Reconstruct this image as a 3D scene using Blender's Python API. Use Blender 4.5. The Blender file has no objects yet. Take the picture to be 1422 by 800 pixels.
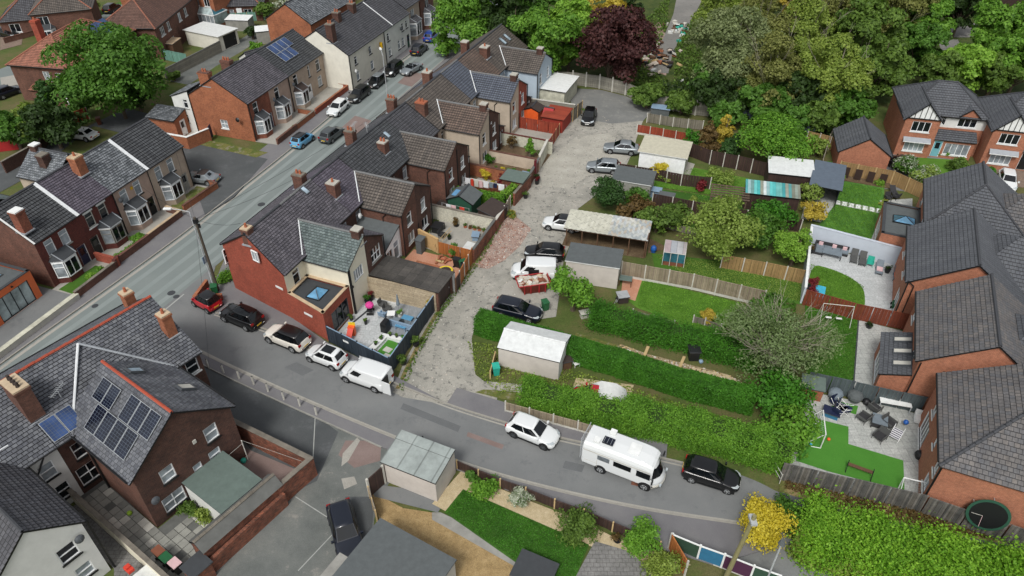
import bpy,math,random
import numpy as np
from mathutils import Vector,Matrix
from mathutils.geometry import tessellate_polygon
R=math.radians
S=bpy.context.scene
COL=S.collection
rnd=random.Random(7)

# ---------------------------------------------------------------- camera,sky,sun,exposure
CAM_H=43.0
cd=bpy.data.cameras.new('camera'); cam=bpy.data.objects.new('camera',cd); COL.objects.link(cam)
cam.location=(0,0,CAM_H); cam.rotation_euler=(R(90-38.5),0,0)
cd.sensor_width=36.0; cd.lens=36.0*1004/1422; cd.clip_end=5000; cd.clip_start=0.5
S.camera=cam
S.render.resolution_x=1024; S.render.resolution_y=576
w=bpy.data.worlds.new('World'); S.world=w; w.use_nodes=True
nt=w.node_tree; bg=nt.nodes['Background']
sky=nt.nodes.new('ShaderNodeTexSky'); sky.sky_type='NISHITA'; sky.sun_disc=False
SUN_EL,SUN_AZ=52,200          # elevation,compass direction the light comes from
sky.sun_elevation=R(SUN_EL); sky.sun_rotation=R(SUN_AZ); sky.dust_density=3.0; sky.air_density=1.0; sky.ozone_density=1.0
hs=nt.nodes.new('ShaderNodeHueSaturation'); hs.inputs['Saturation'].default_value=0.22
nt.links.new(sky.outputs[0],hs.inputs['Color']); nt.links.new(hs.outputs[0],bg.inputs[0]); bg.inputs[1].default_value=0.11
sd=bpy.data.lights.new('sun','SUN'); sd.energy=1.5; sd.angle=R(14); sd.color=(1,.97,.92)
sun=bpy.data.objects.new('sun',sd); COL.objects.link(sun)
sa=R(SUN_AZ); el=R(SUN_EL)
dirv=Vector((math.sin(sa)*math.cos(el),math.cos(sa)*math.cos(el),math.sin(el)))
sun.rotation_euler=dirv.to_track_quat('Z','Y').to_euler(); sun.location=(0,0,80)
S.view_settings.view_transform='Standard'; S.view_settings.look='None'; S.view_settings.exposure=0.5; S.view_settings.gamma=1

# ---------------------------------------------------------------- materials
MATS={}
def lin(h):
    h=h.lstrip('#'); c=[int(h[i:i+2],16)/255 for i in (0,2,4)]
    return tuple((x/12.92 if x <= .04045 else ((x+.055)/1.055) ** 2.4) for x in c)+(1,)
class NT:
    def __init__(s,name):
        s.m=bpy.data.materials.new(name); s.m.use_nodes=True; s.t=s.m.node_tree; s.b=s.t.nodes['Principled BSDF']; MATS[name]=s.m
    def n(s,typ,**k):
        o=s.t.nodes.new(typ)
        for a,v in k.items():
            if a in o.inputs: o.inputs[a].default_value=v
            else: setattr(o,a,v)
        return o
    def l(s,a,b): s.t.links.new(a,b)
    def noise(s,scale,detail=4,rough=.6,coord=None):
        n=s.n('ShaderNodeTexNoise'); n.inputs['Scale'].default_value=scale; n.inputs['Detail'].default_value=detail; n.inputs['Roughness'].default_value=rough
        if coord is None:
            g=s.n('ShaderNodeNewGeometry'); coord=g.outputs['Position']
        s.l(coord,n.inputs['Vector']); return n.outputs['Fac']
    def ramp(s,fac,stops):
        r=s.n('ShaderNodeValToRGB'); e=r.color_ramp.elements
        while len(e) < len(stops): e.new(.5)
        for i,(p,c) in enumerate(stops):
            e[i].position=p; e[i].color=c if len(c) == 4 else (*c,1)
        s.l(fac,r.inputs[0]); return r.outputs[0]
    def mix(s,fac,a,b,mode='MIX'):
        m=s.n('ShaderNodeMix',data_type='RGBA',blend_type=mode)
        for i,v in ((0,fac),(6,a),(7,b)):
            if hasattr(v,'links') or hasattr(v,'is_linked'): s.l(v,m.inputs[i])
            else: m.inputs[i].default_value=v
        return m.outputs[2]
    def bump(s,h,strength=.3,dist=.02):
        b=s.n('ShaderNodeBump'); b.inputs['Strength'].default_value=strength; b.inputs['Distance'].default_value=dist
        s.l(h,b.inputs['Height']); s.l(b.outputs[0],s.b.inputs['Normal'])
    def col(s,c):
        if hasattr(c,'links') or hasattr(c,'is_linked'): s.l(c,s.b.inputs['Base Color'])
        else: s.b.inputs['Base Color'].default_value=c
def sc(c,k): return (c[0]*k,c[1]*k,c[2]*k,1)
def m_plain(name,hexc,rough=.8,var=.25,scale=1.5,metal=0,coat=0):
    t=NT(name); c=lin(hexc); f=t.noise(scale,6,.65)
    t.col(t.ramp(f,[(.3,sc(c,1-var)),(.7,sc(c,1+var))])); t.b.inputs['Roughness'].default_value=rough
    t.b.inputs['Metallic'].default_value=metal; t.b.inputs['Coat Weight'].default_value=coat
    return t.m
def m_brick(name,a,b,mortar,bw=.23,rh=.075,ms=.01,var=.5,scale=.7,rough=.9,dirt=.35,bumpd=.01,offset=.5):
    t=NT(name); uv=t.n('ShaderNodeUVMap').outputs[0]
    br=t.n('ShaderNodeTexBrick',offset=offset); t.l(uv,br.inputs['Vector'])
    for k,v in (('Color1',lin(a)),('Color2',lin(b)),('Mortar',lin(mortar)),('Scale',1),('Mortar Size',ms),('Mortar Smooth',.2),('Bias',0),('Brick Width',bw),('Row Height',rh)):
        br.inputs[k].default_value=v
    f=t.noise(scale,5,.7); f2=t.noise(scale*9,3,.6)
    c=t.mix(1,br.outputs['Color'],t.ramp(f,[(.28,(1-dirt,)*3),(.72,(1+dirt*.8,)*3)]),'MULTIPLY')
    c=t.mix(1,c,t.ramp(f2,[(.3,(.8,.8,.8)),(.7,(1.2,1.2,1.2))]),'MULTIPLY')
    t.col(c); t.b.inputs['Roughness'].default_value=rough
    inv=t.n('ShaderNodeMath',operation='SUBTRACT'); inv.inputs[0].default_value=1; t.l(br.outputs['Fac'],inv.inputs[1])
    t.bump(inv.outputs[0],.5,bumpd); return t.m
def m_roof(name,a,b,joint,bw=.3,rh=.33,flecks=None,moss=None,**k):
    m=m_brick(name,a,b,joint,bw,rh,k.pop('ms',.018),bumpd=.02,rough=.72,**k)
    t=NT.__new__(NT); t.m=m; t.t=m.node_tree; t.b=t.t.nodes['Principled BSDF']
    src=t.b.inputs['Base Color'].links[0].from_socket
    uv=t.n('ShaderNodeUVMap').outputs[0]
    if flecks:
        v=t.n('ShaderNodeTexVoronoi'); v.inputs['Scale'].default_value=2.6; mp=t.n('ShaderNodeMapping'); mp.inputs['Scale'].default_value=(1.2,1.5,1); t.l(uv,mp.inputs[0]); t.l(mp.outputs[0],v.inputs['Vector'])
        src=t.mix(t.ramp(v.outputs['Color'],[(.62,(0,0,0)),(.8,(.55,.55,.55))]),src,lin(flecks))
    st=t.n('ShaderNodeMapping'); st.inputs['Scale'].default_value=(1.6,.12,1); t.l(uv,st.inputs[0])
    n=t.noise(1.2,5,.7,st.outputs[0])
    src=t.mix(1,src,t.ramp(n,[(.35,(.82,.82,.84)),(.68,(1.22,1.2,1.16))]),'MULTIPLY')
    if moss: src=t.mix(t.ramp(t.noise(.5,6,.7),[(.5,(0,0,0)),(.72,(.6,.6,.6))]),src,lin(moss))
    t.col(src); return m
def m_ground(name,cols,scale=.4,fine=20,rough=.95,bumps=.3,bd=.03,spk=.25,mid=None):
    t=NT(name); f=t.noise(scale,7,.68)
    c=t.ramp(f,[(.25+.5*i/(len(cols)-1),lin(h)) for i,h in enumerate(cols)])
    f2=t.noise(fine,3,.7)
    c=t.mix(1,c,t.ramp(f2,[(.3,(1-spk,)*3),(.7,(1+spk,)*3)]),'MULTIPLY')
    if mid:
        f3=t.noise(mid[0],6,.75); c=t.mix(t.ramp(f3,[(mid[2],(0,0,0)),(mid[2]+.08,(mid[3],)*3)]),c,lin(mid[1]))
    t.col(c); t.b.inputs['Roughness'].default_value=rough; t.b.inputs['Specular IOR Level'].default_value=.25
    t.bump(f2,bumps,bd); return t.m
def m_leaf(name,cols,transl=.35,scale=.7):
    t=NT(name); g=t.n('ShaderNodeNewGeometry')
    f=t.noise(scale,3,.6); mth=t.n('ShaderNodeMath',operation='MULTIPLY_ADD'); t.l(g.outputs['Random Per Island'],mth.inputs[0]); mth.inputs[1].default_value=.38
    ml=t.n('ShaderNodeMath',operation='MULTIPLY'); t.l(f,ml.inputs[0]); ml.inputs[1].default_value=.85; t.l(ml.outputs[0],mth.inputs[2])
    c=t.ramp(mth.outputs[0],[(.1+.75*i/(len(cols)-1),lin(h)) for i,h in enumerate(cols)])
    t.col(c); t.b.inputs['Roughness'].default_value=.6; t.b.inputs['Specular IOR Level'].default_value=.3
    tr=t.n('ShaderNodeBsdfTranslucent'); t.l(t.mix(1,c,(1.2,1.25,.6,1),'MULTIPLY'),tr.inputs[0])
    mx=t.n('ShaderNodeMixShader'); mx.inputs[0].default_value=transl; t.l(t.b.outputs[0],mx.inputs[1]); t.l(tr.outputs[0],mx.inputs[2])
    t.l(mx.outputs[0],t.t.nodes['Material Output'].inputs[0]); return t.m
def m_stripes(name,cols,width,rough=.7,axis=0,var=.2,sizes=None):
    """vertical or horizontal boards / corrugated bands of slightly different colour"""
    t=NT(name); uv=t.n('ShaderNodeUVMap').outputs[0]; sp=t.n('ShaderNodeSeparateXYZ'); t.l(uv,sp.inputs[0])
    d=t.n('ShaderNodeMath',operation='DIVIDE'); t.l(sp.outputs[axis],d.inputs[0]); d.inputs[1].default_value=width
    fl=t.n('ShaderNodeMath',operation='FLOOR'); t.l(d.outputs[0],fl.inputs[0])
    wn=t.n('ShaderNodeTexWhiteNoise',noise_dimensions='1D'); t.l(fl.outputs[0],wn.inputs['W'])
    c=t.ramp(wn.outputs['Value'],[(i/max(1,len(cols)-1),lin(h)) for i,h in enumerate(cols)])
    fr=t.n('ShaderNodeMath',operation='FRACT'); t.l(d.outputs[0],fr.inputs[0])
    c=t.mix(t.ramp(fr.outputs[0],[(0,(.55,.55,.55)),(.06,(0,0,0)),(.94,(0,0,0)),(1,(.55,.55,.55))]),c,(0.01,.01,.01,1))
    f=t.noise(1.3,6,.7); c=t.mix(1,c,t.ramp(f,[(.3,(1-var,)*3),(.7,(1+var,)*3)]),'MULTIPLY')
    t.col(c); t.b.inputs['Roughness'].default_value=rough; return t.m
def m_glass(name,hexc,rough=.06):
    t=NT(name); c=lin(hexc); f=t.noise(.8,3,.6); t.col(t.ramp(f,[(.35,sc(c,.6)),(.65,sc(c,1.4))])); t.b.inputs['Roughness'].default_value=rough; t.b.inputs['Specular IOR Level'].default_value=.6; return t.m

def M(n): return MATS[n]
# brickwork
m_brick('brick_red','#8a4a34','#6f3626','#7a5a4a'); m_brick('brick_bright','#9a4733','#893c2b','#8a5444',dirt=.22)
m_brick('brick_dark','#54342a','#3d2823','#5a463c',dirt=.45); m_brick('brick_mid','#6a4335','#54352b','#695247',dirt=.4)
m_brick('brick_new','#a8674b','#955a41','#a07d68',dirt=.16); m_brick('brick_deep','#5f2620','#4c1e1a','#5c3a32',dirt=.3)
m_brick('brick_orange','#a0603f','#8a4f35','#93684f',dirt=.28); m_brick('brick_yard','#8f5038','#59392d','#6b4f42',dirt=.6,scale=1.6)
m_brick('brick_green','#6f6148','#4d4a38','#5c5846',dirt=.4); m_brick('blockwork','#a7a49a','#8f8d84','#7c7a72',bw=.45,rh=.22,ms=.012,dirt=.2)
m_brick('white_brick','#c9c6b8','#bdbaa9','#a8a594',dirt=.22,bumpd=.006); m_brick('timber_sleeper','#b7a88e','#a2937a','#6f634f',bw=2.4,rh=.13,ms=.012,dirt=.2)
# renders and paint
for n,h,v in (('render_cream','#d9d3bf',.07),('render_white','#cfd0cc',.08),('render_yellowish','#d3d0c3',.08),('render_beige','#a69686',.14),('render_pebble','#b5a795',.14),('render_blue','#a9b8c4',.08),
                ('render_pinkish','#a58f81',.13),('render_pale_wall','#b9c1cb',.06),('render_orange','#c9673c',.06),('conc_pale','#b9b7ae',.14),('conc_grey','#8b8a84',.2),('conc_dark','#5d5e5b',.2),
                ('panel_pebble','#bdb6ae',.1),('coping','#716b61',.3),('stone_buff','#b59f82',.2),('tan_render','#bb9b6c',.1),('render_dirty','#b6b5a4',.3)):
    m_plain(n,h,.9,v,1.2)
for n,h,r in (('white_pvc','#e6e8e8',.4),('black_trim','#121314',.5),('grey_trim','#4a4e52',.5),('black_plastic','#17181a',.45),('white_paint','#dcdedc',.5),('chimney_cap','#a9a69c',.8),('rubber','#101011',.8),
                ('steel','#9a9d9f',.35),('galv','#a7abad',.5),('terracotta','#9c5a3e',.8),('ridge_red','#9c452f',.8),('ridge_clay','#8a5947',.85),('roof_plain','#c9cccb',.6),('roof_cream','#b5b19e',.8),('solar_line','#4a525c',.4),('roof_blue','#56616e',.7),('slab_light','#8f8f88',.9),('slab_mid','#7f7f79',.9),('ridge_grey','#6b6c6c',.8),('ridge_dark','#3c3e42',.8),('lead','#8f9499',.6),('mortar_white','#d6d9da',.8),
                ('pot_buff','#b8a58a',.8),('road_white','#9a9c98',.9),('kerb','#8f8c84',.9),('bin_green','#1f5a35',.5),('bin_black','#1b1c1e',.5),('bin_brown','#5c3426',.5),('bin_blue','#1d55a0',.5),('plastic_teal','#2aa08c',.5),('pool_blue','#3aa7c4',.3),
                ('cushion_grey','#6d7880',.9),('cushion_blue','#4f87a8',.9),('cushion_pink','#cfaeb0',.9),('wicker','#4b4c4b',.9),('wicker_dark','#2f2f31',.9),('orange_plastic','#e0602a',.5),('yellow_plastic','#d9c22c',.5),('red_plastic','#c8402f',.5),('pink_cloth','#c9408a',.9),('lime','#9cc43c',.7),
                ('felt_grey','#54595a',.95),('felt_dark','#3a3d40',.95),('felt_greenish','#5c6a64',.95),('felt_brown','#3a302c',.95),('pole_wood','#7f7a55',.9),('pole_dark','#4c453b',.9),('wood_grey','#8b8272',.9),('wood_orange','#a5642c',.8),('wood_brown','#5c4330',.85),('wood_dark','#33231d',.85),
                ('wood_pale','#b59d72',.85),('door_blue','#1b2340',.5),('door_red','#5c1820',.5),('door_teal','#6fa9b4',.5),('sheet_cloth','#c7c9c6',.9),('skip_red','#9c1f22',.6),('skip_rust','#7a4a36',.9),('plaster_bits','#b9ada0',.95),('tarp_blue','#5f8fb5',.6),('cloth_white','#d5d5d8',.9),('steel_blue','#7c93a8',.6),
                ('wood_stain_red','#8e2f22',.8),('board_green','#2f4a3a',.7),('board_blue','#2c6a8c',.7),('board_purple','#4a2542',.7),('shed_green','#1f4a38',.7),('sign_yellow','#c9a012',.5),('bark','#5b4f42',.95),('bark_pale','#8c8676',.95),('rib_white','#c4c4bc',.6),('net','#b7bcb9',.9)):
    m_plain(n,h,r,.12,2.5)
m_glass('glass_dark','#141a1f'); m_glass('glass_net','#8f979c',.12); m_glass('glass_teal','#2f5f6c'); m_glass('glass_car','#0c1013',.04); m_glass('glass_sky','#5d8fb0',.05); m_glass('glass_frost','#9aa8a8',.3)
m_glass('solar_cell','#0d1424',.12); m_glass('solar_blue','#2f456e',.15); m_glass('mirror','#9fb0bc',.05)
# roofs
for n,a,b,c,bw,rh,d,off,ms in (('slate_purple','#625f66','#48464c','#28272b',.28,.26,.3,.5,.02),('slate_violet','#5f5a65','#4b4650','#2b292f',.28,.26,.2,.5,.02),('slate_grey','#80858a','#4d5256','#2b2f32',.28,.26,.3,.5,.02),('slate_big','#6a6d72','#50535a','#2b2d31',.34,.26,.35,.5,.022),('slate_green','#6f7b7a','#505c5b','#364140',.3,.26,.22,.5,.02),
    ('tile_dark','#54555a','#46464a','#1c1d1f',.3,.33,.22,0,.03),('tile_charcoal','#4d5053','#3c3e41','#17181a',.3,.33,.25,0,.03),('tile_brown','#645d57','#56504a','#2a2623',.3,.33,.28,0,.03),('tile_brownred','#6b5b52','#5b4e45','#2d2622',.3,.33,.28,0,.03),('tile_blue','#5b616c','#525864','#262a31',.3,.33,.15,0,.03),
    ('tile_clay','#a06c59','#855645','#5a3a2f',.25,.27,.22,.5,.015),('tile_claydark','#6c5147','#594037','#38281f',.25,.27,.22,.5,.015),('tile_new','#54575c','#4f5257','#26282b',.33,.33,.12,.5,.018),('tile_newb','#66625f','#58595c','#2c2c2f',.33,.33,.22,.5,.018)):
    m_roof(n,a,b,c,bw,rh,dirt=d,offset=off,ms=ms)
m_roof('felt_slabs','#4b4844','#3a3835','#2b2927',1.5,.9,dirt=.35)
m_stripes('corr_white',['#a9a99c','#c2c6c8','#8f9698','#b7b9b4','#9d8f7c'],.42,.5); m_stripes('corr_cream',['#b4b3a4','#bdbcae','#acab9c'],.9,.6)
m_stripes('corr_teal',['#3f9c9c','#5fb5b3','#6b6f62','#8a8d80','#2f8a8e','#c5cccb'],.33,.5); m_stripes('corr_grey',['#8f9794','#8a928f','#949b98'],1.35,.7); m_stripes('corr_pale',['#bcc6c8','#c4cdcf'],.5,.6)
m_stripes('poly_sheet',['#9aa2a6','#8d8a92','#a48f90','#a4aeb2'],.6,.3)
# fences
m_stripes('fence_grey',['#8c806c','#7d715e','#968a76','#74685a'],.12); m_stripes('fence_orange',['#a05f2c','#8f5528','#ad6c38'],.12); m_stripes('fence_tan',['#94794f','#876d47','#a08459'],.12); m_stripes('fence_brown',['#3c2a25','#32231f','#44302a'],.12)
m_stripes('fence_navy',['#2c3640','#26303a','#343f49'],.13,.6); m_stripes('fence_slate',['#444d50','#3c4548','#505a5c','#485254'],.13); m_stripes('fence_weather',['#565450','#686259','#454543','#74706a','#3a3b3c'],.13,.8,0,.4)
m_stripes('fence_red',['#8f3a26','#80321f','#9a442d'],.12); m_stripes('fence_chestnut',['#6f3420','#7b3c26','#633020'],.12); m_stripes('fence_greywood',['#6f6a5e','#7c766a','#605c52'],.14); m_stripes('fence_green',['#6f9a8c','#638d80'],.3)
m_stripes('fence_conc',['#8a877c','#7d7a70'],.3,.9,1); m_stripes('shed_boards',['#5c3b2c','#523427'],.12,.8,1); m_stripes('deck',['#7f8488','#8a8f93'],.14,.8); m_stripes('fence_bluegrey',['#56646e','#4c5a64'],.15); m_stripes('pergola_wood',['#6b5a4c','#5a4a3e'],.12)
# ground
m_ground('g_rough',['#39431f','#4c5a2b','#5d5a38','#6a6347'],.25,9); m_ground('g_lawn',['#355419','#40641f','#4f7329'],.5,22,spk=.3); m_ground('g_lawn_dark',['#2b4a18','#35581c','#426826'],.6,22,spk=.3)
m_ground('g_lawn_bright',['#44661f','#4f7526','#5f822f'],.5,22,spk=.25); m_stripes('g_lawn_stripes',['#3a661c','#47762a','#3f6c20','#4c7c2c'],.55,.95,0,.2); m_ground('g_turf',['#41782a','#477f2e','#4d8533'],.4,30,spk=.15); m_ground('g_mossy',['#56602c','#6b6a3a','#4c5a26','#7a7356'],.7,14,mid=(1.1,'#857f70',.52,.7))
m_ground('g_road',['#6f7776','#767e7c','#7d8482'],.12,30,bumps=.15,bd=.01,spk=.12); m_ground('g_road_track',['#7b8482','#828a88','#888f8d'],.3,30,bumps=.15,bd=.01,spk=.12); m_ground('g_asphalt_new',['#5c5e5f','#636566','#6a6c6d'],.3,34,bumps=.2,bd=.01,spk=.18); m_ground('g_asphalt',['#696b6b','#727474','#7c7d7c'],.22,34,bumps=.2,bd=.01,spk=.16,mid=(.6,'#616364',.56,.5))
m_ground('g_asphalt_dark',['#484b4c','#505354','#585a5b'],.25,30,bumps=.2,bd=.01,spk=.2,mid=(.5,'#5f6163',.56,.6)); m_ground('g_pave',['#68676a','#717072','#7b7a79'],.3,26,bumps=.2,bd=.01,spk=.14)
m_ground('g_alley',['#7c7b75','#8e8c84','#9f9c93','#74736f'],.3,16,spk=.2,mid=(1.6,'#5a5a57',.54,.75)); m_ground('g_plot',['#5f523e','#7c6d55','#97886c','#5a5a36'],.9,12,spk=.3); m_ground('g_alley_dark',['#686967','#757674','#81817d'],.4,16,spk=.2,mid=(.8,'#8f8d86',.56,.5)); m_ground('g_alley_pale',['#8f8d85','#a09d93','#b0ada3'],.4,16,spk=.18,mid=(1.0,'#77756f',.56,.5))
m_ground('g_rubble',['#7c6158','#8f766b','#a08d82','#6a554c'],1.2,8,spk=.4,bumps=.7,bd=.06,mid=(2.2,'#b5aaa0',.6,.7)); m_ground('g_yard',['#565a58','#686b68','#7a7b76'],.35,20,spk=.18,mid=(.7,'#8f8b84',.6,.7))
m_ground('g_gravel',['#86704c','#9a835c','#ab946c'],2.0,26,spk=.45,bumps=.8,bd=.04); m_ground('g_gravel_pale',['#a3926f','#b5a585','#c4b698'],2.0,24,spk=.4,bumps=.8,bd=.04); m_ground('g_soil',['#4a3c2c','#5f4f3c','#776850'],.9,12,spk=.35,bumps=.6,bd=.05)
m_ground('g_redtarmac',['#75645f','#7e6e69','#877772'],.5,26,spk=.15); m_ground('g_pinkpatio',['#a3745c','#b08068','#b8927c'],.6,12,spk=.15); m_ground('g_conc',['#8d8b84','#9b9890','#a8a59c'],.4,14,spk=.12,mid=(.8,'#7c7a74',.57,.5))
m_ground('g_scrub',['#2a3718','#37471e','#4a5428','#5c5a3a'],.5,7,spk=.35,bumps=.7,bd=.1); m_ground('g_track',['#6a6a66','#7a7874','#8c8983'],.25,10,spk=.2,mid=(.5,'#5d5c58',.56,.6)); m_ground('g_strip',['#6b5c42','#8b7a56','#545a2c','#776a44'],.8,10,spk=.35)
m_brick('g_slabs','#aeb0ac','#a2a5a1','#8a8c89',bw=.6,rh=.6,ms=.015,dirt=.12,offset=0); m_brick('g_slabs_pale','#b9bcbc','#aeb2b2','#9a9d9d',bw=.9,rh=.6,ms=.012,dirt=.1,offset=.5); m_brick('g_oldslabs','#7c7b79','#737270','#5f5d5a',bw=.42,rh=.3,ms=.02,dirt=.3); m_brick('g_block','#7c6a5d','#8c7a6c','#5c4f46',bw=.2,rh=.1,ms=.01,dirt=.2)
# leaves
LF=dict(deep=['#1c2a12','#2b3f1a','#3d5626'],mid=['#284710','#41681e','#608838'],bright=['#385c1c','#537d28','#77a13c'],lime=['#527826','#6d9630','#8fb548'],olive=['#4c5226','#6a7038','#8c9052'],grey=['#505c38','#6c794e','#8a9568'],
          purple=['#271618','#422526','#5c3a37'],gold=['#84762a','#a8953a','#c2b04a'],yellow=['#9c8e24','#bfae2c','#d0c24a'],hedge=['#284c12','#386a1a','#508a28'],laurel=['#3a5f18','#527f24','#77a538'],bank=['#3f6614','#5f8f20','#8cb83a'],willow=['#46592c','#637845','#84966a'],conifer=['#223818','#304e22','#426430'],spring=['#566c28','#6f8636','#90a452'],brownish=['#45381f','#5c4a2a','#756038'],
          olgreen=['#506224','#6d8234','#92a44c'],white=['#a8ad9a','#c9ccc0','#4a6a2a'],red=['#4a161a','#6f2429','#8a3238'],moss=['#364c1c','#4c6628','#6a8638'])
for k,v in LF.items(): m_leaf('leaf_'+k,v)
PAINT=dict(white='#d5d8d8',black='#07080a',silver='#8d9498',navy='#0e1522',blue='#173a8a',sky='#5f9cc0',red='#a81420',grey='#4f5557',cream='#d8d4ca',lblue='#8fa9b8')
for k,v in PAINT.items():
    t=NT('paint_'+k); t.col(lin(v)); t.b.inputs['Roughness'].default_value=.32; t.b.inputs['Coat Weight'].default_value=.6; t.b.inputs['Coat Roughness'].default_value=.05
    if k in ('silver','lblue','grey'): t.b.inputs['Metallic'].default_value=.45
t=NT('headlamp'); t.col(lin('#aab2b5')); t.b.inputs['Roughness'].default_value=.12
t=NT('tail_red'); t.col(lin('#8e1212')); t.b.inputs['Roughness'].default_value=.2
t=NT('plate_yellow'); t.col(lin('#c9a82c')); t=NT('plate_white'); t.col(lin('#d0d0cc'))

# ---------------------------------------------------------------- mesh helpers
def link(name,mesh,parent=None,loc=(0,0,0),rz=0,rot=None):
    o=bpy.data.objects.new(name,mesh); COL.objects.link(o); o.location=loc; o.rotation_euler=rot or (0,0,rz)
    if parent: o.parent=parent
    return o
def tag(o,label=None,cat=None,group=None,kind=None):
    if label: o['label']=label
    if cat: o['category']=cat
    if group: o['group']=group
    if kind: o['kind']=kind
    return o
def thing(name,label,cat,xy=(0,0),rz=0,group=None,z=0):
    o=bpy.data.objects.new(name,None); COL.objects.link(o); o.location=(xy[0],xy[1],z); o.rotation_euler=(0,0,rz); o.empty_display_size=.3
    return tag(o,label,cat,group)
class MB:
    def __init__(s): s.v=[]; s.f=[]; s.m=[]; s.mats=[]; s.uvo={}
    def mi(s,mat):
        if mat not in s.mats: s.mats.append(mat)
        return s.mats.index(mat)
    def face(s,pts,mat):
        i=len(s.v); s.v += [tuple(p) for p in pts]; s.f.append(tuple(range(i,i+len(pts)))); s.m.append(s.mi(mat)); return s
    def box(s,x0,y0,z0,x1,y1,z1,mat,top=None,T=None):
        if x0 > x1: x0,x1=x1,x0
        if y0 > y1: y0,y1=y1,y0
        if z0 > z1: z0,z1=z1,z0
        p=[(x0,y0,z0),(x1,y0,z0),(x1,y1,z0),(x0,y1,z0),(x0,y0,z1),(x1,y0,z1),(x1,y1,z1),(x0,y1,z1)]
        if T: p=[tuple(T @ Vector(q)) for q in p]
        for q,mm in (((3,2,1,0),mat),((4,5,6,7),top or mat),((0,1,5,4),mat),((1,2,6,5),mat),((2,3,7,6),mat),((3,0,4,7),mat)):
            s.face([p[i] for i in q],mm)
        return s
    def prism(s,pts,z0,z1,mat,top=None,bottom=True):
        a=sum(pts[i][0]*pts[(i+1) % len(pts)][1]-pts[(i+1) % len(pts)][0]*pts[i][1] for i in range(len(pts)))
        if a < 0: pts=pts[::-1]
        n=len(pts)
        for i in range(n):
            a,b=pts[i],pts[(i+1) % n]; s.face([(*a,z0),(*b,z0),(*b,z1),(*a,z1)],mat)
        s.flat(pts,z1,top or mat)
        if bottom: s.face([(*p,z0) for p in pts[::-1]],mat)
        return s
    def flat(s,pts,z,mat):
        a=sum(pts[i][0]*pts[(i+1) % len(pts)][1]-pts[(i+1) % len(pts)][0]*pts[i][1] for i in range(len(pts)))
        if a < 0: pts=pts[::-1]
        if len(pts) > 4:
            P3=[Vector((*p,0)) for p in pts]
            for tr in tessellate_polygon([P3]):
                q=[P3[i] for i in tr]
                if (q[1]-q[0]).cross(q[2]-q[0]).z < 0: q=q[::-1]
                s.face([(v.x,v.y,z) for v in q],mat)
        else: s.face([(*p,z) for p in pts],mat)
        return s
    def tube(s,p,q,r0,mat,r1=None,n=8,cap=True):
        p=Vector(p); q=Vector(q); r1=r0 if r1 is None else r1; d=(q-p)
        if d.length < 1e-6: return s
        d.normalize(); a=d.orthogonal().normalized(); b=d.cross(a)
        A=[p+(a*math.cos(t)+b*math.sin(t))*r0 for t in [2*math.pi*i/n for i in range(n)]]
        B=[q+(a*math.cos(t)+b*math.sin(t))*r1 for t in [2*math.pi*i/n for i in range(n)]]
        for i in range(n): s.face([A[i],A[(i+1) % n],B[(i+1) % n],B[i]],mat)
        if cap: s.face(A[::-1],mat); s.face(B,mat)
        return s
    def ball(s,c,r,mat,n=8,m=5,sz=1):
        c=Vector(c); g=[[c+Vector((r*math.sin(math.pi*j/m)*math.cos(2*math.pi*i/n),r*math.sin(math.pi*j/m)*math.sin(2*math.pi*i/n),r*sz*math.cos(math.pi*j/m))) for i in range(n)] for j in range(m+1)]
        for j in range(m):
            for i in range(n):
                q=[g[j][i],g[j+1][i],g[j+1][(i+1) % n],g[j][(i+1) % n]]
                if j == 0: q=[q[0],q[1],q[2]]
                elif j == m-1: q=[q[0],q[1],q[3]]
                s.face(q,mat)
        return s
    def grid(s,rows,mat,closed=False):
        """shared-vertex surface from equal-length rows of points"""
        i0=len(s.v); n=len(rows[0])
        for r in rows: s.v += [tuple(p) for p in r]
        k=s.mi(mat)
        for j in range(len(rows)-1):
            for i in range(n if closed else n-1):
                a=i0+j*n+i; b=i0+j*n+(i+1) % n; s.f.append((a,b,b+n,a+n)); s.m.append(k)
        return s
    def mesh(s,name,smooth=False):
        me=bpy.data.meshes.new(name); me.from_pydata(s.v,[],s.f); me.polygons.foreach_set('material_index',s.m)
        for m in s.mats: me.materials.append(M(m))
        uv=me.uv_layers.new(name='UVMap'); V=me.vertices; data=np.zeros(len(me.loops)*2,dtype=np.float32); me.update()
        for p in me.polygons:
            if p.index in s.uvo:
                for li,q in zip(p.loop_indices,s.uvo[p.index]): data[li*2],data[li*2+1]=q
                continue
            n=p.normal
            if abs(n.z) > .999: u=Vector((1,0,0)); w_=Vector((0,1,0))
            else:
                u=Vector((-n.y,n.x,0)).normalized(); w_=n.cross(u)
            for li in p.loop_indices:
                c=V[me.loops[li].vertex_index].co; data[li*2]=c.dot(u); data[li*2+1]=c.dot(w_)
        uv.data.foreach_set('uv',data)
        if smooth: me.polygons.foreach_set('use_smooth',[True]*len(me.polygons))
        return me
    def build(s,name,parent=None,loc=(0,0,0),rz=0,smooth=False,rot=None):
        return link(name,s.mesh(name,smooth),parent,loc,rz,rot)
_cache={}
def cached(key,fn):
    if key not in _cache: _cache[key]=fn()
    return _cache[key]
class Fr:
    def __init__(s,o,deg): s.o=o; s.a=R(deg); s.c=math.cos(s.a); s.s=math.sin(s.a)
    def __call__(s,x,y): return (s.o[0]+x*s.c-y*s.s,s.o[1]+x*s.s+y*s.c)
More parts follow.
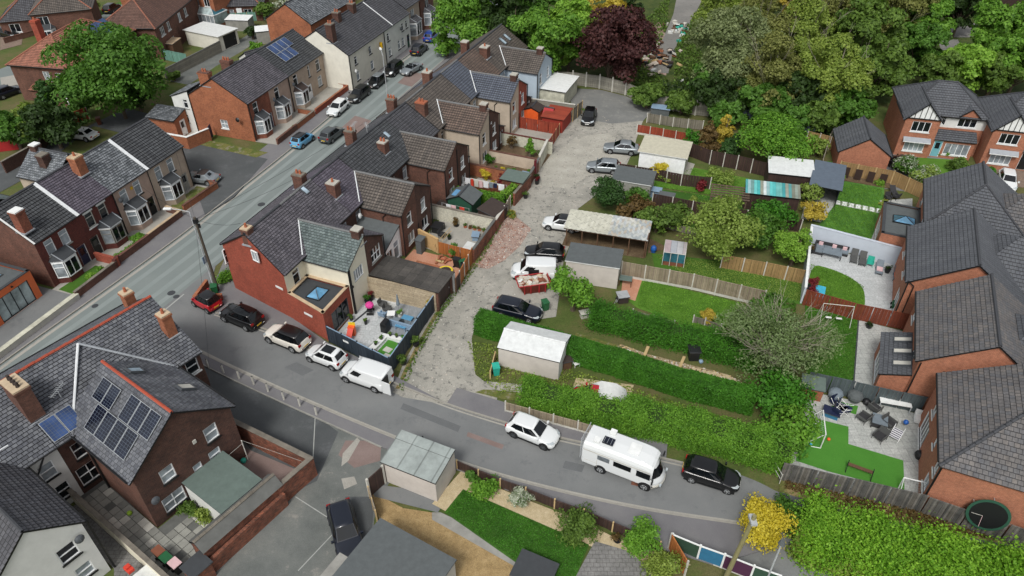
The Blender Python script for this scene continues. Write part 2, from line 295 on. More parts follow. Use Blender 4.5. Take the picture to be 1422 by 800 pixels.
def clip(poly,n,d):
    """keep the side where n.p <= d"""
    out=[]
    for i in range(len(poly)):
        a,b=poly[i],poly[(i+1) % len(poly)]; da=n.dot(a)-d; db=n.dot(b)-d
        if da <= 0: out.append(a)
        if (da < 0 < db) or (db < 0 < da): out.append(a.lerp(b,da/(da-db)))
    return out
def slope(mb,pts,mat,step=.33,lift=.045,thick=.1,under='black_trim'):
    """one roof plane laid in real overlapping courses"""
    if step < 1: step=.26 if mat.startswith('slate') else (.27 if 'clay' in mat else .33)
    P3=[Vector(p) for p in pts]; n=(P3[1]-P3[0]).cross(P3[2]-P3[0]).normalized()
    if n.z < 0: n=-n; P3=P3[::-1]
    up=Vector((0,0,1)); v=(up-n*n.dot(up)).normalized(); ud=v.cross(n); t0=min(v.dot(p) for p in P3); t1=max(v.dot(p) for p in P3)
    k=0; t=t0
    while t < t1-.02:
        e=min(t+step,t1); band=clip(clip(P3,v,e),-v,-t)
        if len(band) >= 3:
            q=[p+n*(lift*(1-(v.dot(p)-t)/step)) for p in band]; mb.uvo[len(mb.f)]=[(p.dot(ud)+50,v.dot(p)-t0+.004) for p in band]; mb.face(q,mat)
            for i in range(len(q)):
                a,b=q[i],q[(i+1) % len(q)]
                if abs(v.dot(band[i])-t) < 1e-3 and abs(v.dot(band[(i+1) % len(q)])-t) < 1e-3: mb.face([a,band[i],band[(i+1) % len(q)],b],under)
        t=e
    dn=[p-n*thick for p in P3]; mb.face(dn[::-1],under)
    for i in range(len(P3)): j=(i+1) % len(P3); mb.face([P3[i],dn[i],dn[j],P3[j]],under)

# ---------------------------------------------------------------- windows and doors
def win_mesh(w,h,style,frame):
    def f():
        b=MB(); t=.07; y0,y1=-.05,.05
        for x0,x1,z0,z1 in ((-w/2,w/2,0,t),(-w/2,w/2,h-t,h),(-w/2,-w/2+t,t,h-t),(w/2-t,w/2,t,h-t)): b.box(x0,y0,z0,x1,y1,z1,frame)
        iw=w-2*t
        if style in ('t','T','tt'): b.box(-w/2+t,y0+.01,h*.66,w/2-t,y1,h*.66+.06,frame)
        if style == 's': b.box(-w/2+t,y0+.01,h*.5,w/2-t,y1,h*.5+.06,frame)
        if style in ('v','T','c'): b.box(-.03,y0+.015,t,.03,y1,h-t,frame)
        if style in ('3','g','tt'):
            for k in (-1,1): b.box(k*iw/6-.03,y0+.015,t,k*iw/6+.03,y1,h-t,frame)
        if style in ('c','g'):
            b.box(-w/2+t,y0+.01,h*.5,w/2-t,y1,h*.5+.05,frame)
        if style == '4':
            for k in (-1,0,1): b.box(k*iw/4-.03,y0+.015,t,k*iw/4+.03,y1,h-t,frame)
        return b.mesh('window')
    return cached(('win',w,h,style,frame),f)
def pane_mesh(w,h,mat):
    return cached(('pane',w,h,mat),lambda: MB().box(-w/2+.06,.02,.06,w/2-.06,.035,h-.06,mat).mesh('pane'))
def sill_mesh(w,mat): return cached(('sill',w,mat),lambda: MB().box(-w/2-.08,-.17,-.11,w/2+.08,.04,0,mat).mesh('sill'))
SIDE={'S': 0,'E': 90,'N': 180,'W': -90}
_wn=[0]
def window(par,loc,rdeg,w,h,style='t',frame='white_pvc',sill='conc_grey',glass=None,name='window'):
    _wn[0] += 1; g=glass or ('glass_net' if _wn[0] % 5 in (0,2) else 'glass_dark')
    o=link(name,win_mesh(w,h,style,frame),par,loc,R(rdeg)); link('pane',pane_mesh(w,h,g),o)
    if sill: link('sill',sill_mesh(w,sill),o)
    return o
def door(par,loc,rdeg,w=.9,h=2.05,mat='white_pvc',frame='white_pvc',glass=True):
    d=cached(('door',w,h,mat,frame,glass),lambda: MB().box(-w/2-.06,-.03,0,-w/2,.05,h+.06,frame).box(w/2,-.03,0,w/2+.06,.05,h+.06,frame).box(-w/2,-.03,h,w/2,.05,h+.06,frame).box(-w/2,0,0,w/2,.05,h,mat).mesh('door'))
    o=link('door',d,par,loc,R(rdeg))
    if glass: link('pane',cached(('dp',w,h),lambda: MB().box(-w*.28,-.012,h*.5,w*.28,.01,h*.88,'glass_dark').mesh('pane')),o)
    link('handle',cached('dh',lambda: MB().box(-.02,-.05,.95,.02,-.0,1.1,'steel').mesh('handle')),o,(w*.38,0,0)); return o

class Block:
    """one box of a building with openings cut in its walls and a tiled roof"""
    def __init__(s,par,x0,x1,y0,y1,ez,rz,roof='gx',wall='brick_red',tiles='tile_dark',walls=None,z0=0,ov=.22,og=(.08,.08),xs=None,step=.33,parapet=None,ridge='ridge_dark',wname='wall',rname='roof',gutter=True,skip='',holes=True):
        s.__dict__.update(locals()); del s.__dict__['s']; s.op={k: [] for k in 'SENW'}; s.walls=walls or {}; s.xw0,s.xw1=xs or (x0,x0)
        s.fin=False; BL.append(s)
    def corner(s,k): return {'SW': (s.xw0,s.y0),'SE': (s.x1,s.y0),'NE': (s.x1,s.y1),'NW': (s.xw1,s.y1)}[k]
    def side(s,k):
        a,b={'S': ('SW','SE'),'E': ('SE','NE'),'N': ('NE','NW'),'W': ('NW','SW')}[k]; return Vector((*s.corner(a),0)),Vector((*s.corner(b),0))
    def win(s,k,u,z,w,h,style='t',frame='white_pvc',sill='conc_grey',glass=None,name='window'):
        """u: distance from the left end of that wall seen from outside"""
        a,b=s.side(k); d=(b-a).normalized(); n=Vector((d.y,-d.x,0)); s.op[k].append((u-w/2,u+w/2,z,z+h)); p=a+d*u-n*.1
        ang=math.degrees(math.atan2(d.y,d.x)); window(s.par,(p.x,p.y,z),ang,w,h,style,frame,sill,glass,name); return s
    def door(s,k,u,z=0.1,w=.9,h=2.05,mat='white_pvc',frame='white_pvc',glass=True):
        a,b=s.side(k); d=(b-a).normalized(); n=Vector((d.y,-d.x,0)); s.op[k].append((u-w/2-.06,u+w/2+.06,z,z+h+.06)); p=a+d*u-n*.1
        door(s.par,(p.x,p.y,z),math.degrees(math.atan2(d.y,d.x)),w,h,mat,frame,glass); return s
    def wins(s,k,*L,**kw):
        for a in L: s.win(k,*a,**kw)
        return s
    def peak(s,k,u,L):
        """wall top height at fraction u of the side"""
        r=s.roof; e,z=s.ez,s.rz
        if r == 'flat': return e
        if r == 'gx' : return e+(z-e)*(1-abs(2*u-1)) if k in 'EW' else e
        if r == 'gxE': return e+(z-e)*(1-abs(2*u-1)) if k == 'E' else e
        if r == 'gxW': return e+(z-e)*(1-abs(2*u-1)) if k == 'W' else e
        if r == 'gy': return e+(z-e)*(1-abs(2*u-1)) if k in 'SN' else e
        if r == 'gyS': return e+(z-e)*(1-abs(2*u-1)) if k == 'S' else e
        if r == 'hip': return e
        f={'lean+x': {'S': u,'E': 1,'N': 1-u,'W': 0},'lean-x': {'S': 1-u,'E': 0,'N': u,'W': 1},'lean+y': {'S': 0,'E': u,'N': 1,'W': 1-u},'lean-y': {'S': 1,'E': 1-u,'N': 0,'W': u}}[r][k]
        return e+(z-e)*f
    def finish(s):
        b=MB()
        for k in 'SENW':
            if k in s.skip: continue
            a,c=s.side(k); L=(c-a).length; d=(c-a).normalized(); n=Vector((d.y,-d.x,0)); mat=s.walls.get(k,s.wall)
            P=lambda u,z,off=0: a+d*u-n*off+Vector((0,0,z))
            par=s.parapet or 0
            us=[0,L]
            if s.peak(k,.5,L) > max(s.peak(k,0,L),s.peak(k,1,L))+.01: us=[0,L/2,L]
            top=[Vector((u,s.peak(k,u/L,L)+par-(.12 if s.roof != 'flat' else 0),0)) for u in us]
            outer=[Vector((0,s.z0,0)),Vector((L,s.z0,0))]+top[::-1]
            hs=[h for h in s.op[k] if h[0] > .02 and h[1] < L-.02]
            loops=[outer]+[[Vector((h[0],h[2],0)),Vector((h[0],h[3],0)),Vector((h[1],h[3],0)),Vector((h[1],h[2],0))] for h in hs]
            flat_=[p for l in loops for p in l]
            for tr in tessellate_polygon(loops):
                q=[flat_[i] for i in tr]
                if (q[1]-q[0]).cross(q[2]-q[0]).z < 0: q=q[::-1]
                b.face([P(v.x,v.y) for v in q],mat)
            for u0,u1,z0,z1 in hs:
                D=.14
                b.face([P(u0,z0),P(u0,z0,D),P(u0,z1,D),P(u0,z1)][::-1],mat); b.face([P(u1,z0),P(u1,z1),P(u1,z1,D),P(u1,z0,D)][::-1],mat)
                b.face([P(u0,z1),P(u0,z1,D),P(u1,z1,D),P(u1,z1)][::-1],mat); b.face([P(u0,z0),P(u1,z0),P(u1,z0,D),P(u0,z0,D)][::-1],'conc_grey')
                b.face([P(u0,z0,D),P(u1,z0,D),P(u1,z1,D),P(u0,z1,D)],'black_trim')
        b.build(s.wname,s.par)
        x0,x1,y0,y1,e,z,o=s.x0,s.x1,s.y0,s.y1,s.ez,s.rz,s.ov; r=MB(); g0,g1=s.og; rd=None; rt=s.roof
        if rt == 'flat':
            t=s.rz if s.rz else .06
            if s.parapet:
                r.prism([(s.xw0+.2,y0+.2),(x1-.2,y0+.2),(x1-.2,y1-.2),(s.xw1+.2,y1-.2)],e-.1,e,s.tiles)
                c=MB()
                for p,q in (((s.xw0,y0),(x1,y0)),((x1,y0),(x1,y1)),((x1,y1),(s.xw1,y1)),((s.xw1,y1),(s.xw0,y0))):
                    P0=Vector(p); P1=Vector(q); d=(P1-P0).normalized(); nn=Vector((-d.y,d.x)); c.prism([tuple(P0-nn*.03-d*.03),tuple(P1-nn*.03+d*.03),tuple(P1+nn*.27),tuple(P0+nn*.27)],e+s.parapet,e+s.parapet+.06,s.ridge)
                c.build('coping',s.par)
            else:
                r.prism([(s.xw0-o,y0-o),(x1+o,y0-o),(x1+o,y1+o),(s.xw1-o,y1+o)],e,e+t,'black_trim' if s.ridge == 'ridge_dark' else s.ridge,s.tiles)
            r.build(s.rname,s.par); return
        if rt in ('gx','gxE','gxW'):
            ym=(y0+y1)/2; k=(z-e)/(ym-y0); hw=(ym-y0)
            a0,a1=s.xw0-g0,s.xw1-g0; am=(a0+a1)/2; c=x1+g1; amW=am; cm=c; a0_,a1_,c_=a0,a1,c
            if rt == 'gxE': a0_,a1_=s.xw0-o,s.xw1-o; amW=s.x0+hw-.0
            if rt == 'gxW': c_=x1+o; cm=x1-hw
            dz=o*k
            slope(r,[(a0_,y0-o,e-dz),(c_,y0-o,e-dz),(cm,ym,z),(amW,ym,z)],s.tiles,s.step)
            slope(r,[(a1_,y1+o,e-dz),(c_,y1+o,e-dz),(cm,ym,z),(amW,ym,z)],s.tiles,s.step)
            if rt == 'gxE': slope(r,[(a0_,y0-o,e-dz),(a0_,y1+o,e-dz),(amW,ym,z)],s.tiles,s.step)
            if rt == 'gxW': slope(r,[(c_,y0-o,e-dz),(c_,y1+o,e-dz),(cm,ym,z)],s.tiles,s.step)
            rd=[((amW,ym,z),(cm,ym,z))]
            if rt == 'gxE': rd += [((amW,ym,z),(a0_,y0-o,e-dz)),((amW,ym,z),(a1_,y1+o,e-dz))]
            if rt == 'gxW': rd += [((cm,ym,z),(c_,y0-o,e-dz)),((cm,ym,z),(c_,y1+o,e-dz))]
        elif rt in ('gy','gyS'):
            xm=(x0+x1)/2; k=(z-e)/(xm-x0); dz=o*k; ya=y0-g0; yb=y1+g1; ybm=yb
            if rt == 'gyS': yb=y1+o; ybm=y1-(xm-x0)
            slope(r,[(x0-o,ya,e-dz),(x0-o,yb,e-dz),(xm,ybm,z),(xm,ya,z)],s.tiles,s.step)
            slope(r,[(x1+o,ya,e-dz),(x1+o,yb,e-dz),(xm,ybm,z),(xm,ya,z)],s.tiles,s.step)
            if rt == 'gyS': slope(r,[(x0-o,yb,e-dz),(x1+o,yb,e-dz),(xm,ybm,z)],s.tiles,s.step)
            rd=[((xm,ya,z),(xm,ybm,z))]
        elif rt == 'hip':
            ax=(x1-x0) >= (y1-y0); h=min(x1-x0,y1-y0)/2; k=(z-e)/h; dz=o*k
            A,B,C,D=(x0-o,y0-o,e-dz),(x1+o,y0-o,e-dz),(x1+o,y1+o,e-dz),(x0-o,y1+o,e-dz)
            if ax: P,Q=(x0+h,(y0+y1)/2,z),(x1-h,(y0+y1)/2,z); F4=[(A,B,Q,P),(B,C,Q),(C,D,P,Q),(D,A,P)]; rd=[(P,Q),(P,A),(P,D),(Q,B),(Q,C)]
            else: P,Q=((x0+x1)/2,y0+h,z),((x0+x1)/2,y1-h,z); F4=[(A,B,P),(B,C,Q,P),(C,D,Q),(D,A,P,Q)]; rd=[(P,Q),(P,A),(P,B),(Q,C),(Q,D)]
            for f in F4: slope(r,list(f),s.tiles,s.step)
        else:
            k=(z-e)
            if rt == 'lean+x': kk=k/(x1-x0)*o; slope(r,[(x0-o,y0-g0,e-kk),(x0-o,y1+g1,e-kk),(x1,y1+g1,z),(x1,y0-g0,z)],s.tiles,s.step)
            if rt == 'lean-x': kk=k/(x1-x0)*o; slope(r,[(x1+o,y0-g0,e-kk),(x1+o,y1+g1,e-kk),(x0,y1+g1,z),(x0,y0-g0,z)],s.tiles,s.step)
            if rt == 'lean+y': kk=k/(y1-y0)*o; slope(r,[(x0-g0,y0-o,e-kk),(x1+g1,y0-o,e-kk),(x1+g1,y1,z),(x0-g0,y1,z)],s.tiles,s.step)
            if rt == 'lean-y': kk=k/(y1-y0)*o; slope(r,[(x0-g0,y1+o,e-kk),(x1+g1,y1+o,e-kk),(x1+g1,y0,z),(x0-g0,y0,z)],s.tiles,s.step)
            if s.ridge != 'ridge_dark' and rt[-1] == 'x':
                xr=x1 if rt[-2] == '+' else x0; rd=[((xr,y0-g0,z),(xr,y1+g1,z))]
        r.build(s.rname,s.par)
        if rd:
            c=MB()
            for p,q in rd:
                p=Vector(p); q=Vector(q); L=(q-p).length; n_=max(1,int(L/.45))
                if (p-q).length < .05: continue
                for i in range(n_):
                    jit=rnd.uniform(-.008,.012); a_=p.lerp(q,i/n_)+Vector((0,0,.03+jit)); b_=p.lerp(q,(i+.97)/n_)+Vector((0,0,.045+jit)); c.tube(a_,b_,.11,s.ridge,.12,6,False)
            c.build('ridge_tiles',s.par)
        if s.gutter:
            g=MB(); zz=e-.12
            if rt in ('gx','gxE','gxW','hip','lean+y'): g.tube((s.xw0,y0-o-.04,zz),(x1,y0-o-.04,zz),.06,'black_trim',n=6)
            if rt in ('gx','gxE','gxW','hip','lean-y'): g.tube((s.xw1,y1+o+.04,zz),(x1,y1+o+.04,zz),.06,'black_trim',n=6)
            if rt in ('gy','gyS','hip','lean+x'): g.tube((x0-o-.04,y0,zz),(x0-o-.04,y1,zz),.06,'black_trim',n=6)
            if rt in ('gy','gyS','hip','lean-x'): g.tube((x1+o+.04,y0,zz),(x1+o+.04,y1,zz),.06,'black_trim',n=6)
            if g.f: g.build('gutter',s.par)
BL=[]
def chimney(par,x,y,z0,z1,w=.7,d=.95,mat='brick_mid',cap='coping',pots=2,pot='terracotta',axis='y',flash=True):
    b=MB(); b.box(x-w/2,y-d/2,z0,x+w/2,y+d/2,z1-.28,mat); b.box(x-w/2-.06,y-d/2-.06,z1-.28,x+w/2+.06,y+d/2+.06,z1-.12,mat); b.box(x-w/2-.02,y-d/2-.02,z1-.12,x+w/2+.02,y+d/2+.02,z1,cap)
    c=b.build('chimney',par)
    if flash: MB().box(x-w/2-.12,y-d/2-.12,z0+.0,x+w/2+.12,y+d/2+.12,z0+.12,'lead').build('flashing',c)
    for i in range(pots):
        t=(i-(pots-1)/2)*.36; px,py=(x,y+t) if axis == 'y' else (x+t,y)
        MB().tube((px,py,z1),(px,py,z1+.38),.13,pot,.1,8).build('chimney_pot',c)
    return c
def pipe(par,pts,r=.055,mat='black_trim',name='downpipe'):
    b=MB()
    for a,c in zip(pts,pts[1:]): b.tube(a,c,r,mat,n=6)
    return b.build(name,par)
def dish(par,x,y,z,rdeg=0,mat='grey_trim'):
    b=MB(); pr=[[(math.cos(t)*r,-.28-.12*(1-r*r/.09),math.sin(t)*r) for t in [i*math.pi/5 for i in range(10)]] for r in (.02,.15,.3)]
    b.grid(pr,mat,True); b.tube((0,-.3,0),(0,0,-.1),.025,mat,n=5); b.tube((0,-.35,0),(0,-.62,.02),.015,mat,n=4)
    return b.build('satellite_dish',par,(x,y,z),rot=(R(-15),0,R(rdeg)))
def aerial(par,x,y,z,h=1.1,rdeg=0):
    b=MB(); b.tube((0,0,0),(0,0,h),.03,'galv',n=5); b.tube((-.7,0,h),(.7,0,h),.02,'galv',n=4)
    for i in range(8): b.tube((-.65+i*.17,-.22,h),(-.65+i*.17,.22,h),.012,'galv',n=3)
    return b.build('aerial',par,(x,y,z),R(rdeg))
def bay(par,x,y,rdeg,w=2.4,d=.9,h=2.5,wall='brick_red',roofm='felt_dark',frame='white_pvc',z=0,sillh=.75,flat=False):
    """canted bay window"""
    b=MB(); P=[(-w/2,.0),(-w/2+.55,-d),(w/2-.55,-d),(w/2,0)]; b.prism(P,0,sillh,wall); b.prism([(p[0],p[1]) for p in P],h-.25,h,wall if flat else 'white_pvc')
    inner=[(-w/2+.12,0),(-w/2+.6,-d+.1),(w/2-.6,-d+.1),(w/2-.12,0)]
    b.prism(inner,sillh,h-.25,'black_trim'); o=b.build('bay_window',par,(x,y,z),R(rdeg)); r=MB(); e=.14
    A=[(-w/2-e,.0,h),(-w/2+.5,-d-e,h),(w/2-.5,-d-e,h),(w/2+e,0,h)]; T=[(-w/2+.45,.0,h+.6),(w/2-.45,.0,h+.6)]
    r.face([A[0],A[1],T[0]],roofm); r.face([A[1],A[2],T[1],T[0]],roofm); r.face([A[2],A[3],T[1]],roofm); r.face(A[::-1],'black_trim'); r.tube(A[1],T[0],.05,'lead',n=5); r.tube(A[2],T[1],.05,'lead',n=5)
    r.build('bay_roof',o)
    for i in range(3):
        a=Vector((*P[i],sillh)); c=Vector((*P[i+1],sillh)); m_=(a+c)/2; dd=(c-a); ang=math.degrees(math.atan2(dd.y,dd.x)); ww=round(dd.length-.1,2)
        q=link('bay_sash',win_mesh(ww,round(h-.25-sillh,2),'v' if i == 1 and ww > 1 else 't',frame),o,(m_.x,m_.y,sillh),R(ang)); q.data.materials.append(M('glass_net'))
        link('pane',pane_mesh(ww,round(h-.25-sillh,2),'glass_net' if i != 1 else 'glass_dark'),o,(m_.x,m_.y,sillh),R(ang))
    return o
def slope_matrix(p,u,v,n,w):
    if u.cross(v).dot(n) < 0: p=p+u*w; u=-u
    return Matrix.Translation(p) @ Matrix((u,v,n)).transposed().to_4x4()
def solar(par,rows,cols,o,u,v,w=1.0,h=1.6,cell='solar_cell',gap=.04,skipf=None,frame='galv'):
    """panels on a slope: o corner, u along the eave, v up the slope"""
    u=Vector(u).normalized(); v=Vector(v).normalized(); n=u.cross(v); o=Vector(o)
    if n.z < 0: n=-n
    me=cached(('sol',w,h,cell,frame),lambda: _solm(w,h,cell,frame))
    for r in range(rows):
        for c in range(cols):
            if skipf and skipf(r,c): continue
            p=o+u*(c*(w+gap))+v*(r*(h+gap))+n*.1
            q=link('solar_panel',me,par); q.matrix_local=slope_matrix(p,u,v,n,w)
def _solm(w,h,cell,frame):
    b=MB(); b.box(0,0,0,w,h,.04,frame); nx,ny=4,8
    for i in range(nx):
        for j in range(ny):
            a=(w-.06)/nx; c=(h-.06)/ny; b.face([(.03+i*a+.012,.03+j*c+.012,.045),(.03+(i+1)*a-.012,.03+j*c+.012,.045),(.03+(i+1)*a-.012,.03+(j+1)*c-.012,.045),(.03+i*a+.012,.03+(j+1)*c-.012,.045)],cell)
    b.face([(.025,.025,.042),(w-.025,.025,.042),(w-.025,h-.025,.042),(.025,h-.025,.042)],'solar_line')
    return b.mesh('solar_panel')
def rooflight(par,o,u,v,w=.8,h=1.2,glass='mirror'):
    u=Vector(u).normalized(); v=Vector(v).normalized(); n=u.cross(v); n=-n if n.z < 0 else n
    me=cached(('rl',w,h,glass),lambda: MB().box(0,0,-.05,w,.07,.12,'grey_trim').box(0,h-.07,-.05,w,h,.12,'grey_trim').box(0,.07,-.05,.07,h-.07,.12,'grey_trim').box(w-.07,.07,-.05,w,h-.07,.12,'grey_trim').box(.07,.07,.05,w-.07,h-.07,.08,glass).mesh('rooflight'))
    q=link('rooflight',me,par); q.matrix_local=slope_matrix(Vector(o),u,v,n,w); return q
def lantern(par,x,y,z,w=1.8,d=1.2,h=.6,frame='white_pvc',glass='glass_sky',name='roof_lantern'):
    b=MB(); A=[(-w/2,-d/2,0),(w/2,-d/2,0),(w/2,d/2,0),(-w/2,d/2,0)]; m_=max(0,w/2-d/2)*.8; P=(-m_,0,h); Q=(m_,0,h)
    b.box(-w/2-.06,-d/2-.06,-.1,w/2+.06,d/2+.06,.0,frame)
    for p,q in ((A[0],P),(A[3],P),(A[1],Q),(A[2],Q),(A[0],A[1]),(A[1],A[2]),(A[2],A[3]),(A[3],A[0])): b.tube(p,q,.035,frame,n=4)
    if m_ > .01: b.tube(P,Q,.035,frame,n=4)
    o=b.build(name,par,(x,y,z))
    g=MB(); g.face([A[0],A[1],Q,P] if m_ > .01 else [A[0],A[1],P],glass).face([A[1],A[2],Q],'glass_teal').face([A[2],A[3],P,Q] if m_ > .01 else [A[2],A[3],P],'glass_teal').face([A[3],A[0],P],glass); g.build('pane',o); return o

# ---------------------------------------------------------------- foliage
def leaf_mesh(name,pos,nrm,size,mat,seed=0,fold=True):
    g=np.random.default_rng(seed); n=len(pos); nrm=nrm/(np.linalg.norm(nrm,axis=1,keepdims=True)+1e-9)
    r=g.normal(size=(n,3)); a=np.cross(nrm,r); a /= np.linalg.norm(a,axis=1,keepdims=True)+1e-9; b=np.cross(nrm,a)
    s=size*g.uniform(.6,1.35,(n,1)); l=s*g.uniform(.5,.8,(n,1))
    # a leaf clump: two triangles folded along the mid rib
    v=np.stack([pos-a*s,pos+b*l+nrm*s*.15,pos+a*s,pos-b*l+nrm*s*.15],1).reshape(-1,3).astype(np.float32)
    me=bpy.data.meshes.new(name); me.vertices.add(n*4); me.vertices.foreach_set('co',v.ravel()); me.loops.add(n*4); me.loops.foreach_set('vertex_index',np.arange(n*4,dtype=np.int32))
    me.polygons.add(n); me.polygons.foreach_set('loop_start',np.arange(0,n*4,4,dtype=np.int32)); me.polygons.foreach_set('loop_total',np.full(n,4,dtype=np.int32)); me.materials.append(M(mat)); me.update(calc_edges=True); me.validate(); return me
def clump_points(clumps,n,seed,shell=(.7,1.05),out=.75):
    g=np.random.default_rng(seed); c=np.array([k[:3] for k in clumps]); rr=np.array([k[3] for k in clumps]); wt=rr ** 2; wt /= wt.sum(); idx=g.choice(len(clumps),n,p=wt)
    d=g.normal(size=(n,3)); d /= np.linalg.norm(d,axis=1,keepdims=True); d[:,2]=np.where(d[:,2] < -.35,-d[:,2],d[:,2])
    sh=g.uniform(shell[0],shell[1],(n,1)); p=c[idx]+d*rr[idx][:,None]*sh*np.array([1,1,.8]); q=p*(1.9/max(.5,rr.mean()*1.3))+seed; m_=np.sin(q[:,0]+np.sin(q[:,1]*.7))*np.sin(q[:,1]*1.1)*np.sin(q[:,2]*1.2+q[:,0]*.5); p += (np.sin(q[:,[1,2,0]]*1.7)*.12*rr[idx][:,None]); keep=(m_ > -.45) | (shell[0] < .4); p=p[keep]; d=d[keep]; n=len(p); nr=d*out+g.normal(size=(n,3))*.45+np.array([0,0,.25]); return p,nr
def crown_clumps(h,r,base,g,k,shape='round',cs=.34):
    """clump centres over the crown volume; z from base to h"""
    out=[]; ch=(h-base)/2; cz=base+ch
    for i in range(k):
        d=g.normal(size=3); d /= np.linalg.norm(d); q=g.uniform(.45,.8)
        if i < k*.25: q=g.uniform(0,.4)
        x,y,z=d*q
        if shape == 'cone': f=1-(z+1)/2*.85; x *= f*1.35; y *= f*1.35
        if shape == 'dome': z=abs(z)*1.6-.7
        f=1 if shape != 'cone' else max(.35,1-(z+1)/2*.7)
        out.append((x*r,y*r,cz+z*ch,r*cs*f*g.uniform(.75,1.25)))
    return out
_tn=[100]
def tree(name,label,cat,xy,h,r,col='mid',base=None,n=5000,leaf=.22,k=26,shape='round',trunk=.25,seed=None,group=None,z=0,cs=.34,bark='bark',bare=0,squash=1,rz=0,trunkpart=True,shell=(.65,1.08)):
    _tn[0] += 1; seed=seed or _tn[0]; g=np.random.default_rng(seed); base=h*.22 if base is None else base; cs=.5 if shape == 'cone' else cs; root=thing(name,label,cat,xy,rz,group,z)
    cl=crown_clumps(h,r,base,g,k,shape,cs); cl=[(a,b*squash,c,d) for a,b,c,d in cl]
    p,nr=clump_points(cl,n,seed,shell); p[:,2]=np.maximum(p[:,2],.12); link('crown',leaf_mesh('crown',p,nr,leaf,'leaf_'+col,seed),root)
    if trunkpart:
        b=MB(); b.tube((0,0,-.1),(0,0,base+(h-base)*.3),trunk,bark,trunk*.7,8); b.tube((0,0,base+(h-base)*.3),(g.uniform(-.3,.3),g.uniform(-.3,.3),h*.85),trunk*.7,bark,.04,6); b.build('trunk',root); l=MB()
        for c in cl[::max(1,k // 10)]: z0=base*.8+(c[2]-base)*.25; l.tube((0,0,max(.3,z0)),c[:3],trunk*.42,bark,.03,5,False)
        l.build('limbs',root)
    if bare:
        l=MB()
        for i in range(bare):
            a=g.uniform(0,6.28); q=g.uniform(.5,1.0); zt=base+(h-base)*g.uniform(.55,1.03); e=np.array([math.cos(a)*q*r,math.sin(a)*q*r*squash,zt]); s0=np.array([0,0,base+(h-base)*g.uniform(.1,.5)]); m_=s0+(e-s0)*.5+g.normal(size=3)*.25
            l.tube(s0,m_,.05,bark,.03,5,False); l.tube(m_,e,.03,bark,.008,4,False)
            for j in range(6):
                s1=m_+(e-m_)*g.uniform(.1,.9); e1=s1+(e-m_)*g.uniform(.2,.45)+g.normal(size=3)*.45+np.array([0,0,.25]); l.tube(s1,e1,.016,bark,.006,3,False)
        l.build('bare_twigs',root)
    return root
def bush(name,label,xy,h,r,col='mid',n=900,leaf=.12,z=0,k=9,cat='bush',sq=1,rz=0,flowers=None,shape='dome',group=None):
    t=tree(name,label,cat,xy,h,r,col,base=.02,n=n,leaf=leaf,k=k,shape=shape,trunkpart=False,z=z,cs=.5,squash=sq,rz=rz,group=group,shell=(.3,1.05))
    if flowers:
        g=np.random.default_rng(int(abs(xy[0]*10))+3); cl=crown_clumps(h,r,.02,np.random.default_rng(_tn[0]),k,shape,.5); p,nr=clump_points(cl,n // 2,5,(.95,1.12)); p[:,2]=np.maximum(p[:,2],.15); link('blossom',leaf_mesh('blossom',p,nr,leaf*.7,'leaf_'+flowers,9),t)
    return t
def hedge(label,pts,w,h,col='hedge',n=9000,leaf=.09,z=0,name='hedge',cat='hedge',rough=.12,round_=.2,hvar=.0,group=None):
    """clipped hedge along a polyline: leaves over a dark woody core"""
    P=[Vector((*p,0)) for p in pts]; o=P[0]; root=thing(name,label,cat,pts[0],0,group,z); core=MB(); g=np.random.default_rng(len(label)+n); L=[(b-a).length for a,b in zip(P,P[1:])]; T=sum(L); pos=[]; nr=[]
    for (a,b),l in zip(zip(P,P[1:]),L):
        d=(b-a).normalized(); s=Vector((-d.y,d.x,0)); a_=a-o; b_=b-o; c=[(a_-s*(w/2-.15)),(b_-s*(w/2-.15)),(b_+s*(w/2-.15)),(a_+s*(w/2-.15))]
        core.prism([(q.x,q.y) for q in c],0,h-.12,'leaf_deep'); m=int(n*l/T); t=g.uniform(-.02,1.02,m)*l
        per=2*h+w; q=g.uniform(0,per,m); u=np.where(q < h,-w/2,np.where(q < h+w,q-h-w/2,w/2)); zz=np.where(q < h,q,np.where(q < h+w,h,per-q)); zz=np.maximum(zz,.05)
        nn=np.where((q < h)[:,None],np.array([-1.,0.15]),np.where((q < h+w)[:,None],np.array([0.,1.]),np.array([1.,.15])))
        u=np.where((zz > h-round_) & (abs(u) > w/2-round_),u*(1-.12),u)
        D=np.array([d.x,d.y,0]); Sx=np.array([s.x,s.y,0]); bulge=rough*(np.sin(t*1.7+zz*2)*.5+np.sin(t*.6+1)*.5); zz=zz*(1+hvar*np.sin(t*.9+2)+hvar*.6*np.sin(t*2.3))
        p=np.array([a_.x,a_.y,0])+t[:,None]*D+(u*(1+bulge/w))[:,None]*Sx+np.array([0,0,1.])*zz[:,None]+g.normal(size=(m,3))*rough*.5; p[:,2]=np.maximum(p[:,2],.05)
        N=nn[:,:1]*Sx+nn[:,1:]*np.array([0,0,1.])+g.normal(size=(m,3))*.4; pos.append(p); nr.append(N)
    core.build('core',root); link('foliage',leaf_mesh('foliage',np.concatenate(pos),np.concatenate(nr),leaf,'leaf_'+col,n),root); return root
